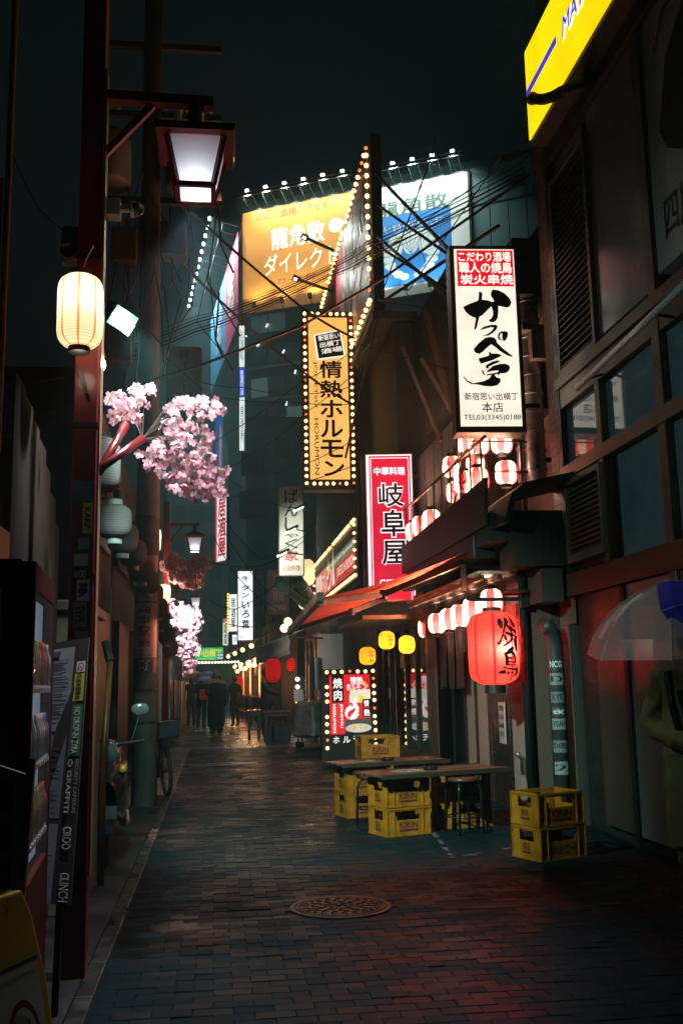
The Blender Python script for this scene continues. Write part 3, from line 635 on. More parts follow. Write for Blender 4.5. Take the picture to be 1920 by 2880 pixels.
for pts, w in (([(930, 560), (945, 640), (960, 720)], [110, 140, 70]), ([(1075, 530), (1085, 600), (1045, 690)], [80, 95, 60]), ([(1045, 690), (985, 900), (925, 1050), (890, 1090)], [50, 45, 50, 85]),
               ([(1190, 520), (1225, 620), (1250, 700)], [60, 70, 50]), ([(1105, 690), (1180, 740), (1250, 790), (1270, 850)], [60, 75, 70, 50]), ([(1130, 720), (1180, 830), (1210, 880)], [50, 45, 40]),
               ([(1070, 845), (1180, 890), (1300, 940)], [70, 60, 40]), ([(1030, 910), (1055, 1000), (1075, 1050)], [60, 60, 30]), ([(1180, 910), (1190, 1000), (1100, 1080), (1010, 1145)], [60, 60, 50, 50]),
               ([(1262, 970), (1262, 1100), (1285, 1260)], [60, 75, 40]), ([(1190, 1200), (1130, 1270), (1050, 1330)], [80, 120, 60]), ([(1035, 1320), (1065, 1450), (1055, 1570)], [70, 80, 70]),
               ([(1185, 1300), (1235, 1390), (1235, 1530)], [70, 55, 40]), ([(1110, 1420), (1180, 1430)], [55, 50]), ([(1065, 1505), (1225, 1525)], [40, 35]), ([(1045, 1580), (1240, 1590)], [45, 35]),
               ([(975, 1640), (1150, 1675), (1265, 1690)], [35, 50, 45]), ([(1270, 1660), (1272, 1780), (1225, 1850)], [60, 60, 35]), ([(860, 1755), (930, 1745), (990, 1745)], [35, 80, 90]), ([(1080, 1755), (1086, 1780)], [62, 55]), ([(1172, 1760), (1178, 1775)], [58, 55])):
    pp = []; ww = []
    for i in range(len(pts)-1):
        for q_ in range(4):
            t_ = q_/4; pp.append((pts[i][0]*(1-t_)+pts[i+1][0]*t_, pts[i][1]*(1-t_)+pts[i+1][1]*t_)); ww.append(w[i]*(1-t_)+w[i+1]*t_)
    pp.append(pts[-1]); ww.append(w[-1]); bs.stroke(pp, ww, K)
bs.build('brush_writing', ink, bl)
lamp('lantern_fill_spot', 'SPOT', (.22, .22, -.3), 85, (1, .035, .03), bl, .1, (.55, .8, -.35), 105, .8)  # added red spot outside the paper shell, brightens the tiled wall
lamp('lantern_fill_spot', 'SPOT', (.3, .0, -.3), 4, (1, .035, .03), bl, .1, (.9, -.1, -.4), 100, .8)  # second added red spot, weaker, thrown sideways from the lantern
bk = thing('lantern_bracket', 'dark iron bracket arm that carries the big red lantern', 'bracket', (3.2, 10.4, 2.33))
wb(MB().bar((2.7, 10.4, 2.315), (3.3, 10.4, 2.315), .03, .04).bar((2.66, 10.4, 2.325), (2.78, 10.4, 2.34), .05, .05), 'arm', darkmetal, bk)
wb(MB().tube([(2.93, 10.4, 2.3), (2.93, 10.4, 2.19)], .007, 6), 'hook', darkmetal, bk); wb(MB().box(3.24, 3.33, 10.34, 10.46, 2.22, 2.42), 'wall_plate', darkmetal, bk)
wb(MB().lathe([(.001, .05), (.08, .03), (.16, 0), (.15, -.01)], 20, o=(3.2, 10.4, 2.38)), 'rain_hat', mat('hat_red', (.2, .04, .04), .4), bk)
# round yellow lanterns outside the barbecue shop
yp = paper('yellow_paper', (.95, .45, .03), .75, .55, .2, 340)
yl0 = None
for k, (x_, y_, s_, e_) in enumerate(((887, 1450, 'middle round yellow lantern of three, with small black writing, above the illuminated board', 2.0), (933, 1460, 'brightest round yellow lantern, right of the three beside the black curtain', 3.4), (843, 1486, 'lowest round yellow lantern, left of the three, hanging on a wire above the illuminated board', .9))):
    t = thing('yellow_lantern', s_, 'lantern', at(x_, y_, y=15.0), 0, 'round yellow lanterns')
    lantern_parts(t, .245, .27, [yp], seg=28, ribs=14, squash=.62, light=e_, lcol=(1, .72, .3), cap_r=.42, cap_h=.025)
    MB().tube([(0, 0, 0), (.01, 0, .12), (-.01, 0, .25)], .004, 6).build('cord', black, t)
    ff = lambda a, b: (.127*math.sin(a/.122+.25), -.127*math.cos(a/.122+.25), -.135+b)
    if k != 1: MB().text('一番搾り', -.06, .06, -.02, .02, fn=ff, bold=.02).text('麒麟', -.04, .04, .04, .07, fn=ff).stroke([(0, -.05), (.003, -.08)], [.012, .02], ff).build('lettering', ink, t)

# ================================================================== white vertical sign of the shop
ks = thing('vertical_shop_sign', 'bright white vertical sign box with red top block and black brush writing', 'sign', (3.08, 10.6, 4.28), R(-4))
kw, kh = .70, 2.12
MB().box(-kw/2-.05, kw/2+.05, .0, .3, -.07, kh+.05).build('sign_case', mat('sign_case_brown', (.06, .032, .022), .5, noise=.3), ks, bevel=.008)
cream = lit('cream_acrylic', (1.0, .9, .74), 1.08)
MB().rect(-kw/2, kw/2, 0, kh, -.004).build('acrylic_face', cream, ks)
MB().rect(-kw/2+.03, kw/2-.015, kh*.785, kh*.993, -.008).build('red_block', lit('red_acrylic', (.9, .008, .02), .95), ks)
def kmap(x, y):
    xl = 82+(y-82)*165/2126; xr = 783+(y-100)*192/2112
    return ((x-xl)/(xr-xl)-.5)*kw, (1-(y-90)/2118)*kh
tx = MB(); kt = [('こだわり酒場', 140, 750, 125, 245), ('職人の焼鳥', 150, 770, 250, 388), ('炭火串焼', 170, 795, 400, 525)]
for s_, x0, x1, y0, y1 in kt:
    a, b = kmap(x0, (y0+y1)/2), kmap(x1, (y0+y1)/2); tx.text(s_, a[0], b[0], kmap(x0, y1)[1], kmap(x0, y0)[1], y=-.012, bold=.022)
tx.build('white_lettering', lit('white_print_lit', (1, .95, .85), 1.35), ks)
strokes = [[(397, 615), (420, 610), (440, 640), (436, 708), (500, 715), (560, 735), (577, 733), (575, 710), (540, 665), (540, 610), (560, 585), (620, 592), (700, 630), (760, 690), (785, 740), (770, 785), (735, 805), (690, 795), (632, 783), (635, 860), (630, 930), (605, 970), (570, 985), (535, 970), (525, 955), (555, 935), (575, 895), (570, 840), (550, 790), (520, 820), (480, 865), (450, 895), (415, 915), (405, 960), (390, 1040), (380, 1065), (360, 1070), (360, 1050), (372, 960), (372, 928), (330, 915), (280, 885), (240, 840), (220, 795), (290, 760), (390, 720), (398, 690)],
 [(430, 1070), (470, 1035), (560, 1010), (615, 1012), (635, 1030), (620, 1070), (580, 1110), (530, 1140), (450, 1147), (500, 1130), (550, 1100), (580, 1065), (590, 1045), (560, 1040), (500, 1055), (440, 1075)],
 [(360, 1305), (420, 1230), (490, 1170), (550, 1155), (600, 1165), (628, 1195), (630, 1220), (690, 1280), (760, 1335), (828, 1385), (815, 1395), (750, 1372), (680, 1330), (620, 1280), (565, 1245), (520, 1285), (470, 1335), (430, 1360), (385, 1345)],
 [(640, 1145), (650, 1110), (680, 1088), (740, 1090), (760, 1110), (755, 1160), (730, 1205), (700, 1200), (660, 1190), (642, 1170), (641, 1147), (664, 1148), (666, 1168), (680, 1185), (705, 1190), (690, 1170), (692, 1140), (690, 1112), (670, 1120), (663, 1146)],
 [(545, 1338), (552, 1328), (572, 1355), (640, 1355), (695, 1372), (680, 1390), (600, 1430), (540, 1450), (490, 1465), (455, 1475), (425, 1430), (430, 1410), (490, 1395), (545, 1380)],
 [(520, 1490), (590, 1450), (650, 1435), (680, 1445), (660, 1460), (590, 1490), (550, 1510), (545, 1535), (520, 1530), (512, 1515)],
 [(520, 1570), (600, 1500), (680, 1478), (740, 1475), (790, 1495), (800, 1530), (780, 1570), (740, 1590), (690, 1590), (660, 1612), (650, 1595), (620, 1605), (640, 1635), (690, 1650), (695, 1690), (660, 1730), (590, 1745), (510, 1740), (430, 1722), (350, 1715), (295, 1685), (262, 1645), (255, 1618), (300, 1670), (370, 1705), (430, 1695), (500, 1680), (560, 1650), (585, 1610), (530, 1615), (530, 1600), (600, 1590), (660, 1575), (665, 1555), (600, 1560), (540, 1575)],
 [(465, 1550), (480, 1550), (500, 1590), (515, 1610), (500, 1610), (478, 1590)]]
br = MB()
for s_ in strokes: br.poly([kmap(*p) for p in s_], y=-.009)
br.build('brush_writing', mat('brush_brown', (.03, .014, .01), .6), ks)
tx = MB()
for s_, x0, x1, y0, y1 in (('新宿思い出横丁', 275, 908, 1815, 1905), ('本店', 485, 740, 1930, 2045), ('TEL03(3345)0188', 280, 955, 2072, 2150)):
    a, b = kmap(x0, (y0+y1)/2), kmap(x1, (y0+y1)/2); tx.text(s_, a[0], b[0], kmap(x0, y1)[1], kmap(x0, y0)[1], y=-.009, bold=.012)
tx.build('lettering', ink, ks)
for z_ in (.3, 1.7): MB().box(kw/2-.3, kw/2+.3, .3, .36, z_, z_+.05).build('bracket', darkmetal, ks)

# silver ducts beside it
dt = thing('silver_duct', 'fat segmented silver exhaust duct climbing the wall beside the white sign', 'duct', at(1232, 1120, y=11.15))
dm = MB(); pr = []
z = 0
while z < 2.6: pr += [(.125, z), (.125, z+.2), (.137, z+.205), (.137, z+.225), (.125, z+.23)]; z += .23
dm.lathe(pr, 28).build('duct_pipe', steel, dt, smooth=False)
MB().lathe([(.11, 0), (.14, .05), (.14, .1), (.1, .2), (.001, .24)], 24, o=(0, 0, 2.62)).build('cowl', steel, dt, smooth=True)
for z_ in (.35, 1.5): MB().obox((.05, .06, z_), (.36, .05, .05)).build('clamp', rust, dt)
dt2 = thing('narrow_duct', 'narrow silver pipe standing left of the fat duct above the terrace', 'duct', at(1203, 1110, y=11.2))
MB().lathe([(.07, 0), (.07, .4), (.078, .41), (.078, .44), (.07, .45), (.07, 1.2), (.001, 1.2)], 20).build('duct_pipe', steel, dt2, smooth=True)
MB().lathe([(.085, .1), (.085, .14)], 20).build('collar', rust, dt2)
ac = thing('air_conditioner', 'dark outdoor air conditioner unit behind the white sign above the duct clamp', 'air conditioner', at(1225, 890, y=11.6))
MB().box(-.16, .3, -.3, .3, -.35, .32).build('casing', mat('ac_dark', (.03, .03, .03), .6), ac, bevel=.01)
for k in range(8): MB().box(-.175, -.162, -.27, .27, -.28+k*.07, -.25+k*.07).build('grille_bar', darkmetal, ac)
# ================================================================== beer crates, tables, stools
crate_y = mat('yellow_crate_plastic', (.46, .15, .006), .5, noise=.5, nscale=7, bump=.1, rvar=.15)
crate_red = mat('crate_red_print', (.13, .012, .02), .5)
CL, CWd, CH = .47, .365, .268
def crate_mesh():
    b = MB(); L_, D_, H_ = CL/2, CWd/2, CH; t = .012
    # floor grid and rims
    b.box(-L_+.01, L_-.01, -D_+.01, D_-.01, .0, .02)
    def side(fx):            # fx(u, v0, v1, w0, w1): a slab of a wall, u along, v out, w up
        pass
    for s_ in (-1, 1):
        for (u0, u1, w0, w1, ax) in ((-L_, L_, .0, .035, 'x'), (-L_, L_, .235, H_, 'x'), (-L_+.11, L_-.11, .035, .15, 'x'), (-L_, -L_+.09, .035, .235, 'x'), (L_-.09, L_, .035, .235, 'x')):
            y0, y1 = (D_-t, D_) if s_ > 0 else (-D_, -D_+t)
            if w0 == .035 and u1-u0 < .2: y0, y1 = (D_-t-.003, D_-.004) if s_ > 0 else (-D_+.004, -D_+t+.003)
            b.box(u0+.0005, u1-.0005, y0, y1, w0, w1)
        y0, y1 = (D_-t+.002, D_-.004) if s_ > 0 else (-D_+.004, -D_+t-.002)
        b.box(-L_+.09, -L_+.11, y0, y1, .035, .19); b.box(L_-.11, L_-.09, y0, y1, .035, .19)
        for (u0, u1, w0, w1) in ((-D_+t, D_-t, .0, .035), (-D_+t, D_-t, .235, H_), (-D_+.09, D_-.09, .035, .15), (-D_+t, -D_+.09, .035, .235), (D_-.09, D_-t, .035, .235)):
            x0, x1 = (L_-t, L_) if s_ > 0 else (-L_, -L_+t); b.box(x0, x1, u0, u1, w0, w1)
        # flanges
        yy = s_*(D_+.006); b.box(-L_-.012, L_+.012, min(yy, s_*D_), max(yy, s_*D_), .002, .016); b.box(-L_-.012, L_+.012, min(yy, s_*D_), max(yy, s_*D_), H_-.02, H_-.004)
        xx = s_*(L_+.006); b.box(min(xx, s_*L_), max(xx, s_*L_), -D_, D_, .002, .016); b.box(min(xx, s_*L_), max(xx, s_*L_), -D_, D_, H_-.02, H_-.004)
        for sx in (-1, 1):    # corner ribs
            for o_ in (.0, .075): b.box(sx*(L_-o_)-.006, sx*(L_-o_)+.006, min(s_*D_, s_*(D_+.008)), max(s_*D_, s_*(D_+.008)), .016, H_-.02)
    # bottle dividers
    for k in range(1, 5): b.box(-L_+k*CL/5-.003, -L_+k*CL/5+.003, -D_+t, D_-t, .02, .1)
    for k in range(1, 4): b.box(-L_+t, L_-t, -D_+k*CWd/4-.003, -D_+k*CWd/4+.003, .021, .09)
    return b.mesh('crate_body', crate_y)
CM = crate_mesh(); pm = MB()
pm.text('KIRIN', -.1, .1, .075, .135, y=-CWd/2-.002, bold=.03); pm.rect(-.1, .1, .047, .065, -CWd/2-.002)
PRN = pm.mesh('print', crate_red)
pm2 = MB().text('ホッピー', -.13, .13, .05, .135, y=-CWd/2-.002, bold=.02).mesh('print', mat('hoppy_print', (.09, .05, .03), .6))
pe = MB().text('麒', -.05, .05, .075, .135, y=-CL/2-.002).rect(-.06, .06, .05, .066, -CL/2-.002).mesh('print', crate_red)
def crate(label, loc, rz, hop=False, both=True):
    t = thing('beer_crate', label, 'crate', loc, rz, 'yellow beer crates')
    place('crate_body', CM, t); place('print', pm2 if hop else PRN, t)
    place('print', PRN, t, (0, 0, 0), (0, 0, math.pi)); place('print', pe, t, (0, 0, 0), (0, 0, -math.pi/2)); place('print', pe, t, (0, 0, 0), (0, 0, math.pi/2))
    return t
a1 = R(19)
ra = math.atan2(.18, .46)
rc = Vector((2.62, 8.15, 0)); ex = Vector((math.cos(ra), math.sin(ra), 0)); ey = Vector((-math.sin(ra), math.cos(ra), 0))
c_ = rc+ex*CL/2+ey*CWd/2
crate('yellow beer crate with brown katakana print, bottom of the stack by the right wall', c_, ra, hop=True)
crate('empty yellow beer crate on top of the stack by the right wall', c_+Vector((.0, 0, CH+.002)), ra-.02)
fc = Vector((1.63, 9.74, 0)); fx, fy = Vector((math.cos(a1), math.sin(a1), 0)), Vector((-math.sin(a1), math.cos(a1), 0)); c_ = fc+fx*CL/2+fy*CWd/2
crate('lower yellow crate at the near left end of the front table', c_, a1); crate('upper yellow crate holding the near left end of the front table', c_+Vector((0, 0, CH+.002)), a1+.015)
c2 = c_+fx*.8+fy*.12
crate('lower yellow crate under the right end of the front table behind the stool', c2, a1); crate('upper yellow crate under the right end of the front table behind the stool', c2+Vector((0, 0, CH+.002)), a1-.02)
bc = Vector((1.44, 11.17, 0)); a2 = R(15); gx, gy = Vector((math.cos(a2), math.sin(a2), 0)), Vector((-math.sin(a2), math.cos(a2), 0)); c3 = bc+gx*CL/2+gy*CWd/2
crate('lower yellow crate at the left end of the rear table', c3, a2); crate('upper yellow crate holding the left end of the rear table', c3+Vector((0, 0, CH+.002)), a2)
c4 = c3+gx*.74
crate('lower yellow crate under the right end of the rear table', c4, a2); crate('upper yellow crate under the right end of the rear table', c4+Vector((0, 0, CH+.002)), a2)
# third stack seen behind the rear table
c5 = at(866, 1722, y=12.6); c5.z = 0
for k, s_ in enumerate(('bottom crate of the stack behind the rear table', 'second crate from the ground behind the rear table', 'topmost yellow crate standing behind the rear table below the illuminated board')):
    crate(s_, (c5.x, c5.y, k*(CH+.002)), R(4))
ttop = mat('worn_table_wood', (.13, .055, .035), .28, noise=.45, nscale=5, rvar=.14, stretch=(.3, 2, 1))
def table(label, o, ex_, ey_, L_, D_, z):
    an = math.atan2(ex_.y, ex_.x); t = thing('plank_table', label, 'table', (o.x, o.y, z), an)
    n = 4; w = D_/n
    for k in range(n): MB().box(0, L_, k*w+.003, (k+1)*w-.003, 0, .024).build('plank', ttop, t, bevel=.004)
    MB().box(-.004, L_+.004, -.016, -.001, -.012, .03).build('edge_strip', wood, t); MB().box(-.004, L_+.004, D_+.001, D_+.016, -.012, .03).build('edge_strip', wood, t)
    for x_ in (.2, L_-.2): MB().box(x_-.03, x_+.03, .03, D_-.03, -.02, -.001).build('batten', wood, t)
    return t
tz = 2*(CH+.002)+.022
t1o = fc-fx*.1-fy*.1; table('front plank table resting on yellow crates', t1o, fx, fy, 1.5, .58, tz)
t2o = bc-gx*.1-gy*.1; table('rear plank table with shiny top resting on yellow crates', t2o, gx, gy, 1.32, .58, tz)
# things on the tables
def ashtray(label, p):
    t = thing('ashtray', label, 'ashtray', p); MB().lathe([(.001, .006), (.05, .006), (.06, .03), (.07, .032), (.072, .0), (.001, 0)], 24).build('bowl', mat('black_glass', (.01, .01, .012), .12), t, smooth=True)
    for k in range(3): MB().obox((.06*math.cos(k*2.1), .06*math.sin(k*2.1), .03), (.03, .012, .01), (0, 0, k*2.1)).build('notch', black, t)
ashtray('small black ashtray on the front table', t1o+fx*.72+fy*.3+Vector((0, 0, tz+.025))); ashtray('small black ashtray on the rear table', t2o+gx*.66+gy*.25+Vector((0, 0, tz+.025)))
mn = thing('menu_sheet', 'pale paper menu lying flat on the front table', 'menu', t1o+fx*.45+fy*.28+Vector((0, 0, tz+.027)), a1+.2)
MB().box(-.15, .15, -.1, .1, 0, .002).build('sheet', mat('menu_card', (.42, .36, .3), .6), mn)
for k in range(5): MB().box(-.12, .05+.015*(k % 3), .06-k*.03, .07-k*.03, .0021, .003).build('print_line', ink, mn)
mn = thing('menu_sheet', 'small paper lying on the left of the rear table', 'menu', t2o+gx*.35+gy*.25+Vector((0, 0, tz+.027)), a2+.1)
MB().box(-.14, .14, -.08, .08, 0, .002).build('sheet', MATS['menu_card'], mn)
for k in range(4): MB().box(-.11, .05, .05-k*.03, .06-k*.03, .0021, .003).build('print_line', ink, mn)
stm = mat('black_tube', (.012, .012, .012), .3, .2)
def stool(label, loc, rz, h=.46):
    t = thing('stool', label, 'stool', loc, rz, 'black tube stools')
    MB().lathe([(.001, h), (.14, h), (.158, h-.012), (.16, h-.03), (.15, h-.04), (.001, h-.04)], 28).build('seat', mat('seat_brown', (.1, .03, .02), .35), t, smooth=True)
    for k in range(4):
        a = math.pi/4+k*math.pi/2; MB().tube([(.1*math.cos(a), .1*math.sin(a), h-.04), (.15*math.cos(a), .15*math.sin(a), h-.06), (.175*math.cos(a), .175*math.sin(a), h-.12), (.19*math.cos(a), .19*math.sin(a), 0)], .013, 8).build('leg', stm, t, smooth=True)
    MB().tube([(.17*math.cos(a), .17*math.sin(a), .16) for a in [k*2*math.pi/24 for k in range(25)]], .008, 6, caps=False).build('foot_ring', stm, t)
stool('black tube stool with round brown seat in front of the front table', at(1066, 1912, z=0)+Vector((0, -.02, 0)), .3, .53)
stool('black tube stool tucked between the front and rear tables', c_+fx*.12+fy*.74, .8, .5)
stool('black stool under the right end of the rear table', c3+gx*.45+gy*(-.0), .1, .44)
# ================================================================== barbecue shop beyond: building, glass front, marquee signs
hb = thing('barbecue_building', 'dark three storey building with bulb marquee signs beyond the awning', 'building', (3.0, 20, 0))
dkwall = mat('dark_wall', (.045, .042, .04), .75, noise=.45, nscale=1.5, bump=.2)
wb(MB().box(3.25, 9, 15.4, 26.5, 0, 7.35), 'core_wall', dkwall, hb)
wb(MB().box(2.92, 3.24, 15.42, 19.0, 4.2, 7.3), 'upper_wall', mat('dark_wall2', (.03, .027, .026), .8, noise=.4), hb)
wb(MB().box(2.7, 3.24, 18.4, 26.4, 3.3, 7.3), 'upper_wall', dkwall, hb)
wb(MB().box(2.55, 3.3, 15.4, 26.5, 7.36, 7.5), 'roof_edge', mat('roof_edge_m', (.06, .06, .06), .6), hb)
# glass front along the alley, reflecting the illuminated board
gl = mat('shop_glass', (.05, .045, .03), .03, spec=.9)
wb(MB().box(3.04, 3.2, 14.35, 18.3, 0, .42), 'stall_riser', wood, hb)
for k, (y0, y1) in enumerate(((14.5, 15.25), (15.35, 16.1), (16.2, 17.0), (17.1, 18.2))):
    wb(MB().box(3.10, 3.12, y0, y1, .43, 2.3), 'window_pane', gl, hb)
    wb(MB().box(3.06, 3.16, y1+.01, y1+.09, .43, 2.3), 'mullion', black, hb)
wb(MB().box(3.06, 3.16, 14.36, 14.49, .43, 2.3), 'mullion', black, hb)
wb(MB().box(3.0, 3.24, 14.3, 18.3, 2.31, 2.75), 'transom_box', mat('olive_brown', (.07, .05, .028), .6, noise=.3), hb)
wb(MB().box(2.2, 3.24, 14.9, 17.9, 2.40, 2.46), 'porch_ceiling', mat('porch_brown', (.1, .07, .04), .6, noise=.3), hb)
wb(MB().box(3.14, 3.2, 14.4, 18.3, .43, 2.3), 'window_backing', mat('interior_olive', (.11, .09, .05), .8, noise=.4, nscale=2), hb)
wb(MB().bar((2.98, 18.25, 0), (2.98, 18.25, 2.4), .08), 'porch_post', darkmetal, hb)

bulb_on = mat('bulb_on', (1, .8, .5), .4, emit=(1, .5, .17), estr=5.5); bulb_dim = mat('bulb_dim', (.8, .4, .15), .4, emit=(1, .3, .06), estr=1.0)
bmesh_on = MB().sphere((0, 0, 0), .032, 10, 6).mesh('bulb', bulb_on, True); bmesh_dim = MB().sphere((0, 0, 0), .026, 10, 6).mesh('bulb', bulb_dim, True)
brr = random.Random(11)
def bulbs(parent, pts, dim=.12, sc=1):
    for p in pts:
        o = place('bulb', bmesh_dim if brr.random() < dim else bmesh_on, parent, p); o.scale = (sc,)*3
def between(a, b, n): a = Vector(a); b = Vector(b); return [a.lerp(b, k/(n-1)) for k in range(n)]

# tall orange vertical sign framed by bulbs
vsg = thing('vertical_marquee_sign', 'tall orange vertical sign framed with round bulbs and big black characters', 'sign', (2.11, 18.0, 5.06), R(-2))
W2, H2 = .49, 3.42
MB().box(-W2, W2, .03, .38, -.06, H2).build('sign_case', mat('marquee_case', (.03, .02, .014), .5), vsg, bevel=.01)
MB().rect(-.37, .37, .13, H2-.13, .024).build('acrylic_face', lit('orange_acrylic', (1.0, .50, .12), 1.1), vsg)
MB().rect(-.40, -.372, .10, H2-.1, .02).rect(.372, .40, .1, H2-.1, .02).rect(-.372, .372, H2-.128, H2-.1, .02).rect(-.372, .372, .1, .128, .02).build('inner_trim', rust, vsg)
tx = MB(); zt = 2.44; hh = .385
for k, ch in enumerate('情熱ホルモン'):
    z1 = zt-k*hh
    vv, _ = glyph(ch, .03)
    tx.text(ch, -.17, .26, z1-hh*.92, z1-.01, y=.018, bold=.028) if ch != 'ン' else tx.text(ch, -.12, .27, z1-hh*.85, z1-.03, y=.018, bold=.03)
tx.text('JONETSU', -.29, -.21, 1.52, 2.42, y=.018, rot90=True, bold=.005); tx.text('HORUMON', -.28, -.2, .22, 1.3, y=.018, rot90=True, bold=.005)
tx.build('lettering', ink, vsg)
sq = [(-.24, 2.92), (.22, 3.02), (.30, 2.54), (-.18, 2.47)]
MB().poly([(a*1.12-.003, 2.74+(b-2.74)*1.12) for a, b in sq], y=.020).build('label_border', lit('label_white', (1, .95, .85), 1.0), vsg)
MB().poly(sq, y=.014).build('label_block', ink, vsg)
tx = MB(); fs = lambda a, b: (-.205+a*.46+b*.0+(1-b)*.06, .009, 2.52+b*.42+a*.085)
for s_, r0, r1, x0, x1 in (('新宿思い', .68, .95, .02, .88), ('出横丁', .36, .62, .04, .9), ('酒場', .06, .3, .05, .92)): tx.text(s_, x0, x1, r0, r1, fn=fs, bold=.02)
tx.build('white_lettering', MATS['label_white'], vsg)
nb = 26
bulbs(vsg, between((-.44, .01, .06), (-.44, .01, H2-.06), nb)+between((.44, .01, .06), (.44, .01, H2-.06), nb)+between((-.30, .01, .05), (.30, .01, .05), 6)+between((-.30, .01, H2-.06), (.30, .01, H2-.06), 6))
for z_ in (.5, 2.8): MB().box(.4, .75, .15, .25, z_, z_+.06).build('bracket', rust, vsg)

# roof sign running along the alley
def roofart(t, y0, y1, z0, z1, xf, kind):
    # u: 0 at the near end, 1 at the far end; v up. artwork printed on the face
    fn = lambda u, v, d=.006: (xf-d, y0+(y1-y0)*u, z0+(z1-z0)*v)
    P = lambda pts, name, m, d=.006: wb(MB().poly(pts, fn=lambda a, b: fn(a, b, d)), name, m, t)
    return fn, P
rs = thing('roof_sign', 'long red roof sign edged with bulbs, seen steeply from its dark end', 'sign', (2.6, 19.6, 7.8))
wb(MB().box(2.62, 2.74, 15.75, 23.4, 7.72, 10.75), 'sign_case', mat('roof_case', (.02, .018, .017), .6), rs)
wb(MB().box(2.6, 2.78, 15.5, 15.74, 7.4, 10.72), 'end_post', mat('end_post_black', (.018, .017, .017), .7), rs)
redp = mat('sign_red_print', (.55, .02, .03), .5, noise=.15, nscale=3)
wb(MB().quad((2.612, 15.9, 7.92), (2.612, 15.9, 10.55), (2.612, 23.2, 10.55), (2.612, 23.2, 7.92)), 'printed_face', redp, rs)
fn, P = roofart(rs, 15.9, 23.2, 7.92, 10.55, 2.612, 0)
yelp = mat('sign_yellow_print', (.6, .42, .06), .5); whp = mat('sign_white_print', (.75, .72, .66), .5); grp_ = mat('sign_green_print', (.3, .34, .12), .5, noise=.6, nscale=6)
P([(.0, .0), (.13, .0), (.12, .2), (.05, .3), (.0, .28)], 'picture_patch', grp_); P([(.6, 0), (1, 0), (1, .28), (.8, .45), (.66, .3)], 'picture_patch', yelp); P([(.0, .62), (.03, .7), (.035, .95), (.0, 1.0)], 'picture_patch', yelp)
P([(.01, .3), (.12, .34), (.17, .45), (.1, .58), (.01, .6)], 'picture_patch', mat('plate_grey', (.42, .4, .36), .5, noise=.5, nscale=5)); P([(.42, 0), (.55, 0), (.52, .45), (.48, .6), (.45, .4)], 'flame', whp); P([(.2, 0), (.32, 0), (.34, .18), (.27, .34), (.22, .2)], 'flame', whp)
P([(.02, .02), (.10, .02), (.09, .1), (.06, .16)], 'flame', yelp, .01)
tx = MB()
for k, ch in enumerate('情熱ホルモン'):
    u0 = .09+(5-k)*0; 
tx.text('情熱', .06, .46, .62, .98, fn=lambda u, v: fn(.52-u, v, .012), bold=.03); tx.text('ホルモン', .0, .44, .22, .62, fn=lambda u, v: fn(.54-u, v, .012), bold=.03)
wb(tx, 'lettering', whp, rs)
bulbs(rs, [p-rs.location for p in between((2.58, 15.84, 10.64), (2.58, 23.3, 10.64), 30)+between((2.58, 15.84, 7.84), (2.58, 15.84, 10.5), 15)+between((2.58, 16.0, 7.84), (2.58, 23.2, 7.84), 26)], sc=1.25)
for (px, py, y_) in ((700, 545, 20.5), (680, 640, 20.8)):
    e_ = at(px, py, y=y_); w_ = Vector((2.6, y_+.3, e_.z-.15)); al = wb(MB().bar(e_, w_, .05, .05), 'lamp_arm', black, rs)
    wb(MB().obox(e_, (.16, .12, .1), (0, .4, 0)), 'lamp_head', black, rs); wb(MB().obox(e_+Vector((-.02, -.062, -.04)), (.07, .02, .05), (0, .4, 0)), 'lamp_glass', mat('lamp_white', (1, 1, 1), .3, emit=(.9, 1, .95), estr=9), rs)
    lamp('arm_light', 'SPOT', e_-rs.location+Vector((0, 0, .1)), 120, (.95, 1, .92), rs, .08, Vector((2.62, 19, 9.4))-rs.location, 110, .8)
# big dark framework under the roof sign
fr = thing('sign_scaffold', 'black steel framework carrying the roof sign above the dark block', 'scaffold', (2.7, 15.2, 7.3))
for a, b in (((2.6, 15.2, 7.3), (2.4, 18.0, 5.6)), ((2.62, 15.3, 7.0), (2.62, 18.5, 7.6)), ((2.55, 15.0, 7.42), (3.4, 11.0, 6.9)), ((2.6, 15.0, 9.7), (2.75, 10.75, 6.4)), ((2.6, 15.0, 8.6), (3.0, 10.8, 5.6))): wb(MB().bar(a, b, .035, .035), 'strut', black, fr)

# lower marquee panel along the shop front
lm = thing('shopfront_marquee', 'red and green shopfront panel edged with bulbs above the awning', 'sign', (2.6, 22.3, 3.5))
wb(MB().box(2.63, 2.9, 18.3, 26.3, 3.4, 4.55), 'sign_case', MATS['marquee_case'], lm)
wb(MB().quad((2.622, 18.55, 3.56), (2.622, 18.55, 4.2), (2.622, 26.1, 4.2), (2.622, 26.1, 3.56)), 'acrylic_face', lit('marquee_red', (.62, .06, .05), .75), lm)
wb(MB().quad((2.616, 18.55, 3.98), (2.616, 18.55, 4.2), (2.616, 23.0, 4.2), (2.616, 23.0, 3.98)), 'green_band', lit('marquee_green', (.2, .26, .15), .7), lm)
tx = MB(); fn3 = lambda u, v: (2.608, 26.0-u, 3.56+v)
mwh = lit('marquee_white', (1, .92, .75), .9)
wb(MB().text('JONETSU HORUMON', 4.6, 7.3, .08, .34, fn=fn3), 'lettering', mwh, lm); wb(MB().text('Please Enjoy Fresh & Tasty Horumon', 3.4, 7.2, .48, .58, fn=fn3), 'lettering', mwh, lm)
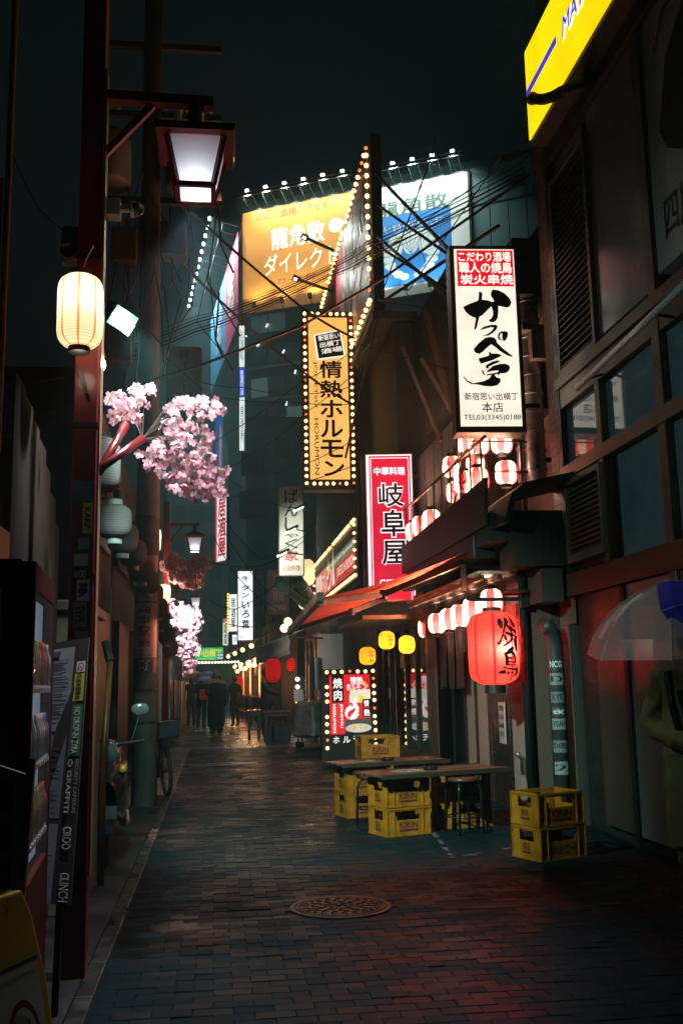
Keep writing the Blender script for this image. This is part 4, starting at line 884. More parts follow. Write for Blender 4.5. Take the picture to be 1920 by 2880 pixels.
for ch, x0, x1 in (('情', .15, .85), ('熱', .95, 1.6), ('ホ', 1.7, 2.1), ('ル', 2.15, 2.6), ('モ', 2.65, 3.0), ('ン', 3.1, 3.7)): wb(MB().text(ch, x0, x1, .02, .6, fn=fn3, bold=.02), 'lettering', mwh, lm)
wb(MB().poly([(3.75, .05), (4.2, .06), (4.05, .35), (3.95, .9), (3.85, .4)], fn=fn3), 'flame', MATS['marquee_white'], lm); wb(MB().poly([(2.9, .4), (3.2, .35), (3.1, .6), (3.05, .8)], fn=lambda u, v: (2.605, 26.0-u, 3.56+v)), 'flame', lit('marquee_yellow', (1, .7, .05), .9), lm)
bulbs(lm, [p-lm.location for p in between((2.59, 18.4, 4.5), (2.59, 26.2, 4.5), 40)+between((2.59, 18.4, 3.45), (2.59, 26.2, 3.45), 40)+between((2.59, 18.42, 3.6), (2.59, 18.42, 4.4), 6)+between((2.59, 26.2, 3.6), (2.59, 26.2, 4.4), 5)], dim=.05, sc=.9)

# red vertical sign of the noodle shop
gs = thing('red_vertical_sign', 'red vertical sign with white border and outlined black characters beside the terrace', 'sign', (2.68, 15.0, 2.7), R(-6))
gw, gh = .355, 2.27
MB().box(-gw-.02, gw+.02, .012, .24, -.02, gh+.02).build('sign_case', mat('gifu_case', (.3, .12, .09), .5), gs, bevel=.006)
MB().box(-gw-.07, -gw-.022, .03, .24, -.02, gh+.01).build('side_post', mat('dark_side', (.03, .03, .035), .5), gs)
wr = lit('sign_white_light', (1, .95, 1), 1.15); rd = lit('sign_red_light', (.80, .012, .05), .85)
MB().rect(-gw, gw, 0, gh, .008).build('white_border', wr, gs); MB().rect(-gw+.045, gw-.022, 0, gh-.022, .003).build('acrylic_face', rd, gs)
MB().rect(-gw+.066, -gw+.078, 0, gh-.05, -.001).rect(gw-.058, gw-.046, 0, gh-.05, -.001).rect(-gw+.078, gw-.058, gh-.062, gh-.05, -.001).build('inner_line', wr, gs)
MB().text('中華料理', -.24, .25, gh-.33, gh-.2, y=-.001, bold=.03).text('GIFUYA', -.19, .3, .20, .31, y=-.001, bold=.03).build('white_lettering', wr, gs)
o1 = MB(); o2 = MB()
for ch, x0, x1, z0, z1 in (('岐', -.17, .22, gh-.83, gh-.46), ('阜', -.14, .24, gh-1.30, gh-.88), ('屋', -.14, .24, gh-1.73, gh-1.36)): o1.text(ch, x0-.016, x1+.016, z0-.016, z1+.016, y=-.002, bold=.075); o2.text(ch, x0, x1, z0, z1, y=-.006, bold=.02)
o1.build('letter_outline', wr, gs); o2.build('lettering', ink, gs)
MB().box(gw, gw+.3, .08, .14, 1.9, 1.95).build('bracket', rust, gs)

# illuminated board standing in the alley
bd = thing('illuminated_board', 'black standing board with bulb border, flame logo and food picture on red', 'sign', (2.36, 17.9, 0), R(-3))
bw, bh = .50, 1.70
def q(x, y): xp = x-55-(y-260)*.068; yp_ = y-260+xp*.069; return xp/1330-bw+.02, bh-.0-yp_/1330*.985
MB().box(-bw, bw, .0, .22, .03, bh).build('case', mat('board_black', (.012, .011, .011), .4), bd, bevel=.006)
for s_ in (-.42, .42): MB().box(s_-.04, s_+.04, .03, .2, 0, .03).build('foot', rubber, bd)
bred = lit('board_red', (.80, .012, .02), 1.0); bwht = lit('board_white', (1, 1, .97), 1.05)
art = MB().poly([q(*p) for p in ((245, 390), (300, 383), (345, 1040), (620, 1010), (580, 355), (1200, 318), (1300, 1640), (690, 1720), (690, 1760), (350, 1790))], y=-.002); art.build('poster_red', bred, bd)
MB().poly([q(*p) for p in ((300, 385), (580, 355), (622, 1012), (348, 1040))], y=-.004).build('black_block', ink, bd)
MB().poly([q(*p) for p in ((1058, 912), (1250, 895), (1266, 1095), (1075, 1112))], y=-.006).poly([q(*p) for p in ((1075, 1135), (1270, 1118), (1285, 1325), (1088, 1338))], y=-.006).build('black_block', ink, bd)
MB().poly([q(*p) for p in ((760, 720), (1230, 670), (1250, 890), (960, 1000), (760, 1020), (745, 860))], y=-.004).build('beer_foam', lit('foam', (.95, .9, .7), .9), bd)
MB().poly([q(*p) for p in ((970, 810), (1160, 860), (1060, 905), (1050, 1000), (975, 1005))], y=-.006).build('beer_glass', lit('beer', (.95, .75, .05), .95), bd)
MB().poly([q(*p) for p in ((680, 1430), (1290, 1340), (1300, 1640), (690, 1720))], y=-.005).build('grill_picture', lit('grill', (.1, .1, .09), .6), bd)
pf = MB().poly([q(690+310+305*math.cos(t), 1600+105*math.sin(t)-25*math.cos(t)) for t in [k*2*math.pi/28 for k in range(28)]], y=-.008); pf.build('plate_picture', lit('plate', (.62, .66, .64), .85), bd)
fd = MB(); r2 = random.Random(5)
for k in range(34):
    a, rr_ = r2.uniform(0, 6.28), r2.uniform(0, 1)**.6; cx, cy = 1000+210*rr_*math.cos(a), 1590+60*rr_*math.sin(a)
    fd.poly([q(cx+24*math.cos(t)*r2.uniform(.7, 1.3), cy+17*math.sin(t)*r2.uniform(.7, 1.3)) for t in [i*2*math.pi/7 for i in range(7)]], y=-.010-.0004*k, m=k % 2)
fd.build('food_picture', [lit('food_a', (.95, .62, .2), .95), lit('food_b', (.75, .4, .09), .9)], bd)
MB().poly([q(*p) for p in ((900, 890), (925, 900), (905, 935), (910, 990), (950, 1060), (985, 1130), (988, 1200), (965, 1270), (1015, 1275), (975, 1310), (950, 1360), (900, 1400), (820, 1412), (740, 1390), (680, 1330), (660, 1260), (675, 1180), (720, 1120), (770, 1080), (790, 1050), (805, 1080), (800, 1120), (850, 1090), (830, 1000), (880, 960))], y=-.009).build('flame_logo', bwht, bd)
MB().poly([q(*p) for p in ((890, 1105), (905, 1160), (890, 1220), (830, 1290), (790, 1350), (795, 1390), (740, 1350), (720, 1290), (740, 1230), (800, 1190), (860, 1150))], y=-.012).build('flame_hole', bred, bd)
tx = MB()
def qt(s_, x0, y0, x1, y1, d=-.010, **k_):
    a, b = q((x0), (y0)), q(x1, y1); tx.text(s_, min(a[0], b[0]), max(a[0], b[0]), min(a[1], b[1]), max(a[1], b[1]), y=d, **k_)
qt('焼', 335, 450, 575, 690, bold=.03); qt('肉', 370, 730, 580, 975, bold=.03); qt('情熱', 740, 400, 1060, 560, bold=.03); qt('ホルモ', 660, 570, 1010, 710, bold=.03); qt('ン', 1040, 530, 1180, 690, bold=.03)
qt('情', 1090, 935, 1225, 1080, bold=.03); qt('熱', 1105, 1150, 1258, 1305, bold=.03); qt('JONETSU', 525, 1055, 640, 1615, rot90=True, bold=.03); qt('HORUMON', 365, 1070, 480, 1740, rot90=True, bold=.03)
qt('Please Enjoy Fresh & Tasty Horumon', 488, 1060, 530, 1720, rot90=True); qt('ホ', 415, 1830, 570, 1980, bold=.02); qt('ル', 640, 1815, 830, 1955, bold=.02); qt('モ', 885, 1790, 1050, 1930, bold=.02); qt('ン', 1130, 1785, 1280, 1910, bold=.02)
tx.build('lettering', bwht, bd)
MB().poly([q(*p) for p in ((1090, 480), (1115, 520), (1130, 580), (1100, 610), (1065, 590), (1070, 530))], y=-.011).build('small_flame', lit('small_flame_y', (1, .7, .1), 1.0), bd)
bp_ = [(183, 320), (355, 305), (540, 290), (920, 262), (1100, 250), (1278, 228), (205, 670), (218, 850), (228, 1015), (248, 1378), (254, 1548), (265, 1730), (292, 2105), (1318, 583), (1328, 757), (1345, 920), (1370, 1302), (1385, 1452), (1403, 1630), (1410, 1805), (1428, 1965)]
for p in bp_: a = q(*p); o = place('bulb', bmesh_on, bd, (a[0], -.012, a[1])); o.scale = (1.0,)*3
for p in ((728, 265), (1298, 408), (1358, 1112), (285, 1918)): a = q(*p); place('bulb', bmesh_dim, bd, (a[0], -.012, a[1]))

# covered cart behind the board
ct = thing('covered_cart', 'delivery cart under a wet grey plastic cover beside the illuminated board', 'cart', at(705, 1705, z=0)+Vector((0, -2, 0)), .1)
cv = MB(); n = 26
ring = lambda r_, z, s_: [((r_+.03*math.sin(k*2.3+z*5+s_))*1.25*math.cos(2*math.pi*k/n), (r_+.03*math.sin(k*1.7+s_))*.85*math.sin(2*math.pi*k/n), z+.02*math.sin(k*1.9)) for k in range(n)]
rings = [ring(.40, .28, 0), ring(.36, .6, .5), ring(.34, .95, .8), ring(.33, 1.02, 1), ring(.2, 1.05, 1), ring(.01, 1.06, 1)]
cv.add([v for r_ in rings for v in r_], [(i*n+k, i*n+(k+1) % n, (i+1)*n+(k+1) % n, (i+1)*n+k) for i in range(5) for k in range(n)])
cv.build('plastic_cover', mat('wet_plastic', (.3, .3, .3), .25, noise=.6, nscale=4, bump=.6, bscale=7), ct, smooth=True)
for x_ in (-.35, .35):
    for y_ in (-.22, .22):
        MB().tube([(x_, y_, .3), (x_, y_, .1)], .018, 8).build('leg', darkmetal, ct); MB().tube([(x_, y_-.02, .07), (x_, y_+.02, .07)], .07, 16).build('wheel', rubber, ct)
MB().box(-.42, .42, -.28, .28, .24, .28).build('deck', darkmetal, ct)
# ================================================================== farther shops on the right
def far_building(label, x0, y0, y1, h, col, name='shop_building', roof=True, nwin=3):
    t = thing(name, label, 'building', (x0+1, (y0+y1)/2, 0))
    wb(MB().box(x0, 9, y0, y1, 0, h), 'wall', mat('far_wall_%d' % int(y0), col, .8, noise=.4, nscale=1.2), t)
    wb(MB().box(x0-.12, 9.1, y0-.05, y1+.05, h, h+.12), 'roof_edge', mat('far_roof', (.04, .04, .042), .7), t)
    for k in range(nwin):
        yy = y0+.6+(y1-y0-1.2)*k/max(1, nwin-1) if nwin > 1 else (y0+y1)/2
        wb(MB().box(x0-.03, x0-.005, yy-.4, yy+.4, h-1.9, h-.7), 'window', mat('far_window', (.03, .04, .045), .12), t)
        wb(MB().box(x0-.05, x0-.03, yy-.43, yy+.43, h-1.95, h-1.9), 'sill', darkmetal, t)
    return t
far_building('narrow dark two storey shop building behind the white and red plank signs', 3.05, 26.8, 33.8, 6.2, (.06, .055, .05))
far_building('brown two storey shop building with the tiled porch farther along the right', 2.75, 34.0, 42.5, 5.6, (.075, .06, .05))
far_building('low shop building near the far end of the alley on the right', 2.4, 42.7, 52, 4.6, (.06, .055, .05))
far_building('last dark block closing the right side near the green sign', 2.1, 52.2, 66, 6.5, (.04, .045, .05))

def plain_sign(name, label, px0, py0, px1, py1, y_, facem, border=None, rot=0, depth=.18, round_=False, cat='sign'):
    """upright sign box facing the camera, its front measured from the photograph at distance y_"""
    a, b = at(px0, py1, y=y_), at(px1, py0, y=y_); w, h = (b.x-a.x)/2, b.z-a.z
    t = thing(name, label, cat, ((a.x+b.x)/2, y_, a.z), rot)
    o = MB().box(-w-.03, w+.03, .02, depth, -.03, h+.03).build('sign_case', border or darkmetal, t, bevel=.06 if round_ else .006)
    fb = MB().box(-w, w, .0, .02, 0, h).build('sign_face', facem, t, bevel=.05 if round_ else 0)
    return t, w, h
# wooden-looking white sign with three arm lamps
dimw = mat('dirty_white_board', (.55, .53, .47), .5, noise=.12, nscale=4)
bs_, w, h = plain_sign('rounded_white_sign', 'dirty white rounded vertical sign with brush kana and arm lamps', 642, 1118, 695, 1322, 27, dimw, mat('brown_rim', (.3, .2, .14), .5), round_=True)
tx = MB(); zz = h*.97
for ch, f0, f1 in (('ば', .97, .81), ('ん', .80, .66), ('し', .65, .5), ('ゃ', .47, .42), ('く', .41, .3)): tx.text(ch, -w*.55, w*.6, h*f1, h*f0, y=-.004, bold=.02)
tx.build('lettering', ink, bs_)
MB().text('家', -w*.6, w*.6, h*.16, h*.28, y=-.004, bold=.03).text('小皿料理', -w*.72, w*.72, h*.05, h*.115, y=-.004, bold=.02).build('red_lettering', mat('sign_red_ink', (.35, .03, .03), .6), bs_)
for k, (px, py) in enumerate(((686, 1168), (668, 1218), (648, 1272))):
    e_ = at(px, py, y=26.0); l_ = e_-bs_.location
    MB().bar(l_+Vector((.12, 0, .03)), Vector((w+.35, .3, l_.z+.1)), .03).build('lamp_arm', darkmetal, bs_)
    MB().obox(l_+Vector((.04, 0, .05)), (.34, .14, .07), (0, R(-25), 0)).build('lamp_head', darkmetal, bs_); MB().obox(l_+Vector((-.01, -.01, -.01)), (.28, .11, .04), (0, R(-25), 0)).build('lamp_glass', mat('lamp_pale', (1, 1, 1), .3, emit=(.85, 1, .8), estr=6), bs_)
    lamp('arm_light', 'SPOT', l_+Vector((0, 0, -.06)), 60, (.9, 1, .85), bs_, .06, l_+Vector((.1, .9, -.7)), 130, .8)
# bright white gyutan sign and its neighbours
wlit = lit('cool_white_acrylic', (.86, .95, 1), 1.25)
s1, w, h = plain_sign('white_vertical_sign', 'bright white vertical sign with black characters, tallest of the far signs', 547, 1312, 580, 1470, 36, wlit)
tx = MB()
for ch, f0, f1 in (('牛', .93, .86), ('タ', .80, .72), ('ン', .69, .61), ('い', .56, .45), ('ろ', .43, .32), ('葉', .29, .16)): tx.text(ch, -w*.5, w*.55, h*f1, h*f0, y=-.004, bold=.03)
tx.build('lettering', ink, s1); MB().poly([(-w*.6, h*.03), (-w*.35, h*.03), (-w*.47, h*.065)], y=-.004).build('star', mat('star_yellow', (.6, .5, .1), .5), s1)
s2, w, h = plain_sign('small_bulb_sign', 'small white sign with a yellow bulb edge left of the tallest far sign', 527, 1365, 544, 1450, 37, wlit)
tx = MB().text('居酒屋', -w*.6, w*.6, h*.1, h*.9, y=-.004, vert=True, bold=.02); tx.build('lettering', ink, s2)
for k in range(14): place('bulb', MB().sphere((0, 0, 0), .035, 6, 4).mesh('bulb', mat('bulb_yellow', (1, .8, .2), .4, emit=(1, .6, .05), estr=4)), s2, (-w-.05, -.02, h*k/13))
s3, w, h = plain_sign('green_white_sign', 'narrow pale sign with red cap lowest of the far signs', 512, 1420, 524, 1482, 40, lit('pale_green_acrylic', (.7, .95, .85), .8))
MB().text('酒場食堂', -w*.7, w*.7, h*.05, h*.8, y=-.004, vert=True, bold=.02).build('lettering', ink, s3); MB().rect(-w, w, h*.88, h, -.004).build('red_cap', lit('red_cap_l', (.8, .1, .1), .6), s3)
s4, w, h = plain_sign('short_white_sign', 'short bright white sign just below the bulb edged sign', 534, 1458, 544, 1480, 38, wlit)
MB().text('酒', -w*.7, w*.7, h*.2, h*.8, y=-.004).build('lettering', ink, s4)
s5 = thing('slanted_red_sign', 'red and white sign seen edge on high above the far end', 'sign', at(507, 1290, y=45), R(-62))
MB().box(-.55, .55, 0, .15, 0, 3.1).build('sign_case', darkmetal, s5); MB().rect(-.53, .53, .02, 3.08, -.003).build('acrylic_face', lit('cool_white2', (.9, .95, 1), 1.0), s5)
MB().rect(-.53, -.35, .02, 3.08, -.006).text('居酒屋', -.25, .45, .2, 2.9, y=-.006, vert=True, bold=.04).build('red_print', lit('red_print_l', (.8, .05, .06), .7), s5)
s6, w, h = plain_sign('dark_red_signboard', 'unlit dark red signboard with black characters behind the green pipes', 617, 1310, 662, 1410, 30, mat('dark_red_board', (.12, .02, .02), .6, noise=.3))
MB().text('居龍', -w*.6, w*.6, h*.3, h*.95, y=-.004, vert=True, bold=.03).rect(-w*.8, w*.8, h*.08, h*.2, -.004).build('lettering', mat('grey_ink', (.15, .14, .13), .6), s6)
s7, w, h = plain_sign('grey_plank_sign', 'unlit grey plank sign beside the tallest far sign', 590, 1310, 607, 1440, 37.5, mat('grey_board', (.14, .16, .17), .6, noise=.3)); MB().text('お食事処', -w*.6, w*.6, h*.15, h*.9, y=-.004, vert=True).build('lettering', ink, s7)

# green pipes
for k, (a, b, s_) in enumerate((((640, 1335), (708, 1390), 'lower'), ((686, 1335), (712, 1372), 'upper'))):
    p, q_ = at(*a, y=24.5), at(*b, y=25.5); t = thing('green_pipe', '%s of the two slanting green exhaust pipes beside the red marquee' % s_, 'pipe', q_)
    wb(MB().tube([p, p.lerp(q_, .5), q_], .14, 16), 'pipe', mat('green_enamel', (.05, .13, .1), .3, noise=.2), t, smooth=True)
    for f in (.3, .85): c_ = p.lerp(q_, f); d_ = (q_-p).normalized()*.03; wb(MB().tube([c_-d_, c_+d_], .15, 16), 'joint_band', steel, t)
cr = paper('cream_paper', (.9, .7, .42), .7, .5, .2, 200)
t = thing('cream_lantern', 'cream glowing lantern behind the rounded white sign', 'lantern', at(705, 1285, y=28)); lantern_parts(t, .42, .75, [cr], seg=20, ribs=10, light=4)
t = thing('cream_lantern', 'cream glowing lantern half hidden by the green pipes', 'lantern', at(700, 1345, y=29)); lantern_parts(t, .4, .7, [cr], seg=20, ribs=10, light=4)

# pale awning, stalls and lamps under it
canvas = mat('speckled_canvas', (.45, .4, .33), .7, noise=.45, nscale=18)
aw2 = thing('canvas_awning', 'pale speckled canvas awning over the dark doorway', 'awning', (2.4, 27, 2.6))
p_ = [at(662, 1462, y=25.5), at(668, 1502, y=25.3), at(590, 1527, y=33), at(586, 1490, y=33.2)]
m_ = MB(); 
for i in range(8):
    for j in range(4):
        def P_(a, b): v = p_[0].lerp(p_[3], a/8).lerp(p_[1].lerp(p_[2], a/8), b/4); return (v.x+.03*math.sin(b*1.5), v.y, v.z+.02*math.sin(a*2))
        m_.quad(P_(i, j), P_(i+1, j), P_(i+1, j+1), P_(i, j+1))
wb(m_, 'valance', canvas, aw2); wb(MB().quad(p_[0], p_[3], p_[3]+Vector((.8, 0, .35)), p_[0]+Vector((.8, 0, .35))), 'canvas_top', canvas, aw2); wb(MB().bar(p_[0], p_[0]+Vector((.9, .1, -.05)), .04), 'arm', darkmetal, aw2)
wb(MB().bar(p_[3], p_[3]+Vector((.7, .1, -.05)), .04), 'arm', darkmetal, aw2)
ww = thing('white_wall_panel', 'tall pale plastered wall panel behind the covered cart', 'wall', (2.9, 25.0, 0))
wb(MB().box(2.62, 3.25, 25.6, 25.9, 0, 2.7), 'plaster', mat('pale_plaster', (.5, .52, .46), .7, noise=.15, nscale=3), ww); wb(MB().bar((2.5, 25.5, 0), (2.42, 25.5, 2.5), .07), 'support_post', darkmetal, ww)
wb(MB().tube([(2.55, 25.55, 1.3), (2.55, 25.55, 2.1)], .08, 12), 'meter', mat('pale_green_meter', (.2, .28, .26), .4), ww)
gw_ = thing('glowing_doorway', 'warm lit red brown timber shopfront behind the pale awning', 'shopfront', (2.6, 27.5, 0))
wb(MB().box(2.75, 2.95, 26.2, 31, 0, 2.8), 'timber_front', mat('red_timber', (.22, .07, .04), .5, noise=.3, nscale=3), gw_)
for k in range(5): wb(MB().box(2.7, 2.745, 26.4+k*.9, 26.5+k*.9, 0, 2.7), 'post', wood, gw_)
for k in range(3): wb(MB().box(2.735, 2.748, 26.7+k*1.3, 27.2+k*1.3, .9, 2.0), 'lattice_window', lit('warm_window', (1, .4, .12), .35), gw_)
lamp('doorway_light', 'POINT', Vector((2.35, 27.6, 2.25))-gw_.location, 20, (1, .5, .22), gw_, .1)
wb(MB().box(2.68, 2.74, 26.3, 26.9, 1.1, 1.5), 'red_poster', mat('poster_red', (.35, .03, .03), .6), gw_)
wb(MB().box(2.68, 2.74, 26.35, 26.6, 1.75, 2.05), 'white_poster', mat('poster_pale', (.6, .6, .55), .6), gw_)
# tiled-roof porch with warm lamps
pr_ = thing('tiled_porch', 'small brown tiled porch roof strung with warm lamps far along the right', 'porch', (2.2, 40, 2.6))
tile_r = mat('porch_roof_tile', (.16, .08, .05), .5, noise=.4, nscale=10)
ra_, rb_ = at(592, 1470, y=34.5), at(520, 1505, y=46)
for k in range(24):
    p = ra_.lerp(rb_, k/23); wb(MB().add([(p.x, p.y-.22, p.z), (p.x, p.y+.24, p.z), (p.x+1.3, p.y+.24, p.z+.65), (p.x+1.3, p.y-.22, p.z+.65), (p.x, p.y-.22, p.z+.06), (p.x, p.y+.24, p.z+.06), (p.x+1.3, p.y+.24, p.z+.71), (p.x+1.3, p.y-.22, p.z+.71)], [(3, 2, 1, 0), (4, 5, 6, 7), (0, 1, 5, 4), (1, 2, 6, 5), (2, 3, 7, 6), (3, 0, 4, 7)]), 'roof_tile_row', tile_r, pr_)
warmb = mat('warm_globe', (1, .8, .5), .4, emit=(1, .52, .2), estr=5); wbm = MB().sphere((0, 0, 0), .085, 10, 6).mesh('globe', warmb, True)
ra2, rb2 = at(590, 1520, y=34.5), at(540, 1540, y=44)
wb(MB().box(ra_.x+.1, ra_.x+.3, 34.6, 46, 2.2, 2.5), 'lit_board', lit('warm_board', (1, .55, .22), .55), pr_)
tx = MB()
for k in range(7): tx.text('串焼煮込酒肴', -.09, .09, 0, .28, vert=False, fn=lambda a, b, k=k: (ra_.x+.094, 35.2+k*1.5-a*5, 2.22+b*.9), bold=.02)
wb(tx, 'lettering', ink, pr_)
wb(MB().quad(ra2, rb2, rb2+Vector((1.2, 0, .5)), ra2+Vector((1.2, 0, .5))), 'lower_roof', tile_r, pr_)
for k in range(6):
    f = k/5; p = ra2.lerp(rb2, f); place('lamp_globe', wbm, pr_, p-pr_.location+Vector((.1, 0, .02-.06*(k % 2))))
    if k % 2 == 0: lamp('globe_light', 'POINT', p-pr_.location+Vector((-.1, -.1, -.1)), 30, (1, .55, .25), pr_, .08)
for k in range(4): p = ra_.lerp(rb_, (k+.5)/4); place('lamp_globe', wbm, pr_, p-pr_.location+Vector((-.05, 0, -.12)))
for k, (px, py, y_) in enumerate(((653, 1443, 24), (661, 1428, 24), (645, 1340, 45), (653, 1330, 45), (651, 1560, 30), (690, 1445, 26))):
    if k not in (0, 1): continue
    t = thing('bare_globe_lamp', ('bright bare bulb under the far corner of the red awning', 'dim bare bulb above the far corner of the red awning')[k], 'lamp', at(px, py, y=y_)); MB().sphere((0, 0, 0), .1, 12, 8).build('globe', warmb, t, smooth=True); MB().tube([(0, 0, .09), (0, 0, .2)], .03, 10).build('socket', black, t)
# bulbs far above the street
for k, (px, py, s_) in enumerate(((655, 1531, 'highest of three'), (653, 1547, 'middle of three'), (652, 1560, 'lowest of three'))):
    pass
tb = thing('bulb_frame_sign', 'small signboard with white bulbs down both sides near the far red lantern', 'sign', at(705, 1603, y=29.5)-Vector((0, 0, .0)))
tb.location = at(708, 1620, y=32); MB().box(-.26, .26, 0, .08, 0, .95).build('board', mat('board_blue', (.06, .07, .1), .5), tb); MB().text('酒肴', -.12, .12, .1, .8, y=-.004, vert=True, bold=.02).build('lettering', white, tb)
for s_ in (-.34, .34):
    for k in range(4): place('bulb', MB().sphere((0, 0, 0), .065, 8, 6).mesh('bulb', mat('bulb_white', (1, 1, 1), .3, emit=(1, .8, .55), estr=8), True), tb, (s_, -.02, .1+k*.24))
rp2 = paper('far_red_paper', (.75, .015, .012), .7, .16, .5, 120)
for k, (px, py, y_, w_, h_, s_) in enumerate(((548, 1552, 40, .38, .75, 'small far red lantern under the tiled porch'), (627, 1512, 28, .42, .66, 'red lantern glowing in the doorway under the pale awning'), (668, 1512, 27.5, .2, .36, 'small red and orange lantern against the timber shopfront'))):
    t = thing('red_lantern', s_, 'lantern', at(px, py, y=y_), 0, 'small red lanterns'); lantern_parts(t, w_, h_, [rp2], seg=20, ribs=9, light=.45, lcol=(1, .5, .3))
# far green sign over the alley
gsn = thing('green_gate_sign', 'green gate sign with yellow characters over the far end of the alley', 'sign', at(473, 1517, y=60))
w = 1.05
MB().box(-w, w, 0, .2, 0, .78).build('sign_case', darkmetal, gsn); MB().rect(-w+.03, w-.03, .03, .75, -.004).build('acrylic_face', lit('green_acrylic', (.02, .62, .18), .9), gsn)
MB().text('思い出横丁', -w+.12, w-.12, .2, .66, y=-.008, bold=.03).text('Omoide Yokocho', -.4, .5, .07, .14, y=-.008).build('lettering', lit('yellow_print', (1, .85, .1), .9), gsn)
for k in range(16): place('bulb', MB().sphere((0, 0, 0), .07, 6, 4).mesh('bulb', mat('bulb_warmwhite', (1, 1, 1), .3, emit=(1, .85, .5), estr=5), True), gsn, (-w+.1+k*.19, -.05, -.12))
s8, w, h = plain_sign('blue_white_window_sign', 'small blue and white lit panel right of the green gate sign', 500, 1502, 512, 1514, 58, lit('blue_white_l', (.6, .85, 1), .9)); MB().rect(-w*.1, w*.1, 0, h, -.004).rect(-w, w, h*.42, h*.55, -.003).build('glazing_bar', ink, s8)

# tables and crates far down the alley
def trestle(label, px0, px1, py, y_, h=.78):
    a, b = at(px0, py, y=y_), at(px1, py, y=y_); L_ = b.x-a.x; t = thing('bar_table', label, 'table', (a.x, y_, 0), 0)
    MB().box(0, L_, 0, .55, h-.04, h).build('table_top', ttop, t)
    for x_ in (.06, L_-.06):
        for y2 in (.06, .49): MB().box(x_-.03, x_+.03, y2-.03, y2+.03, 0, h-.04).build('leg', black, t)
    MB().box(.06, L_-.06, .05, .08, h-.14, h-.05).build('apron', wood, t); return t
trestle('dark bar table in front of the standing dark figure', 568, 600, 1630, 27.2); trestle('longer bar table under the pale awning', 606, 668, 1632, 26.0)
for k in range(3):
    t = thing('bottle_crate', 'dark bottle crate under the longer bar table, %s from the left' % ORD[k], 'crate', at(620+k*16, 1692, y=26.6)+Vector((0, 0, 0)), 0, 'dark bottle crates'); t.location.z = 0
    MB().box(-.16, .16, -.16, .16, 0, .03).box(-.16, .16, -.16, -.145, .03, .36).box(-.16, .16, .145, .16, .03, .36).box(-.16, -.145, -.145, .145, .03, .36).box(.145, .16, -.145, .145, .03, .36).build('crate_body', mat('black_crate', (.02, .022, .025), .5), t)
    for i in range(4): MB().box(-.13+i*.075, -.09+i*.075, -.165, -.161, .06, .32).build('rib', rubber, t)
t = thing('menu_stand', 'white menu stand leaning on the cart top', 'menu', at(686, 1612, y=24.4), .2); MB().obox((0, 0, .14), (.24, .02, .3), (R(-15), 0, 0)).build('card', mat('menu_white', (.7, .68, .66), .5), t); MB().obox((0, .05, .1), (.2, .015, .22), (R(20), 0, 0)).build('back_leg', darkmetal, t)

# warm eating stalls deep in the alley on the right
wl1 = lit('warm_shoji', (1, .46, .15), 2.8); wl2 = lit('warm_interior', (1, .36, .1), 1.0)
for k, (y0, y1, x_) in enumerate(((34.6, 38.2, 1.78), (38.6, 42.2, 1.62), (43.0, 47.0, 1.42), (47.4, 51.5, 1.25))):
    t = thing('eating_stall', 'warm lit timber eating stall, %s of four in the row beyond the pale awning' % ('nearest', 'second', 'third', 'farthest')[k], 'stall', (x_, (y0+y1)/2, 0), 0, 'warm lit eating stalls')
    wb(MB().box(x_, x_+.1, y0, y1, 0, .95), 'counter_front', mat('stall_wood', (.16, .08, .04), .5, noise=.4, nscale=4), t); wb(MB().box(x_-.22, x_+.1, y0, y1, .95, 1.0), 'counter_top', ttop, t)
    wb(MB().box(x_+.08, x_+.1, y0, y1, 1.02, 2.2), 'lit_interior', wl2, t)
    for i in range(4): yy = y0+(y1-y0)*(i+.1)/4; wb(MB().box(x_+.02, x_+.05, yy, yy+(y1-y0)*.17, 1.15, 2.0), 'paper_screen', wl1, t)
    for i in range(5): yy = y0+(y1-y0)*i/4; wb(MB().box(x_-.04, x_+.02, yy-.05, yy+.05, 0, 2.4), 'post', wood, t)
    wb(MB().box(x_-.06, x_+.1, y0, y1, 2.2, 2.45), 'fascia', mat('stall_fascia', (.2, .1, .05), .5, noise=.3), t)
    for i in range(5):
        yy = y0+(y1-y0)*(i+.15)/5; wb(MB().add([(x_-.3, yy, 2.2), (x_-.3, yy+.5, 2.2), (x_-.33, yy+.5, 1.75), (x_-.33, yy, 1.78)], [(0, 1, 2, 3)]), 'cloth_banner', mat('banner_cloth_%d' % (i % 3), [(.4, .28, .18), (.35, .05, .04), (.12, .1, .16)][i % 3], .8), t)
    lamp('stall_light', 'POINT', Vector((x_-.35, (y0+y1)/2, 2.3))-t.location, 60, (1, .5, .2), t, .12)
    for i in range(2):
        yy = y0+(y1-y0)*(.3+.4*i); wb(MB().sphere((x_-.3, yy, 2.32), .08, 10, 6), 'lamp_globe', warmb, t, smooth=True)
for k in range(5):
    t = thing('stall_stool', 'small round stool before the warm stalls, %s from the near end' % ORD[k], 'stool', (1.3-.09*k, 35+k*2.6, 0), 0, 'stools before the warm stalls'); MB().lathe([(.001, .45), (.15, .45), (.16, .42), (.14, .4)], 14).build('seat', mat('stool_red', (.2, .04, .03), .5), t)
    for i in range(3): MB().tube([(.1*math.cos(i*2.1), .1*math.sin(i*2.1), .41), (.15*math.cos(i*2.1), .15*math.sin(i*2.1), 0)], .012, 6).build('leg', stm, t)
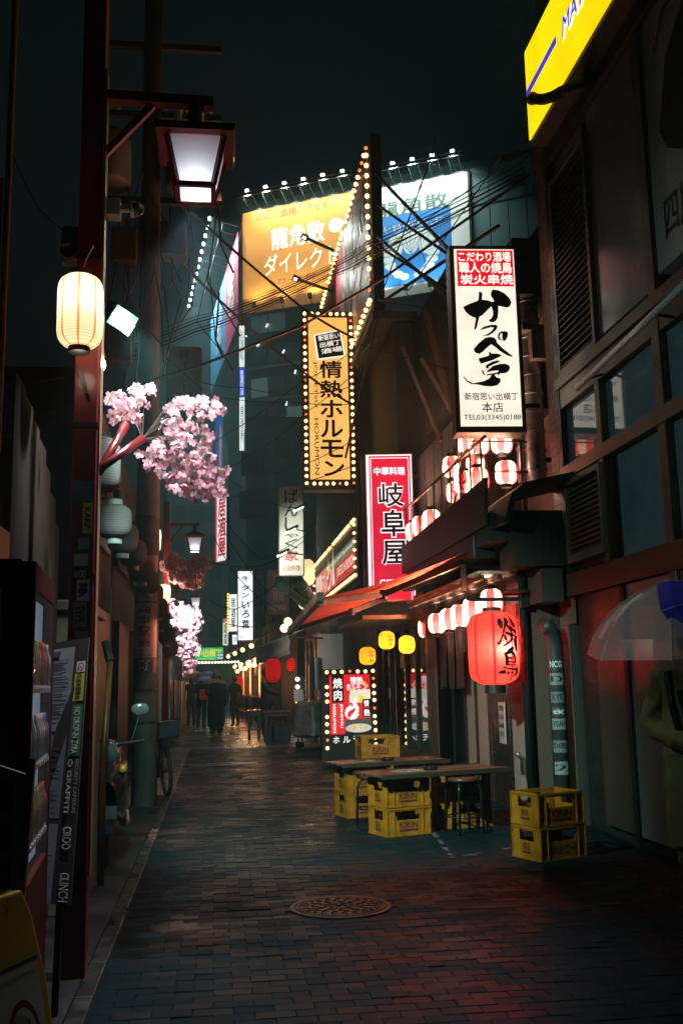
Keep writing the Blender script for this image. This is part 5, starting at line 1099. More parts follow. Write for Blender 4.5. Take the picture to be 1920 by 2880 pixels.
# ================================================================== left side: red lantern post
PY = 5.6
def red_post(label, x, y, top, arm_z, near):
    t = thing('red_lantern_post', label, 'lamp post', (x, y, 0)); hw = .066
    MB().box(-hw, hw, -hw, hw, 0, top).build('post', redpaint, t, bevel=.006)
    MB().box(hw, hw+.012, -hw+.01, hw-.01, .5, top-.6).build('edge_strip', mat('worn_gold_strip', (.3, .2, .12), .4, .4, noise=.6, nscale=5, stretch=(1, 1, .3)), t)
    for z_ in (1.2, 2.05, 2.9, 3.9): MB().box(-hw-.004, hw+.004, -hw-.004, hw+.004, z_, z_+.03).build('band', mat('dark_band', (.05, .01, .01), .5), t)
    # arm and square street lantern
    MB().bar((0, 0, arm_z), (.70, .02, arm_z), .07, .06).bar((0, 0, arm_z-.45), (.34, .02, arm_z-.03), .04, .04).build('arm', redpaint, t)
    MB().tube([(.60, .02, arm_z-.02), (.60, .02, arm_z-.16)], .05, 12).build('neck', redpaint, t)
    zc = arm_z-.16; cx, cy = .60, .02
    roof = MB(); r0, r1, r2 = .07, .235, .225
    sq_ = lambda r_, z: [(cx-r_, cy-r_, z), (cx+r_, cy-r_, z), (cx+r_, cy+r_, z), (cx-r_, cy+r_, z)]
    roof.add(sq_(r0, zc)+sq_(r1, zc-.10)+sq_(r2, zc-.14), [(0, 1, 2, 3)]+[(i, (i+1) % 4, 4+(i+1) % 4, 4+i) for i in range(4)]+[(4+i, 4+(i+1) % 4, 8+(i+1) % 4, 8+i) for i in range(4)]+[(11, 10, 9, 8)])
    rf = roof.build('lamp_roof', redpaint, t)
    zt_, zb_, wt, wb_ = zc-.145, zc-.425, .165, .105
    frost = paper('frosted_glass', (.82, .86, .9), .7, .0)
    for k in range(4):
        a = k*math.pi/2; co, si = math.cos(a), math.sin(a); T = lambda u, v, z: (cx+u*co-v*si, cy+u*si+v*co, z)
        MB().quad(T(-wb_+.012, -wb_, zb_), T(wb_-.012, -wb_, zb_), T(wt-.012, -wt, zt_), T(-wt+.012, -wt, zt_)).build('pane', frost, t)
        MB().bar(T(-wb_, -wb_, zb_), T(-wt, -wt, zt_), .026).build('corner_bar', redpaint, t); MB().bar(T(-wb_, -wb_, zb_), T(wb_, -wb_, zb_), .028).build('rail', redpaint, t)
    MB().quad((cx-wb_+.015, cy-wb_+.015, zb_-.012), (cx+wb_-.015, cy-wb_+.015, zb_-.012), (cx+wb_-.015, cy+wb_-.015, zb_-.012), (cx-wb_+.015, cy+wb_-.015, zb_-.012)).build('bottom_pane', paper('frosted_glass2', (.85, .9, 1), .8, .35), t)
    lamp('lamp_light', 'POINT', (cx, cy, zb_+.03), 1.7 if near else 2.5, (.86, .93, 1), t, .03)
    lamp('downlight', 'SPOT', (cx, cy, zb_-.03), 520 if near else 60, (.95, .93, 1), t, .05, (cx-.12, cy, zb_-2), 76 if near else 120, .7)
    return t
bp0 = at(187, 1500, y=PY); px0, az = bp0.x, at(300, 225, y=PY).z
post1 = red_post('tall red square post with hooded street lantern, nearest on the left', px0, PY, az+.75, az, True)
# stickers on the near post
st = [('AVOID', 1305, 1332, 165, 203, ink, white), ('KARP', 1155, 1225, 190, 214, mat('sticker_yellow', (0.85, 0.81, 0.09), .5), ink), ('', 1105, 1152, 168, 215, mat('sticker_blue', (0.108, 0.216, 0.306), .6, noise=.5), None), ('', 1235, 1262, 180, 205, mat('sticker_teal', (0.288, 0.432, 0.468), .6, noise=.5), None),
      ('', 1272, 1300, 170, 203, mat('sticker_pale', (0.63, 0.63, 0.648), .6), None), ('夢', 1330, 1380, 176, 207, mat('sticker_pale2', (0.756, 0.756, 0.72), .6), ink), ('TYPE', 1382, 1440, 168, 200, mat('sticker_grey', (0.36, 0.36, 0.378), .6, noise=.4), ink), ('', 1450, 1466, 172, 204, MATS['sticker_pale'], None)]
for s_, y0, y1, x0, x1, m_, mt in st:
    yf = PY-.068; a, b = at(x0, y1, y=yf), at(x1, y0, y=yf); x_0, x_1 = max(a.x, px0-.064), min(b.x, px0+.064)
    o = wb(MB().quad((x_0, yf-.002, a.z), (x_1, yf-.002, a.z), (x_1, yf-.002, b.z), (x_0, yf-.002, b.z)), 'sticker', m_, post1)
    if mt:
        v = y1-y0 > 40
        MB().text(s_, x_0+.01-px0, x_1-.01-px0, a.z+(b.z-a.z)*.15, b.z-(b.z-a.z)*.15, y=-.068-.004, bold=.03, rot90=v and len(s_) > 1).build('lettering', mt, o, (px0, PY, 0))
# arm stub, rod and holder tubes
for a, b in (((228, 1085), (290, 975)), ((232, 1075), (327, 1008))):
    p, q_ = at(*a, y=5.58), at(*b, y=5.9); wb(MB().tube([p, p.lerp(q_, .6), q_], [.024, .024, .027], 12), 'branch_holder', mat('red_gloss_tube', (.13, .006, .01), .3, coat=.2), post1, smooth=True)
wb(MB().bar(at(180, 840, y=5.5), at(200, 905, y=5.5), .02), 'rod', black, post1)
# paper lantern on the post
lp = thing('tall_paper_lantern', 'tall cream lit paper lantern hanging on the red post', 'lantern', at(187, 632, y=5.36))
cream_p = paper('cream_lantern_paper', (.93, .74, .5), .72, .4, .32, 420); cream_s = paper('cream_lantern_seam', (.8, .32, .16), .7, .1, .32, 420)
lantern_parts(lp, .245, .425, [cream_p, cream_s], mf=lambda k, i: 1 if k % 7 == 0 else 0, seg=56, ribs=30, squash=.36, light=3.4, lcol=(1, .80, .56), cap_r=.46, cap_h=.03, lz=.14, spill=.7)
MB().tube([(0, 0, 0), (.02, .05, .12), (.05, .1, .22)], .005, 6).build('wire_hook', steel, lp)
# floodlight
fl = thing('floodlight', 'glaring greenish white floodlight on the far side of the red post', 'floodlight', at(282, 735, y=6.2))
fdir = Vector((.42, -.75, -.5)).normalized(); qn = fdir.to_track_quat('-Y', 'Z').to_euler(); qn.rotate_axis('Y', R(20))
hd_ = MB().box(-.092, .092, .052, .12, -.07, .07).box(-.092, .092, -.02, .052, .066, .075).box(-.092, .092, -.004, .052, -.072, -.066).box(-.095, -.086, -.004, .052, -.066, .066).box(.086, .095, -.004, .052, -.066, .066).build('housing', darkmetal, fl, rot=qn, bevel=.008); MB().add([(-.085, -.004, -.065), (.085, -.004, -.065), (.085, -.004, .065), (-.085, -.004, .065), (-.05, .05, -.035), (.05, .05, -.035), (.05, .05, .035), (-.05, .05, .035)], [(0, 1, 5, 4), (1, 2, 6, 5), (2, 3, 7, 6), (3, 0, 4, 7), (4, 5, 6, 7)]).build('reflector', mat('reflector_white', (.3, .4, .38), .4), hd_); MB().tube([(-.045, .02, 0), (.045, .02, 0)], .011, 10).build('lamp_tube', mat('flood_tube', (1, 1, 1), .3, emit=(.62, 1, .9), estr=45), hd_, smooth=True)
MB().bar((-.1, 0, 0), (-.3, -.3, .05), .025).bar((-.1, .03, -.05), (-.1, .03, .08), .02).bar((-.02, .05, .1), (.1, .0, .07), .05, .02).build('yoke', darkmetal, fl)
lamp('flood_light', 'SPOT', fdir*.1, 1900, (.52, 1, .86), fl, .06, fdir*.1+Vector((3.2, 7.0, -5.0)), 66, .9)
lamp('flood_spill', 'SPOT', fdir*.1, 60, (.72, 1, .92), fl, .06, fdir*.1+Vector((2.4, 1.0, -2.4)), 150, .6)
# security camera
cc = thing('security_camera', 'dome security camera on a grey box fixed to the red post', 'camera', at(282, 480, y=5.75))
MB().box(-.09, -.01, -.05, .05, -.06, .05).build('mount_box', mat('cctv_grey', (.3, .3, .28), .5), cc, bevel=.006); MB().tube([(-.01, 0, 0), (.05, 0, 0)], .022, 12).build('arm', MATS['cctv_grey'], cc); MB().sphere((.085, -.01, 0), .045, 16, 10).build('dome', mat('cctv_dome', (.05, .05, .05), .1), cc, smooth=True)
MB().tube([(.05, 0, 0), (.07, 0, 0)], .05, 16).build('collar', MATS['cctv_grey'], cc)
mb_ = thing('meter_box', 'small clear electric meter box on the left of the red post', 'meter', at(163, 560, y=5.62)); MB().box(-.05, .05, -.04, .04, -.13, .1).build('case', mat('meter_glass', (.12, .13, .12), .15), mb_, bevel=.02)
MB().lathe([(.001, 0), (.045, 0), (.045, .04)], 16).build('dial', rust, mb_, (0, -.05, -.08), (R(90), 0, 0))
bb = thing('bare_bulb', 'bare warm bulb hanging just right of the red post under the floodlight', 'lamp', at(237, 838, y=5.75)); MB().sphere((0, 0, 0), (.016, .016, .034), 10, 8).build('glass', mat('bare_warm', (1, .8, .5), .3, emit=(1, .62, .3), estr=14), bb, smooth=True); MB().tube([(0, 0, .03), (0, 0, .07)], .011, 8).build('socket', black, bb)
lamp('bulb_glow', 'POINT', (0.03, -.05, 0), 3.0, (1, .65, .35), bb, .03)

# cherry blossom branches
petal = bpy.data.materials.new('blossom_petal'); petal.use_nodes = True; nt = petal.node_tree; nt.nodes.clear()
o_ = nt.nodes.new('ShaderNodeOutputMaterial'); mx = nt.nodes.new('ShaderNodeMixShader'); mx.inputs[0].default_value = .55; d_ = nt.nodes.new('ShaderNodeBsdfDiffuse'); tr = nt.nodes.new('ShaderNodeBsdfTranslucent')
oi = nt.nodes.new('ShaderNodeObjectInfo'); ge = nt.nodes.new('ShaderNodeNewGeometry'); ad = nt.nodes.new('ShaderNodeMath'); ad.operation = 'ADD'; fr_ = nt.nodes.new('ShaderNodeMath'); fr_.operation = 'FRACT'
nt.links.new(oi.outputs['Random'], ad.inputs[0]); nt.links.new(ge.outputs['Random Per Island'], ad.inputs[1]); nt.links.new(ad.outputs[0], fr_.inputs[0])
rp = nt.nodes.new('ShaderNodeValToRGB'); rp.color_ramp.elements[0].color = (.74, .30, .40, 1); rp.color_ramp.elements[1].color = (.93, .70, .75, 1); nt.links.new(fr_.outputs[0], rp.inputs[0])
for n_ in (d_, tr): nt.links.new(rp.outputs[0], n_.inputs[0])
nt.links.new(d_.outputs[0], mx.inputs[1]); nt.links.new(tr.outputs[0], mx.inputs[2]); nt.links.new(mx.outputs[0], o_.inputs[0])
pollen = mat('pollen_yellow', (.6, .45, .12), .6); leafm = mat('young_leaf', (.22, .3, .04), .5); twig = mat('twig', (.05, .03, .022), .8)
def flower_geo(mb, c, nrm, r_, rnd):
    nrm = nrm.normalized(); a = nrm.orthogonal().normalized(); a.rotate(Matrix.Rotation(rnd.uniform(0, 6.28), 3, nrm)); b = nrm.cross(a)
    for k in range(5):
        t_ = k*2*math.pi/5; d0 = a*math.cos(t_)+b*math.sin(t_); s0 = a*math.cos(t_+1.571)+b*math.sin(t_+1.571); cup = rnd.uniform(.15, .5)
        pts = [c, c+d0*r_*.5+s0*r_*.36+nrm*r_*cup*.35, c+d0*r_*.97+s0*r_*.2+nrm*r_*cup*.75, c+d0*r_*.88+nrm*r_*cup*.6, c+d0*r_*.97-s0*r_*.2+nrm*r_*cup*.75, c+d0*r_*.5-s0*r_*.36+nrm*r_*cup*.35]
        mb.add(pts, [(0, 1, 2, 3), (0, 3, 4, 5)], 0)
    e = r_*.16; mb.add([c+a*e+nrm*.004, c+b*e+nrm*.004, c-a*e+nrm*.004, c-b*e+nrm*.004, c+nrm*r_*.3], [(0, 1, 4), (1, 2, 4), (2, 3, 4), (3, 0, 4)], 1)
fm = []
for k in range(6):
    m_ = MB(); flower_geo(m_, Vector((0, 0, 0)), Vector((0, 0, 1)), 1, random.Random(k)); fm.append(m_.mesh('flower', [petal, pollen]))
def branch(label, clusters, y0, y1, n, r_, base, single=True, seed=1):
    rnd = random.Random(seed); t = thing('cherry_blossom_branch', label, 'blossom branch', base, 0, 'artificial cherry blossom branches')
    tot = sum(c[2]*c[3] for c in clusters); stems = MB(); ct_ = 0; big = MB()
    for cx, cy, rx, ry in clusters:
        cc_ = at(cx, cy, y=(y0+y1)/2); m1 = base.lerp(cc_, .55)+Vector((0, 0, .1)); stems.tube([base-base, (m1-base), (cc_-base)], [.0035, .003, .0025], 5)
        for k in range(max(2, int(n*rx*ry/tot))):
            a, q_ = rnd.uniform(0, 6.283), rnd.random()**.5
            px_, py_ = cx+.84*rx*q_*math.cos(a), cy+.84*ry*q_*math.sin(a); p = at(px_, py_, y=rnd.uniform(y0, y1))
            nn = (CAM-p).normalized()*1.0+Vector((rnd.gauss(0, .6), rnd.gauss(0, .6), rnd.gauss(0, .6)+.1)); rad_ = r_*rnd.uniform(.75, 1.2)
            if single and ct_ < 290:
                o = place('flower', rnd.choice(fm), t, p-base, nn.to_track_quat('Z', 'Y').to_euler()); o.scale = (rad_,)*3; ct_ += 1
            else: flower_geo(big, p-base, nn, rad_, rnd)
            if k % 9 == 0: stems.tube([cc_-base, (p-base).lerp(cc_-base, .4)+Vector((0, 0, .02)), p-base], .0025, 4)
    stems.build('stem', twig, t)
    if big.v: stuff(big.build('blossom_mass', [petal, pollen], t))
    lf = MB()
    for cx, cy, rx, ry in clusters[:4]:
        p = at(cx-rx*.6, cy+ry*.5, y=(y0+y1)/2)-base; lf.add([p, p+Vector((.02, 0, .02)), p+Vector((.06, -.01, .035)), p+Vector((.03, 0, -.0))], [(0, 1, 2, 3)])
    lf.build('leaves', leafm, t)
    return t
branch('large pink cherry blossom branch beside the near red post', [(262, 918, 32, 22), (285, 955, 38, 30), (336, 893, 28, 20), (332, 922, 28, 18), (300, 905, 25, 20), (425, 945, 52, 35), (470, 935, 42, 28), (500, 945, 20, 25), (400, 990, 46, 28), (440, 1000, 62, 34), (395, 1025, 50, 28), (345, 1055, 38, 26), (400, 1070, 58, 36), (455, 1060, 55, 40), (480, 1100, 42, 32), (430, 1100, 55, 34), (490, 1140, 30, 22), (450, 1125, 45, 25), (510, 1085, 16, 22)], 5.75, 6.35, 330, .036, at(327, 1008, y=5.9), seed=4)
branch('rust coloured shaded blossom branch above the second lantern', [(385, 1300, 25, 14), (400, 1290, 20, 22), (430, 1310, 50, 30), (460, 1295, 30, 26), (440, 1335, 38, 20), (410, 1325, 30, 18)], 20.2, 21.2, 700, .05, at(372, 1330, y=20.8), False, 5)
branch('brilliantly lit white pink blossom branch hanging down the far left', [(395, 1390, 16, 16), (410, 1400, 26, 22), (440, 1410, 24, 22), (420, 1430, 30, 22), (440, 1440, 25, 20), (430, 1470, 26, 20), (425, 1500, 22, 20), (445, 1490, 20, 16), (438, 1525, 18, 16), (430, 1545, 12, 10), (455, 1425, 14, 14)], 23.0, 24.0, 1100, .052, at(395, 1470, y=23.4), False, 6)
lamp('branch_lamp', 'SPOT', at(425, 1400, y=22.2), 420, (.95, .97, 1), None, .08, at(428, 1450, y=23.5), 120, .7)
bsp = thing('blossom_spotlight', 'small lamp head shining on the bright blossom branch', 'lamp', at(404, 1382, y=22.1)); MB().tube([(0, 0, 0), (.02, .1, -.05)], [.04, .06], 12).build('housing', black, bsp); MB().tube([(0, 0, 0), (-.15, .1, 0)], .012, 8).build('arm', black, bsp)
# second and third posts
b2 = at(379, 1650, y=21.6); az2 = at(430, 1205, y=21.6).z
post2 = red_post('second red lantern post with hooded lamp, half way down the left', b2.x, 21.6, az2+.5, az2, False)
b3 = at(404, 1600, y=32); az3 = at(445, 1352, y=32).z
post3 = red_post('third red lantern post farthest down the left', b3.x, 32, az3+.5, az3, False)
lp2 = copy_tree(lp); lp2.location = at(378, 1342, y=21.3); lamp('lantern_fill_point', 'POINT', (.15, -.2, -.1), 45, (1, .55, .35), lp2, .05); lp2['label'] = 'small far cream paper lantern hanging on the second red post'  # added point lamp beside this lantern, brightens the rust coloured blossom
for i_, p_ in enumerate(((378, 1225), )): lp3 = copy_tree(lp); lp3.location = at(354, 1212, y=17); lp3['label'] = 'thin slice of a lit cream lantern half hidden behind the utility pole'
# string of unlit white paper lanterns
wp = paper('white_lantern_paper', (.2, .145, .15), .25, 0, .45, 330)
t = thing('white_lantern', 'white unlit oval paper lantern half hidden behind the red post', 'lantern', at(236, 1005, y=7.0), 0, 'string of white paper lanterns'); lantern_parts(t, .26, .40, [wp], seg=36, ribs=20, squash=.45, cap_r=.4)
wl0 = None
for k, (px_, py_, y_) in enumerate(((265, 1158, 8.1), (285, 1200, 9.2), (305, 1238, 10.2), (323, 1280, 11.2), (340, 1310, 12.2), (353, 1340, 13.2), (362, 1372, 14.2), (372, 1402, 15.3), (384, 1440, 16.6), (392, 1470, 18.0))):
    lab = 'round white unlit paper lantern, %s in the sagging string behind the red post' % ORD[k]
    if wl0 is None:
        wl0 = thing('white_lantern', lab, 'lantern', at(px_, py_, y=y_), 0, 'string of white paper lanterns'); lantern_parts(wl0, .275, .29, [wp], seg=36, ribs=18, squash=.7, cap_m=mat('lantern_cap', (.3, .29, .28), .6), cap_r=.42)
        MB().lathe([(.001, -.03), (.05, -.03), (.055, 0)], 16, o=(0, 0, -.3)).build('red_base', mat('lantern_base_red', (.3, .02, .03), .5), wl0)
    else:
        c_ = copy_tree(wl0); c_.location = at(px_, py_, y=y_); c_['label'] = lab; c_.rotation_euler = (random.uniform(-.08, .08), random.uniform(-.08, .08), k)

# ================================================================== left wall and the things along it
cw = thing('corrugated_wall', 'tall beige corrugated metal wall with a stepped top on the left', 'wall', (-1.1, 6, 0))
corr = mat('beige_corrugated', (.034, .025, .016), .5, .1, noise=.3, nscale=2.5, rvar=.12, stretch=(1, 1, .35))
A0, B0 = Vector((-.99, 4.95)), Vector((-1.08, 7.0)); nsh = 7
tops = [3.02, 2.99, 2.95, 2.9, 2.82, 2.7, 2.56]
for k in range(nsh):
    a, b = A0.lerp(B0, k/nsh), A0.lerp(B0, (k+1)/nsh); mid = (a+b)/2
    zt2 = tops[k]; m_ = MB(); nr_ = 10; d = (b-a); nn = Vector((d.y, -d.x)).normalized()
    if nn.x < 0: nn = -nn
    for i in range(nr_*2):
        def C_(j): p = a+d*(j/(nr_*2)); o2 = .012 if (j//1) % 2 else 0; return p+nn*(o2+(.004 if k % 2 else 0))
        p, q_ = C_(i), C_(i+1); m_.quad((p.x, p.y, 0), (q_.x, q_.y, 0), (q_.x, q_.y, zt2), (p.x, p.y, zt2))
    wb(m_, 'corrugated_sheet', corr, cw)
wb(MB().box(-1.62, -1.5, 7.02, 9.7, 0, 2.6), 'return_wall', corr, cw)
lbld = thing('left_building', 'tall black unlit building rising behind the corrugated wall', 'building', (-3, 12, 0))
wb(MB().box(-8, -2.0, 1.5, 9.7, 0, 3.2), 'wall', mat('left_dark_wall', (.03, .032, .035), .85, noise=.4), lbld); wb(MB().box(-8, -1.3, 9.75, 24, 0, 4.6), 'wall', mat('left_dark_wall2', (.035, .033, .032), .85, noise=.4), lbld)
for k in range(5): wb(MB().box(-1.3, -1.22, 10.5+k*2.6, 11.9+k*2.6, .2, 2.3), 'shutter', mat('left_shutter', (.07, .06, .055), .6, noise=.4, nscale=3), lbld)
for k in range(5): wb(MB().box(-1.3, -1.24, 10.4+k*2.6, 12.0+k*2.6, 3.0, 4.0), 'window', mat('far_window', (.03, .04, .045), .12), lbld)
lb2 = thing('left_shop_row', 'dark row of small shops along the far left side', 'building', (-2.5, 40, 0))
wb(MB().box(-8, -1.15, 24.2, 44, 0, 4.2), 'wall', MATS['left_dark_wall2'], lb2); wb(MB().box(-8, -1.25, 44.1, 68, 0, 5.2), 'wall', MATS['left_dark_wall'], lb2)
for k in range(7): wb(MB().box(-1.15, -1.08, 25+k*2.6, 26.6+k*2.6, .3, 2.4), 'shutter', mat('shop_shutter_%d' % (k % 3), [(.1, .11, .12), (.14, .1, .08), (.07, .08, .1)][k % 3], .5, noise=.3), lb2)
for k in range(6): wb(MB().box(-1.14, -.8, 25.2+k*3, 25.5+k*3, 1.6+.2*(k % 2), 2.6), 'hanging_notice', mat('notice_%d' % (k % 3), [(.3, .34, .36), (.35, .08, .07), (.3, .3, .25)][k % 3], .5, noise=.3), lb2)
# vending machine
va = math.radians(4); vm = thing('vending_machine', 'red drinks vending machine with lit display at the left edge', 'vending machine', (-.70, 3.9, 0), va)
vr = mat('vending_red', (.06, .004, .005), .7, spec=.08)
MB().box(-.72, -.03, 0, .9, .08, 1.96).build('cabinet', mat('vending_dark', (.05, .012, .015), .5), vm, bevel=.01); MB().box(-.70, -.05, .02, .88, 0, .08).build('plinth', black, vm)
MB().box(-.03, .02, 0, .05, .1, 1.95).box(-.03, .02, .85, .9, .1, 1.95).box(-.03, .02, .05, .85, 1.84, 1.95).box(-.03, .02, .05, .85, .1, .75).build('front_frame', vr, vm, bevel=.006)
MB().box(-.035, -.03, .05, .85, .75, 1.84).build('display_back', lit('vending_light', (.5, .66, .9), .22), vm)
cols = [(.05, .12, .5), (.5, .05, .05), (.6, .5, .1), (.06, .3, .1), (.5, .5, .55), (.45, .2, .05)]; r3 = random.Random(9)
for row, z_ in enumerate((1.5, 1.2, .9)):
    MB().box(-.03, .012, .05, .85, z_-.05, z_-.02).build('shelf', mat('shelf_grey', (.4, .42, .45), .4), vm)
    for k in range(9):
        ci = r3.randrange(6); y_ = .1+k*.086; o = MB().lathe([(.001, 0), (.021, 0), (.021, .12), (.009, .155), (.009, .18), (.001, .18)], 12).build('drink_bottle', mat('drink_%d' % ci, cols[ci], .2), vm, (-.005, y_, z_-.018), smooth=True)
        MB().box(0, .006, y_-.02, y_+.02, z_-.048, z_-.03).build('button', mat('button_white', (.5, .5, .5), .4), vm, (.012, 0, 0))
MB().quad((.018, .05, .76), (.018, .85, .76), (.018, .85, 1.84), (.018, .05, 1.84)).build('display_glass', mat('clear_glass', (1, 1, 1), .03, alpha=.12), vm)
sk = MB().box(-.33, -.1, -.004, -.001, 1.62, 1.84).build('sticker', mat('sticker_pale2', (0.756, 0.756, 0.72), .6), vm); MB().text('141', -.3, -.13, 1.67, 1.8, y=-.006, bold=.03).build('lettering', ink, sk)
# grey cabinet behind the post
gc = thing('grey_cabinet', 'grey metal utility cabinet with black scrawls behind the red post', 'cabinet', (-1.15, 7.3, 0)); MB().box(-.55, .26, -.3, .8, 0, 1.98).build('body', mat('cabinet_brown_grey', (.17, .15, .13), .5, noise=.25), gc, bevel=.01); MB().box(-.57, .29, -.33, .83, 1.985, 2.06).build('lid', MATS['cabinet_brown_grey'], gc, bevel=.01)
tg = MB(); r4 = random.Random(2)
for k in range(6):
    pts = [(r4.uniform(0, .2), .55+k*.2+r4.uniform(-.08, .1)) for _ in range(5)]; tg.stroke(pts, .008, lambda a, b: (.04+a, -.306, b))
tg.build('graffiti', ink, gc)
# leaning notice board
nbq = [at(118, 1478, y=5.3), at(205, 1464, y=5.3), at(162, 2080, y=4.95), at(28, 2070, y=4.95)]
nb_ = thing('notice_board', 'narrow dark board with three white printed notices leaning by the red post', 'notice board', nbq[3])
nz = Vector((0, .04, 0)); wb(MB().add(nbq+[p+nz for p in nbq], [(3, 2, 1, 0), (4, 5, 6, 7), (0, 1, 5, 4), (1, 2, 6, 5), (2, 3, 7, 6), (3, 0, 4, 7)]), 'board', mat('board_dark', (.02, .018, .018), .5), nb_)
def bq(u, v, d=.003): p = nbq[0].lerp(nbq[1], u).lerp(nbq[3].lerp(nbq[2], u), v); return (p.x, p.y-d, p.z)
for k, (v0, v1, m_) in enumerate(((.03, .37, (.24, .27, .3)), (.385, .70, (.15, .17, .19)), (.72, 1.0, (.19, .22, .26)))):
    wb(MB().quad(bq(.04, v1), bq(.66, v1), bq(.66, v0), bq(.04, v0)), 'notice_sheet', mat('notice_sheet_%d' % k, m_, .5), nb_); ln = MB(); r5 = random.Random(k)
    for i in range(26):
        v = v0+.05+(v1-v0-.08)*i/26
        if r5.random() < .85: u1 = r5.uniform(.35, .6); ln.quad(bq(.1, v+.0045, .006), bq(u1, v+.0045, .006), bq(u1, v, .006), bq(.1, v, .006))
    ln.quad(bq(.09, v0+.035, .007), bq(.3, v0+.035, .007), bq(.3, v0+.012, .007), bq(.09, v0+.012, .007)); wb(ln, 'print_lines', mat('grey_print', (.05, .055, .06), .6), nb_)
wb(MB().quad(bq(.07, .083), bq(.62, .083), bq(.62, .066), bq(.07, .066)), 'yellow_bar', mat('yellow_bar', (.4, .33, .04), .5), nb_)
yf = lambda a, b: bq(.73+.22*a, .15+.30*(1-b)*.5, .006)
wb(MB().quad(bq(.72, .255), bq(.96, .255), bq(.96, .145), bq(.72, .145)), 'yellow_sticker', mat('lime_sticker', (.55, .58, .03), .5), nb_); tx = MB().text('路上喫煙禁止', 0, 1, 0, 1, vert=True, fn=lambda a, b: bq(.77+.13*a, .25-.1*b, .006), bold=.03); wb(tx, 'lettering', ink, nb_)
wb(MB().quad(bq(.74, .14), bq(.96, .14), bq(.96, .095), bq(.74, .095)), 'white_sticker', MATS['sticker_pale'], nb_); rg = MB(); 
for k in range(20): a0, a1_ = 2*math.pi*k/20, 2*math.pi*(k+1)/20; rg.quad(*[bq(.85+.07*r_*math.cos(a_), .118+.017*r_*math.sin(a_), .006) for r_, a_ in ((1, a0), (1, a1_), (.75, a1_), (.75, a0))])
rg.quad(bq(.80, .107, .006), bq(.81, .105, .006), bq(.9, .129, .006), bq(.89, .131, .006)); wb(rg, 'no_smoking_mark', mat('mark_red', (.4, .04, .03), .5), nb_)
wb(MB().quad(bq(.73, .47), bq(.97, .47), bq(.97, .27), bq(.73, .27)), 'green_sticker', mat('green_sticker', (.03, .2, .09), .5), nb_); wb(MB().text('NO DROP-IN ZYRA', 0, 1, 0, 1, rot90=True, fn=lambda a, b: bq(.78+.14*a, .46-.18*b, .006), bold=.02), 'lettering', white, nb_)
dwp = mat('dim_white_print', (.4, .4, .4), .6)
for s_, u_, du, v_, dv, bo in (('O GRAFFITI', .74, .1, .68, .20, .03), ('SECURITY CAMERAS', .9, .07, .68, .20, 0), ('CROO', .76, .17, .81, .08, .03), ('CLINCH', .78, .17, .99, .1, .03)):
    wb(MB().text(s_, 0, 1, 0, 1, rot90=True, fn=lambda a, b: bq(u_+du*a, v_-dv*b, .006), bold=bo), 'lettering', dwp, nb_)
wb(MB().bar((nbq[3].x+.05, 4.97, nbq[3].z), (nbq[3].x+.03, 4.97, 0), .03).bar((nbq[2].x-.05, 4.97, nbq[2].z), (nbq[2].x-.06, 4.97, 0), .03), 'leg', black, nb_)
# poster frame at the very left edge
pq = [at(-40, 1745, y=3.55), at(62, 1780, y=3.55), at(36, 2110, y=3.45), at(-60, 2110, y=3.45)]
pf_ = thing('poster_frame', 'pale poster frame cropped by the left edge in front of the vending machine', 'poster', (pq[3].x, 3.5, 0)); pz_ = Vector((0, .03, 0))
wb(MB().add(pq+[p+pz_ for p in pq], [(3, 2, 1, 0), (4, 5, 6, 7), (0, 1, 5, 4), (1, 2, 6, 5), (2, 3, 7, 6), (3, 0, 4, 7)]), 'panel', mat('poster_pale_blue', (.28, .33, .36), .4), pf_)
pqf = lambda u, v: tuple(pq[0].lerp(pq[1], u).lerp(pq[3].lerp(pq[2], u), v)+Vector((0, -.003, 0)))
for (u0, u1, v0, v1) in ((.45, .75, .1, .3), (.42, .8, .38, .55), (.45, .8, .6, .8)): wb(MB().quad(pqf(u0, v1), pqf(u1, v1), pqf(u1, v0), pqf(u0, v0)), 'picture', mat('poster_dark', (.04, .045, .05), .5, noise=.8, nscale=20), pf_)
wb(MB().bar(pq[1]+Vector((.015, 0, .05)), pq[2]+Vector((.012, 0, 0)), .025), 'edge_trim', mat('trim_brown', (.2, .11, .06), .5), pf_); wb(MB().bar((pq[2].x-.03, 3.47, pq[2].z), (pq[2].x-.03, 3.47, 0), .03), 'leg', black, pf_)
# yellow wet floor sign
wf = thing('floor_sign', 'yellow folding floor sign with a red prohibition mark at the lower left corner', 'floor sign', (-.655, 3.3, 0), R(66)); wf.scale = (1.1, 1, 1.18); wy = mat('yellow_plastic', (.8, .5, .03), .4, noise=.15)
prf = [(-.15, 0), (.15, 0), (.135, .5), (.105, .66), (.075, .72), (-.075, .72), (-.105, .66), (-.135, .5)]
for s_ in (-1, 1):
    m_ = MB(); n = len(prf); T = lambda a, b, d: (a, s_*(.17*(1-b/.72)+.015)+d, b)
    m_.add([T(a, b, -.012) for a, b in prf]+[T(a, b, .012) for a, b in prf], [tuple(range(n)), tuple(range(2*n-1, n-1, -1))]+[(i, n+i, n+(i+1) % n, (i+1) % n) for i in range(n)]); m_.build('leaf', wy, wf, bevel=.006)
T2 = lambda a, b: (a, -(.17*(1-b/.72)+.015)-.0145, b); wl_ = MB(); wl_.add([T2(-.1, .16), T2(.1, .16), T2(.1, .54), T2(-.1, .54)], [(0, 1, 2, 3)]); wl_.build('label', mat('label_pale', (.7, .7, .7), .5), wf)
T3 = lambda a, b: (a, -(.17*(1-b/.72)+.015)-.0165, b); rg = MB()
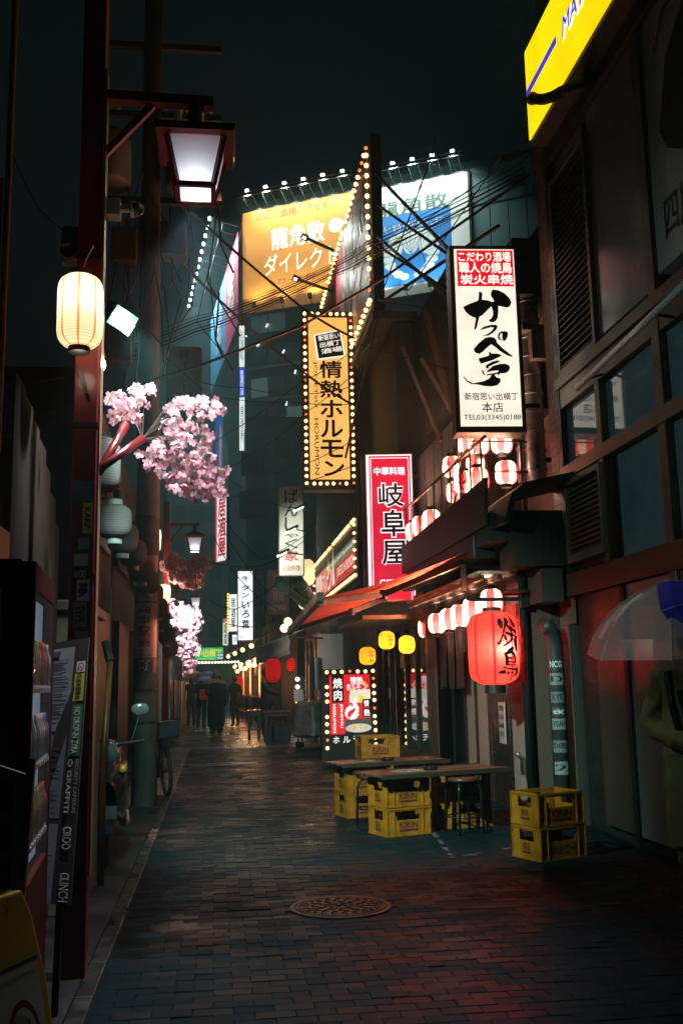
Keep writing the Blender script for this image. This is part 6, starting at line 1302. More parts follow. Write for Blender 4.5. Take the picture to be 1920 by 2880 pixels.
for k in range(24): a0, a1_ = 2*math.pi*k/24, 2*math.pi*(k+1)/24; rg.add([T3(.075*r_*math.cos(a_), .37+.1*r_*math.sin(a_)) for r_, a_ in ((1, a0), (1, a1_), (.82, a1_), (.82, a0))], [(0, 1, 2, 3)])
rg.add([T3(-.055, .43), T3(-.045, .44), T3(.055, .31), T3(.045, .3)], [(0, 1, 2, 3)]); rg.text('禁止', -.05, .05, .32, .42, fn=T3, bold=.02); rg.build('prohibition_mark', mat('prohibition_red', (.3, .03, .04), .5), wf)
MB().add([T3(-.1, .545), T3(.1, .545), T3(.1, .555), T3(-.1, .555)], [(0, 1, 2, 3)]).build('blue_line', mat('blue_line', (.05, .08, .35), .5), wf); MB().text('駐輪', -.09, .09, .03, .13, fn=T3, bold=.03).build('lettering', mat('prohibition_red', (.3, .03, .04), .5), wf)
MB().tube([(-.03, -.02, .66), (0, -.02, .69), (.03, -.02, .66)], .016, 8).build('handle', wy, wf)

# utility pole with plate signs
up_ = at(333, 1700, y=13.0); upo = thing('utility_pole', 'grey concrete utility pole with wrapped advertising plates', 'utility pole', (up_.x, 13.0, 0))
MB().tube([(0, 0, 0), (0, 0, 4.6)], [.16, .15], 20).build('pole', concrete, upo, smooth=True)
plate = mat('plate_pink', (.36, .27, .23), .4, noise=.15); z0_, z1_ = at(333, 1510, y=12.85).z, at(333, 1385, y=12.85).z
def wrap(z0, z1, m_, nm, r_=.168): mm = MB().lathe([(r_, z0), (r_, z1)], 14, a0=R(-150), a1=R(-35)); return mm.build(nm, m_, upo, smooth=True)
cyl = lambda r_: (lambda a, b: (r_*math.sin(a/.168), -r_*math.cos(a/.168), b))
wrap(z0_, z1_, plate, 'advert_plate'); zb2 = at(333, 1545, y=12.85).z; wrap(zb2, z0_-.02, mat('plate_dark', (.03, .03, .03), .4), 'address_plate'); zt2 = at(333, 1275, y=12.85).z; wrap(z1_+.02, zt2, plate, 'advert_plate')
tx = MB(); H_ = z1_-z0_; tx.text('商', -.1, .07, z1_-.2*H_, z1_-.03*H_, fn=cyl(.171), bold=.02).text('事', -.1, .07, z1_-.38*H_, z1_-.22*H_, fn=cyl(.171), bold=.02).text('堂', -.09, .06, z1_-.62*H_, z1_-.42*H_, fn=cyl(.171), bold=.02).text('新宿7-15-17', -.13, .1, z0_+.1*H_, z0_+.15*H_, fn=cyl(.171)).text('3371-67', -.13, .1, z0_+.02*H_, z0_+.07*H_, fn=cyl(.171)).rect(0, 0, 0, 0, 0)
tx.build('lettering', ink, upo); MB().text('徒歩7分', -.09, .06, z0_+.19*H_, z0_+.33*H_, fn=cyl(.171), bold=.03).build('block_lettering', ink, upo)
MB().text('西新宿', -.1, .07, zb2+.16, z0_-.06, fn=cyl(.171)).text('1-2', -.07, .04, zb2+.03, zb2+.13, fn=cyl(.171)).build('white_lettering', mat('dim_white_print', (.4, .4, .4), .6), upo)
MB().text('ラーメン', -.05, .05, z1_+.06, zt2-.05, fn=cyl(.171), vert=True, bold=.02).build('red_lettering', mat('sign_red_ink', (.35, .03, .03), .6), upo)
for z_ in (1.0, 1.4, 3.6): MB().lathe([(.165, z_), (.165, z_+.04)], 20).build('band', darkmetal, upo)
# yellow guy-wire guard
yg = thing('guy_wire_guard', 'slanting yellow plastic guard on a guy wire behind the red post', 'guard', at(243, 1720, y=8.0)); a, b = at(238, 1735, y=8.0), at(253, 1520, y=8.3)
wb(MB().tube([a-Vector((0, .0, a.z)), a, b], .024, 14), 'sleeve', mat('guard_yellow', (.1, .04, .006), .4, noise=.3), yg, smooth=True); wb(MB().tube([b, b+Vector((-.05, .1, .16))], .034, 12), 'cap', black, yg); wb(MB().tube([b, at(262, 1100, y=9)], .005, 6), 'wire', black, yg)
# white vertical sign high on the left
ws, w, h = plain_sign('grey_vertical_sign', 'unlit grey vertical sign with rounded top high on the left', 385, 797, 461, 945, 17, mat('unlit_grey_sign', (.16, .165, .165), .5, noise=.15), mat('rim_grey', (.12, .12, .12), .5), round_=True)
MB().text('買', -w*.35, w*.35, h*.80, h*.95, y=-.004, bold=.01).text('イーシー', -w*.3, w*.3, h*.32, h*.78, y=-.004, vert=True, bold=.01).text('商事', -w*.5, w*.5, h*.22, h*.3, y=-.004).text('会', -w*.3, w*.3, h*.03, h*.18, y=-.004).build('lettering', mat('faded_ink', (.05, .05, .05), .6), ws); MB().bar((0, .1, -.5), (0, .1, 0), .06).build('mount', darkmetal, ws); MB().bar((0, .1, -.5), (-.9, .1, -.5), .06).build('mount', darkmetal, ws)
# banners with red lettering below the office block
for k, (x0, y0, x1, y1) in enumerate(((556, 1040, 605, 1090), (552, 1130, 615, 1190))):
    t, w, h = plain_sign('dim_banner', '%s dim teal banner with red curly lettering below the office block' % ('upper', 'lower')[k], x0, y0, x1, y1, 52, mat('teal_banner', (.05, .09, .1), .6)); MB().text('Ch', -w*.6, w*.8, h*.2, h*.8, y=-.004).build('red_lettering', mat('banner_red', (.16, .02, .03), .6), t)
# ================================================================== scooter and bicycle on the left
def wheel(t, c, r_, tw, name='wheel', spokes=20):
    w_ = MB(); rt_ = [(r_-tw+tw*math.cos(a), tw*math.sin(a)) for a in [k*2*math.pi/10 for k in range(11)]]
    m_ = MB().lathe([(a, b) for a, b in rt_], 40); o = m_.build(name, rubber, t, c, (0, R(90), 0), smooth=True)
    MB().lathe([(r_-tw*2.1, -tw*.6), (r_-tw*1.7, -tw*.6), (r_-tw*1.7, tw*.6), (r_-tw*2.1, tw*.6)], 40).build('rim', steel, o); sp_ = MB()
    for k in range(spokes): a = 2*math.pi*k/spokes; sp_.tube([(.02*math.cos(a+.4), .02*math.sin(a+.4), .02*(1 if k % 2 else -1)), ((r_-tw*1.9)*math.cos(a), (r_-tw*1.9)*math.sin(a), 0)], .0015, 4)
    sp_.build('spokes', steel, o); MB().tube([(0, 0, -.04), (0, 0, .04)], .022, 10).build('hub', darkmetal, o)
bike = thing('bicycle', 'dark bicycle with fat front tyre leaning beside the utility pole', 'bicycle', (-.62, 13.95, 0), R(-16), rot=(0, R(-4), R(14)))
wheel(bike, (0, .05, .34), .34, .028); wheel(bike, (0, 1.12, .34), .34, .028)
bf = mat('bike_frame', (.05, .012, .012), .3, .4)
for a, b, r_ in (((0, .27, .72), (0, .62, .3), .02), ((0, .27, .72), (0, .86, .7), .018), ((0, .62, .3), (0, .86, .7), .018), ((0, .62, .3), (0, 1.12, .34), .012), ((0, .86, .7), (0, 1.12, .34), .011), ((0, .24, .85), (0, .28, .68), .022), ((.05, .05, .34), (.05, .22, .7), .013), ((-.05, .05, .34), (-.05, .22, .7), .013)): MB().tube([a, b], r_, 10).build('frame_tube', bf, bike, smooth=True)
MB().tube([(-.28, .34, 1.0), (-.2, .26, 1.0), (0, .23, .96), (.2, .26, 1.0), (.28, .34, 1.0)], .012, 8).build('handlebar', darkmetal, bike); MB().obox((0, .88, .86), (.15, .27, .06)).build('saddle', black, bike, bevel=.02); MB().tube([(0, .86, .7), (0, .88, .84)], .013, 8).build('seat_post', steel, bike)
MB().tube([(0, .62-.06, .3), (0, .62+.06, .3)], .09, 20).build('chainring', darkmetal, bike); MB().box(-.17, .17, -.16, .1, .78, 1.0).build('basket', mat('blue_cover', (.012, .025, .05), .5, noise=.4), bike, bevel=.02); MB().obox((0, .06, .74), (.06, .05, .05)).build('headlamp', mat('lamp_clear', (.3, .3, .3), .1), bike)
MB().tube([(.0, -.24+.05, .55), (0, -.05, .71), (0, .2, .68), (0, .36, .5)], .03, 8).build('mudguard', black, bike); MB().tube([(.06, .2, .62), (.08, .3, .4), (.06, .5, .3)], .006, 6).build('cable_red', mat('cable_red', (.3, .03, .015), .4), bike)
sc_ = thing('scooter', 'black scooter with round mirror parked behind the red post', 'scooter', (-.98, 9.4, 0), R(6))
gloss = mat('scooter_black', (.012, .012, .013), .2, coat=.5)
body = MB(); secs = [(-.75, .5, .1, .2), (-.6, .62, .17, .3), (-.45, .7, .2, .34), (-.2, .4, .18, .14), (.1, .45, .2, .25), (.4, .62, .2, .26), (.7, .66, .16, .18), (.85, .66, .06, .08)]
n = 16
body.add([(sx*math.cos(2*math.pi*k/n), y_, cz+hz*math.sin(2*math.pi*k/n)) for y_, cz, sx, hz in secs for k in range(n)], [(i*n+k, i*n+(k+1) % n, (i+1)*n+(k+1) % n, (i+1)*n+k) for i in range(len(secs)-1) for k in range(n)]+[tuple(range(n)), tuple((len(secs)-1)*n+k for k in range(n))][::1])
body.build('body_shell', gloss, sc_, smooth=True); wheel(sc_, (0, -.68, .22), .22, .05, spokes=8); wheel(sc_, (0, .6, .22), .22, .05, spokes=8)
MB().obox((0, .38, .84), (.28, .62, .1)).build('seat', rubber, sc_, bevel=.04); MB().tube([(-.33, -.36, 1.0), (-.1, -.45, .98), (.1, -.45, .98), (.33, -.36, 1.0)], .016, 8).build('handlebar', darkmetal, sc_)
MB().sphere((0, -.55, .9), (.13, .1, .11), 16, 10).build('headlight', mat('headlight_glass', (.05, .055, .06), .12), sc_, smooth=True)
for s_ in (-1, 1):
    MB().tube([(s_*.22, -.4, 1.0), (s_*.28, -.38, 1.2)], .007, 6).build('mirror_stem', darkmetal, sc_); MB().sphere((s_*.29, -.4, 1.27), (.08, .02, .055), 16, 8).build('mirror', mat('mirror_glass', (.6, .65, .68), .08, .9), sc_, rot=(0, 0, 0), smooth=True)
    MB().sphere((s_*.15, -.6, .78), (.035, .04, .04), 10, 6).build('indicator', mat('indicator_orange', (.5, .18, .02), .3), sc_, smooth=True)
MB().box(-.1, .1, -.92, -.915, .42, .52).build('number_plate', mat('plate_pale', (.1, .12, .13), .5), sc_); MB().text('し 25-81', -.08, .08, .44, .5, y=-.918).build('lettering', ink, sc_)
MB().box(-.06, .06, -.925, -.92, .3, .38).build('blue_sticker', mat('sticker_royal', (.015, .04, .15), .5), sc_); MB().tube([(.17, -.2, .3), (.2, .2, .25), (.2, .7, .28)], .035, 10).build('exhaust', steel, sc_); MB().tube([(.1, -.6, .8), (.16, -.5, .6), (.15, -.4, .4)], .006, 6).build('brake_cable', mat('cable_brown', (.2, .1, .07), .4), sc_)

# ================================================================== tall dark pole with transformers
tp = at(345, 640, y=12.2); tpo = thing('transformer_pole', 'tall dark utility pole crowded with transformers and cable coils', 'utility pole', (tp.x, 12.2, 4.6))
MB().tube([(0, 0, -.2), (0, 0, 7.5)], [.14, .11], 16).build('pole', mat('pole_dark', (.012, .014, .016), .8, noise=.3), tpo, smooth=True)
for z_ in (3.0, 4.2, 5.2): MB().box(-.9, .9, -.04, .04, z_, z_+.08).build('crossarm', darkmetal, tpo)
for x_ in (-.5, .45): MB().lathe([(.001, 0), (.24, 0), (.26, .05), (.26, .6), (.22, .7), (.001, .72)], 20).build('transformer', mat('transformer_grey', (.06, .065, .07), .6), tpo, (x_, -.25, 3.1), smooth=True)
for k in range(6): MB().lathe([(.001, 0), (.03, 0), (.05, .04), (.03, .08), (.05, .12), (.03, .16)], 10).build('insulator', mat('insulator_white', (.3, .31, .33), .3), tpo, (-.75+k*.3, 0, 4.28))
for k, (x_, z_) in enumerate(((-.3, 2.3), (.3, 2.4), (-.35, 1.0))): MB().box(-.16, .16, -.14, .14, -.22, .22).build('junction_box', mat('box_dark', (.02, .022, .025), .8), tpo, (x_, -.2, z_), bevel=.02)
cl = MB(); r6 = random.Random(8)
for k in range(26):
    x_, z_ = r6.uniform(-.4, .9), r6.uniform(1.2, 3.0); L_ = r6.uniform(.4, 1.4); cl.tube([(x_, -.2+r6.uniform(-.1, .1), z_+.4), (x_+r6.uniform(-.2, .2), -.25, z_-L_*.5), (x_+r6.uniform(-.3, .3), -.2, z_-L_)], r6.uniform(.006, .016), 5)
cl.build('cable_tangle', rubber, tpo)
MB().tube([(.35, -.3, 3.8), (.35, -.3, 4.3)], .05, 10).build('fuse_tube', mat('fuse_pale', (.4, .42, .5), .4), tpo); MB().tube([(.7, -.3, 3.0), (.9, -.3, 3.0)], .06, 10).build('fuse_tube', MATS['fuse_pale'], tpo)
ep = thing('drain_mast', 'thin brown metal mast at the far left edge', 'mast', at(8, 700, y=6.5)); MB().tube([(0, 0, -1), (0, 0, 2.3)], .022, 10).build('mast_tube', rust, ep); MB().tube([(-.05, 0, -.4), (-.05, 0, .9)], .02, 8).build('second_tube', darkmetal, ep)

# ================================================================== billboard block far behind
BD = 75.0; RZ = math.atan2(-.463, .886); bex = Vector((math.cos(RZ), math.sin(RZ), 0)); bn = Vector((math.sin(RZ), -math.cos(RZ), 0))
B0_ = at(557, 490, y=BD); B0_.z = 0; PLN = (B0_, bn)
def bl_(px, py): p = at(px, py, plane=PLN)-B0_; return p.dot(bex), p.z
blk = thing('billboard_block', 'tall dark teal office block carrying the advertising billboards', 'building', B0_, RZ)
xr, _ = bl_(1290, 420); zt = bl_(560, 470)[1]; teal = mat('teal_cladding', (.08, .17, .175), .5, noise=.2, nscale=.3)
MB().box(-.2, xr+8, .6, 22, 0, zt+.2).build('wall', mat('block_wall', (.05, .11, .12), .6, noise=.3, nscale=.2), blk)
# cladding strips to the right of the white billboard
x1 = bl_(1080, 480)[0]
for k in range(14):
    xa = x1+k*1.35
    MB().box(xa+.03, xa+1.32, .3, .6, zt-16, zt-.6).build('cladding_strip', teal, blk)
for k in range(4): MB().box(x1, x1+19, .25, .3, zt-3.6*(k+1), zt-3.6*(k+1)+.1).build('cladding_joint', darkmetal, blk)
# office windows under the orange billboard
zb = bl_(560, 726)[1]; xo = bl_(690, 900)[0]; off = mat('office_glass', (.035, .06, .07), .15, noise=.3, nscale=.5)
for r_ in range(9):
    for c in range(5):
        MB().box(.5+c*1.5, 1.85+c*1.5, .45, .6, zb-1.4-r_*2.6, zb-.4-r_*2.6+.5).build('window', lit('office_lit_window', (.35, .6, .58), .05) if (r_*5+c*3) % 7 in (0, 3) else off, blk)
    MB().box(.2, 8.4, .38, .5, zb-1.75-r_*2.6, zb-1.6-r_*2.6).build('floor_band', teal, blk)
for k in range(26): MB().box(5.2, 8.5, .3, .42, zb-1.2-k*.55, zb-.95-k*.55).build('louvre', teal, blk)
ol = mat('office_lamp', (1, 1, 1), .3, emit=(.85, 1, .95), estr=2.2)
for px, py, a in ((648, 805, .6), (675, 852, .3), (655, 925, .3), (562, 770, 0), (650, 1085, .0), (590, 790, .9), (610, 745, .6)): u, z_ = bl_(px, py); MB().obox((u, .25, z_), (.1, .06, .3 if a else .1), (0, a, 0)).build('ceiling_lamp', ol, blk)
def billboard(name, label, c, facem):
    us = [bl_(*p) for p in c]; t = thing(name, label, 'billboard', B0_, RZ); u0, u1 = us[0][0], us[1][0]; z0, z1 = us[2][1], us[0][1]
    MB().box(u0-.15, u1+.15, .05, .55, z0-.15, z1+.15).build('frame', darkmetal, t); MB().rect(u0, u1, z0, z1, .03).build('printed_sheet', facem, t)
    return t, u0, u1, z0, z1
ob, u0, u1, z0, z1 = billboard('orange_billboard', 'floodlit orange billboard with white characters high on the far block', ((557, 490), (822, 448), (557, 722)), mat('orange_sheet', (.62, .27, .045), .5, noise=.12, nscale=.4))
def bt(t, items, m_, d=.015):
    for s_, px0_, py0_, px1_, py1_, bo in items:      # heights read at the left end of each row
        a, b = bl_(px0_, py0_), bl_(px1_, py0_); c0 = bl_(px0_, py1_)
        MB().text(s_, a[0], b[0], c0[1], a[1], y=d, bold=bo).build('lettering', m_, t)
bt(ob, [('龍角散', 622, 526, 746, 577, .03), ('ダイレクト', 605, 588, 775, 636, .03)], mat('board_white_print', (.8, .82, .76), .5))
tri_ = [('のと、直接、うるおう', 588, 492, 775, 509, .008), ('トローチ剤', 622, 642, 722, 657, .02), ('のどの荒れ・不快感に', 625, 664, 745, 676, .0)]
bt(ob, tri_, mat('board_brown_print', (.28, .06, .02), .5)); c_ = bl_(771, 517); MB().poly([(c_[0]+.62*math.cos(t), c_[1]+.62*math.sin(t)) for t in [k*2*math.pi/36 for k in range(36)]], y=.012).build('white_disc', MATS['board_white_print'], ob)
a, b = bl_(575, 712), bl_(640, 700); bt(ob, [('第3類医薬品', 590, 700, 640, 712, 0)], mat('board_brown2', (.4, .14, .03), .5))
wbd, v0, v1, y0_, y1_ = billboard('white_blue_billboard', 'floodlit white billboard with a blue square and pale leaf crest', ((848, 438), (1072, 402), (860, 690)), mat('white_sheet', (.72, .75, .72), .5))
z_b = bl_(1075, 655)[1]
bu0, bz1 = bl_(850, 520); bu1, bz0 = bl_(1040, 630); MB().rect(v0+.02, bu1, bz0-.2, bz1+.55, .024).build('blue_square', mat('blue_sheet', (.015, .17, .50), .5), wbd)
bt(wbd, [('龍角散', 862, 468, 1028, 505, .015), ('鎮咳去痰剤', 880, 440, 1000, 450, .0), ('株式会社龍角散', 915, 640, 1005, 650, 0)], mat('board_dark_green', (.05, .11, .09), .5)); bt(wbd, [('たん・せき・のどあれ・こえに', 870, 522, 1018, 538, .01)], MATS['board_white_print'], .012)
cu, cz = bl_(943, 585); ccst = MB(); crest = mat('crest_pale', (.62, .68, .66), .5)
for s_ in (-1, 1):
    for k in range(9):
        a = math.pi/2+s_*(.42+.30*k); R_ = 1.72; px_, pz_ = cu+R_*math.cos(a), cz+R_*math.sin(a); ra_ = .52-.025*k
        ccst.poly([(px_+ra_*math.cos(t)*1.15, pz_+ra_*.8*math.sin(t)) for t in [i*2*math.pi/14 for i in range(14)]], y=.014-.0006*k, m=0)
for s_, w_ in ((0, .62), (-.75, .5), (.75, .5)):
    ccst.poly([(cu+s_*1.5+math.sin(s_)*.0+w_*math.cos(t), cz+1.0-abs(s_)*.35+.95*math.sin(t)*(1-.2*abs(s_))) for t in [i*2*math.pi/18 for i in range(18)]], y=.008)
ccst.build('leaf_crest', crest, wbd); ln = MB()
for k in range(18): a = math.pi*.5+.35*(k-8.5)*1.02; 
for k in range(18):
    a = math.pi/2+(-1 if k < 9 else 1)*(.57+.30*(k % 9)); ln.stroke([(cu+1.3*math.cos(a), cz+1.3*math.sin(a)), (cu+2.25*math.cos(a+.05), cz+2.25*math.sin(a+.05))], .045, lambda x_, z_: (x_, .004, z_))
for d_ in (-.9, -.45, 0, .45, .9): ln.stroke([(cu, cz+.1), (cu+d_*.7, cz+1.0), (cu+d_, cz+1.7-abs(d_)*.5)], .045, lambda x_, z_: (x_, .004, z_))
ln.build('crest_lines', mat('blue_line_sheet', (.04, .2, .42), .5), wbd)
# lamps on the top gantry and at the foot of the boards
lh = mat('gantry_lamp', (1, 1, 1), .3, emit=(.8, 1, .95), estr=14); lmesh = MB().obox((0, 0, 0), (.26, .16, .16)).mesh('lamp_head', lh)
def gantry(t, u0, u1, zt_, n, e, col):
    MB().bar((u0, -1.2, zt_+.75), (u1, -1.2, zt_+.75), .07).bar((u0, -1.2, zt_+1.05), (u1, -1.2, zt_+1.05), .05).build('gantry_rail', mat('gantry_steel', (.12, .14, .14), .5), t)
    for k in range(n*2): u = u0+(u1-u0)*(k+.5)/(n*2); MB().bar((u, -1.2, zt_+.75), (u, .2, zt_+.2), .05).bar((u, -1.2, zt_+.75), (u, -1.2, zt_+1.05), .04).build('gantry_strut', MATS['gantry_steel'], t)
    for k in range(n):
        u = u0+(u1-u0)*(k+.5)/n; place('lamp_head', lmesh, t, (u, -1.25, zt_+1.15)); lamp('gantry_light', 'SPOT', (u, -1.4, zt_+.9), e, col, t, .15, (u, .0, zt_-2.6), 120, .9)
gantry(ob, u0+.2, u1, z1, 6, 1500, (1, .93, .72)); gantry(wbd, v0, v1, y1_, 5, 1300, (.85, 1, .92))
for t, ua, ub, zz_, col, e in ((ob, u0, u1, z0, (1, .9, .6), 800), (wbd, v0, v1, y0_, (.85, 1, .95), 600)):
    for k in range(4):
        u = ua+(ub-ua)*(k+.6)/4.2; MB().obox((u, -.9, zz_+.25), (.26, .2, .5), (R(25), 0, 0)).build('foot_lamp', black, t); MB().bar((u, -.8, zz_-.1), (u, .3, zz_-.35), .06).build('foot_lamp_arm', black, t); lamp('foot_light', 'SPOT', (u, -1.1, zz_+.45), e, col, t, .12, (u, .0, zz_+2.2), 115, .9)
# pink and blue board on the receding left face
RZ2 = R(96.4); lex = Vector((math.cos(RZ2), math.sin(RZ2), 0)); ln_ = Vector((-math.sin(RZ2-math.pi), math.cos(RZ2-math.pi), 0))
pkb = thing('pink_blue_billboard', 'pink and blue billboard sharply foreshortened round the corner of the block', 'billboard', B0_+bn*.3)
PB = B0_+bn*.1-bex*.35; zt1, zb1 = zt-2.2, at(545, 770, y=78).z
def pb(s_, z_, d=0): p = PB+lex*s_; return (p.x-B0_.x-bn.x*.3-d, p.y-B0_.y-bn.y*.3, z_)
MB().quad(pb(0, zb1), pb(0, zt1), pb(8, zt1), pb(8, zb1)).build('pink_sheet', mat('pink_sheet', (.6, .04, .14), .5), pkb); MB().quad(pb(8.02, zb1), pb(8.02, zt1), pb(20, zt1), pb(20, zb1)).build('blue_sheet', mat('cyan_sheet', (.03, .28, .55), .5), pkb)
MB().quad(pb(-.1, zb1-.4, -.3), pb(-.1, zt1+.4, -.3), pb(20.1, zt1+.4, -.3), pb(20.1, zb1-.4, -.3)).build('backing', darkmetal, pkb)
tx = MB().text('龍角散', 0, 1, 0, 1, vert=True, fn=lambda a_, b_: pb(2+4*a_, zb1+2+(zt1-zb1-4)*b_, .06), bold=.03).text('のどすっきり', 0, 1, 0, 1, vert=True, fn=lambda a_, b_: pb(10+6*a_, zb1+2+(zt1-zb1-4)*b_, .06), bold=.03); tx.build('lettering', MATS['board_white_print'], pkb)
gm = mat('gantry_lamp2', (1, 1, 1), .3, emit=(.85, 1, .95), estr=14); gmesh = MB().obox((0, 0, 0), (.2, .4, .14)).mesh('lamp_head', gm)
for k in range(13):
    s_ = .5+k*1.6; p = Vector(pb(s_, zt1+1.2, 2.2)); place('lamp_head', gmesh, pkb, p); MB().bar(p, Vector(pb(s_, zt1+.6, 0)), .06).build('gantry_strut', MATS['gantry_steel'], pkb)
    if k % 2 == 0: lamp('gantry_light', 'SPOT', p+Vector((.1, 0, -.2)), 2200, (.9, 1, .95), pkb, .15, Vector(pb(s_, zt1-3.5, 0)), 130, .9)
MB().bar(pb(0, zt1+1.2, 1.9), pb(20.5, zt1+1.2, 1.9), .07).bar(pb(0, zt1+.6, 1.2), pb(20.5, zt1+.6, 1.2), .06).build('gantry_rail', MATS['gantry_steel'], pkb)
# narrow lit sign on the corner and dark lower mass
cs_ = thing('corner_strip_sign', 'thin white and blue lit strip sign on the corner of the far block', 'sign', at(556, 1035, y=73), R(-12)); zA, zB = at(556, 1035, y=73).z, at(556, 748, y=73).z; H_ = zB-zA
MB().box(-.22, .22, .02, .4, 0, H_).build('sign_case', darkmetal, cs_)
for z0__, z1__, m_ in ((0, .42, 'strip_white'), (.425, .66, 'strip_blue'), (.665, 1, 'strip_white')): MB().rect(-.2, .2, H_*z0__, H_*z1__, .01).build('acrylic_face', lit('strip_blue', (.03, .1, .8), .9) if 'blue' in m_ else lit('strip_white', (.9, 1, .95), 1.0), cs_)
MB().text('お酒処', -.12, .12, H_*.72, H_*.97, y=.0, vert=True).text('居酒屋', -.12, .12, H_*.08, H_*.35, y=.0, vert=True).build('lettering', ink, cs_); MB().text('新宿西口店', -.12, .12, H_*.44, H_*.64, y=.0, vert=True, bold=.02).build('white_lettering', MATS['strip_white'], cs_)
lowb = thing('dark_tower', 'dark teal tower block standing left of the billboard block', 'building', (-2, 90, 0)); MB().box(-2.5, 3.2, 3, 20, 0, 25).build('wall', mat('tower_wall', (.04, .09, .1), .6, noise=.3, nscale=.3), lowb)
for r_ in range(8):
    for c in range(3): MB().box(-2+c*1.7, -.8+c*1.7, 2.9, 2.99, 3+r_*2.7, 4.6+r_*2.7).build('window', off, lowb)
vb = thing('blue_strip_poster', 'narrow blue and cream vertical poster glowing left of the far block', 'sign', at(503, 1130, y=80), 0); H_ = at(503, 930, y=80).z-at(503, 1130, y=80).z
MB().box(-.35, .35, .03, .3, 0, H_).build('sign_case', darkmetal, vb); MB().rect(-.33, .33, 0, H_, .02).build('blue_face', lit('poster_blue', (.03, .12, .5), .5), vb); MB().poly([(-.02, 0), (.2, 0), (.22, H_*.7), (.1, H_*.8), (.0, H_*.6)], y=.01).build('figure_picture', lit('poster_cream', (.6, .35, .22), .5), vb)
mid = thing('mid_block', 'dark unlit block behind the rounded white sign', 'building', (2.2, 55, 0)); MB().box(-.1, 7, 13, 25, 0, 20).build('wall', mat('mid_wall', (.04, .08, .09), .7, noise=.3, nscale=.4), mid)
for r_ in range(6):
    for c in range(2): MB().box(.3+c*1.6, 1.4+c*1.6, 12.9, 12.99, 5+r_*2.4, 6.5+r_*2.4).build('window', off, mid)

# ================================================================== overhead cables
cabm = mat('cable_black', (.012, .012, .012), .6)
def cable(pts, ya, yb, r_, lab, sag=.0):
    n = len(pts); ps = []
    for i, (x_, y_) in enumerate(pts): ps.append(at(x_, y_, y=ya+(yb-ya)*i/(n-1)))
    out = []
    for i in range(n-1):
        for k in range(10): f = k/10; p = ps[i].lerp(ps[i+1], f); p.z -= sag*math.sin(math.pi*f); out.append(p)
    out.append(ps[-1]); o_ = out[0].copy(); r_ = r_*.7
    b = MB().tube([p-o_ for p in out], r_, 6).build('overhead_cable', cabm, None, o_); tag(b, lab, 'cable', 'overhead cables')
cable([(400, 455), (449, 496), (699, 711), (815, 777)], 13.5, 17.0, .03, 'thick black cable slanting down to the orange vertical sign, upper of two', .03)
cable([(380, 560), (509, 694), (687, 847), (808, 929)], 13.5, 17.0, .028, 'thick black cable slanting across the orange vertical sign, lower of two', .03)
cable([(-40, 985), (449, 844), (690, 750), (875, 642), (1215, 402)], 11.5, 11.0, .024, 'thick black cable rising from the left edge to the corner building')
for k in range(7): cable([(300, 775+k*9), (449, 727+k*7), (558, 692+k*6), (762, 606+k*5), (845, 552+k*8), (1205, 372+k*12-(30 if k > 4 else 0))], 13, 11, .006+.004*(k % 3), 'thin cable of the bundle crossing both billboards, %s from the top' % ORD[k], .02)
for k, (a, b) in enumerate((((867, 471), (1030, 585)), ((867, 565), (1030, 668)), ((867, 690), (1040, 715)), ((938, 667), (1150, 360)), ((880, 665), (1008, 310)), ((985, 660), (950, 470)), ((820, 790), (1040, 850)))): cable([a, b], 14.5, 11.5, (.03, .03, .03, .012, .014, .006, .012)[k], ('upper of two black struts slanting over the blue billboard', 'lower of two black struts slanting over the blue billboard', 'nearly level black strut below the blue billboard', 'cable rising right across the white billboard to the corner building', 'near vertical black cable crossing the pale leaf crest', 'hair thin loose wire in front of the leaf crest', 'cable sagging right from the foot of the orange sign')[k])
for k, pts in enumerate(([(420, 1060), (496, 1013), (690, 879), (830, 790)], [(430, 1120), (600, 1030), (700, 950), (835, 835)], [(527, 1100), (615, 1150), (690, 1165)], [(560, 1080), (650, 1085), (830, 1000)], [(520, 1140), (640, 1120), (835, 1060)], [(440, 870), (560, 890), (700, 905), (830, 880)], [(450, 905), (700, 925), (820, 925)], [(500, 1190), (560, 1290), (620, 1360)], [(490, 1230), (550, 1330), (640, 1400)], [(470, 1370), (540, 1400), (650, 1330)], [(480, 1290), (600, 1300), (700, 1240)], [(480, 1410), (560, 1440), (640, 1420)], [(505, 1180), (600, 1285), (720, 1215)])):
    cable(pts, 18, 17, .010, 'thin slack wire in the tangle above the far alley', .05)
for k, pts in enumerate(([(20, 330), (90, 480), (200, 560)], [(0, 900), (80, 960), (190, 905)], [(0, 870), (150, 866)], [(0, 1000), (90, 975), (200, 930)], [(330, 410), (395, 530), (410, 540)])): cable(pts, 7.2, 7.4, .006, 'thin sagging wire on the left behind the red post', .03)
cable([(1215, 350), (1100, 420), (900, 560)], 10.4, 14, .012, 'cable leaving the corner of the building below the yellow sign'); cable([(960, 790), (1010, 822), (1060, 830)], 14, 12, .006, 'thin wire looping beside the dark upper wall', .05)

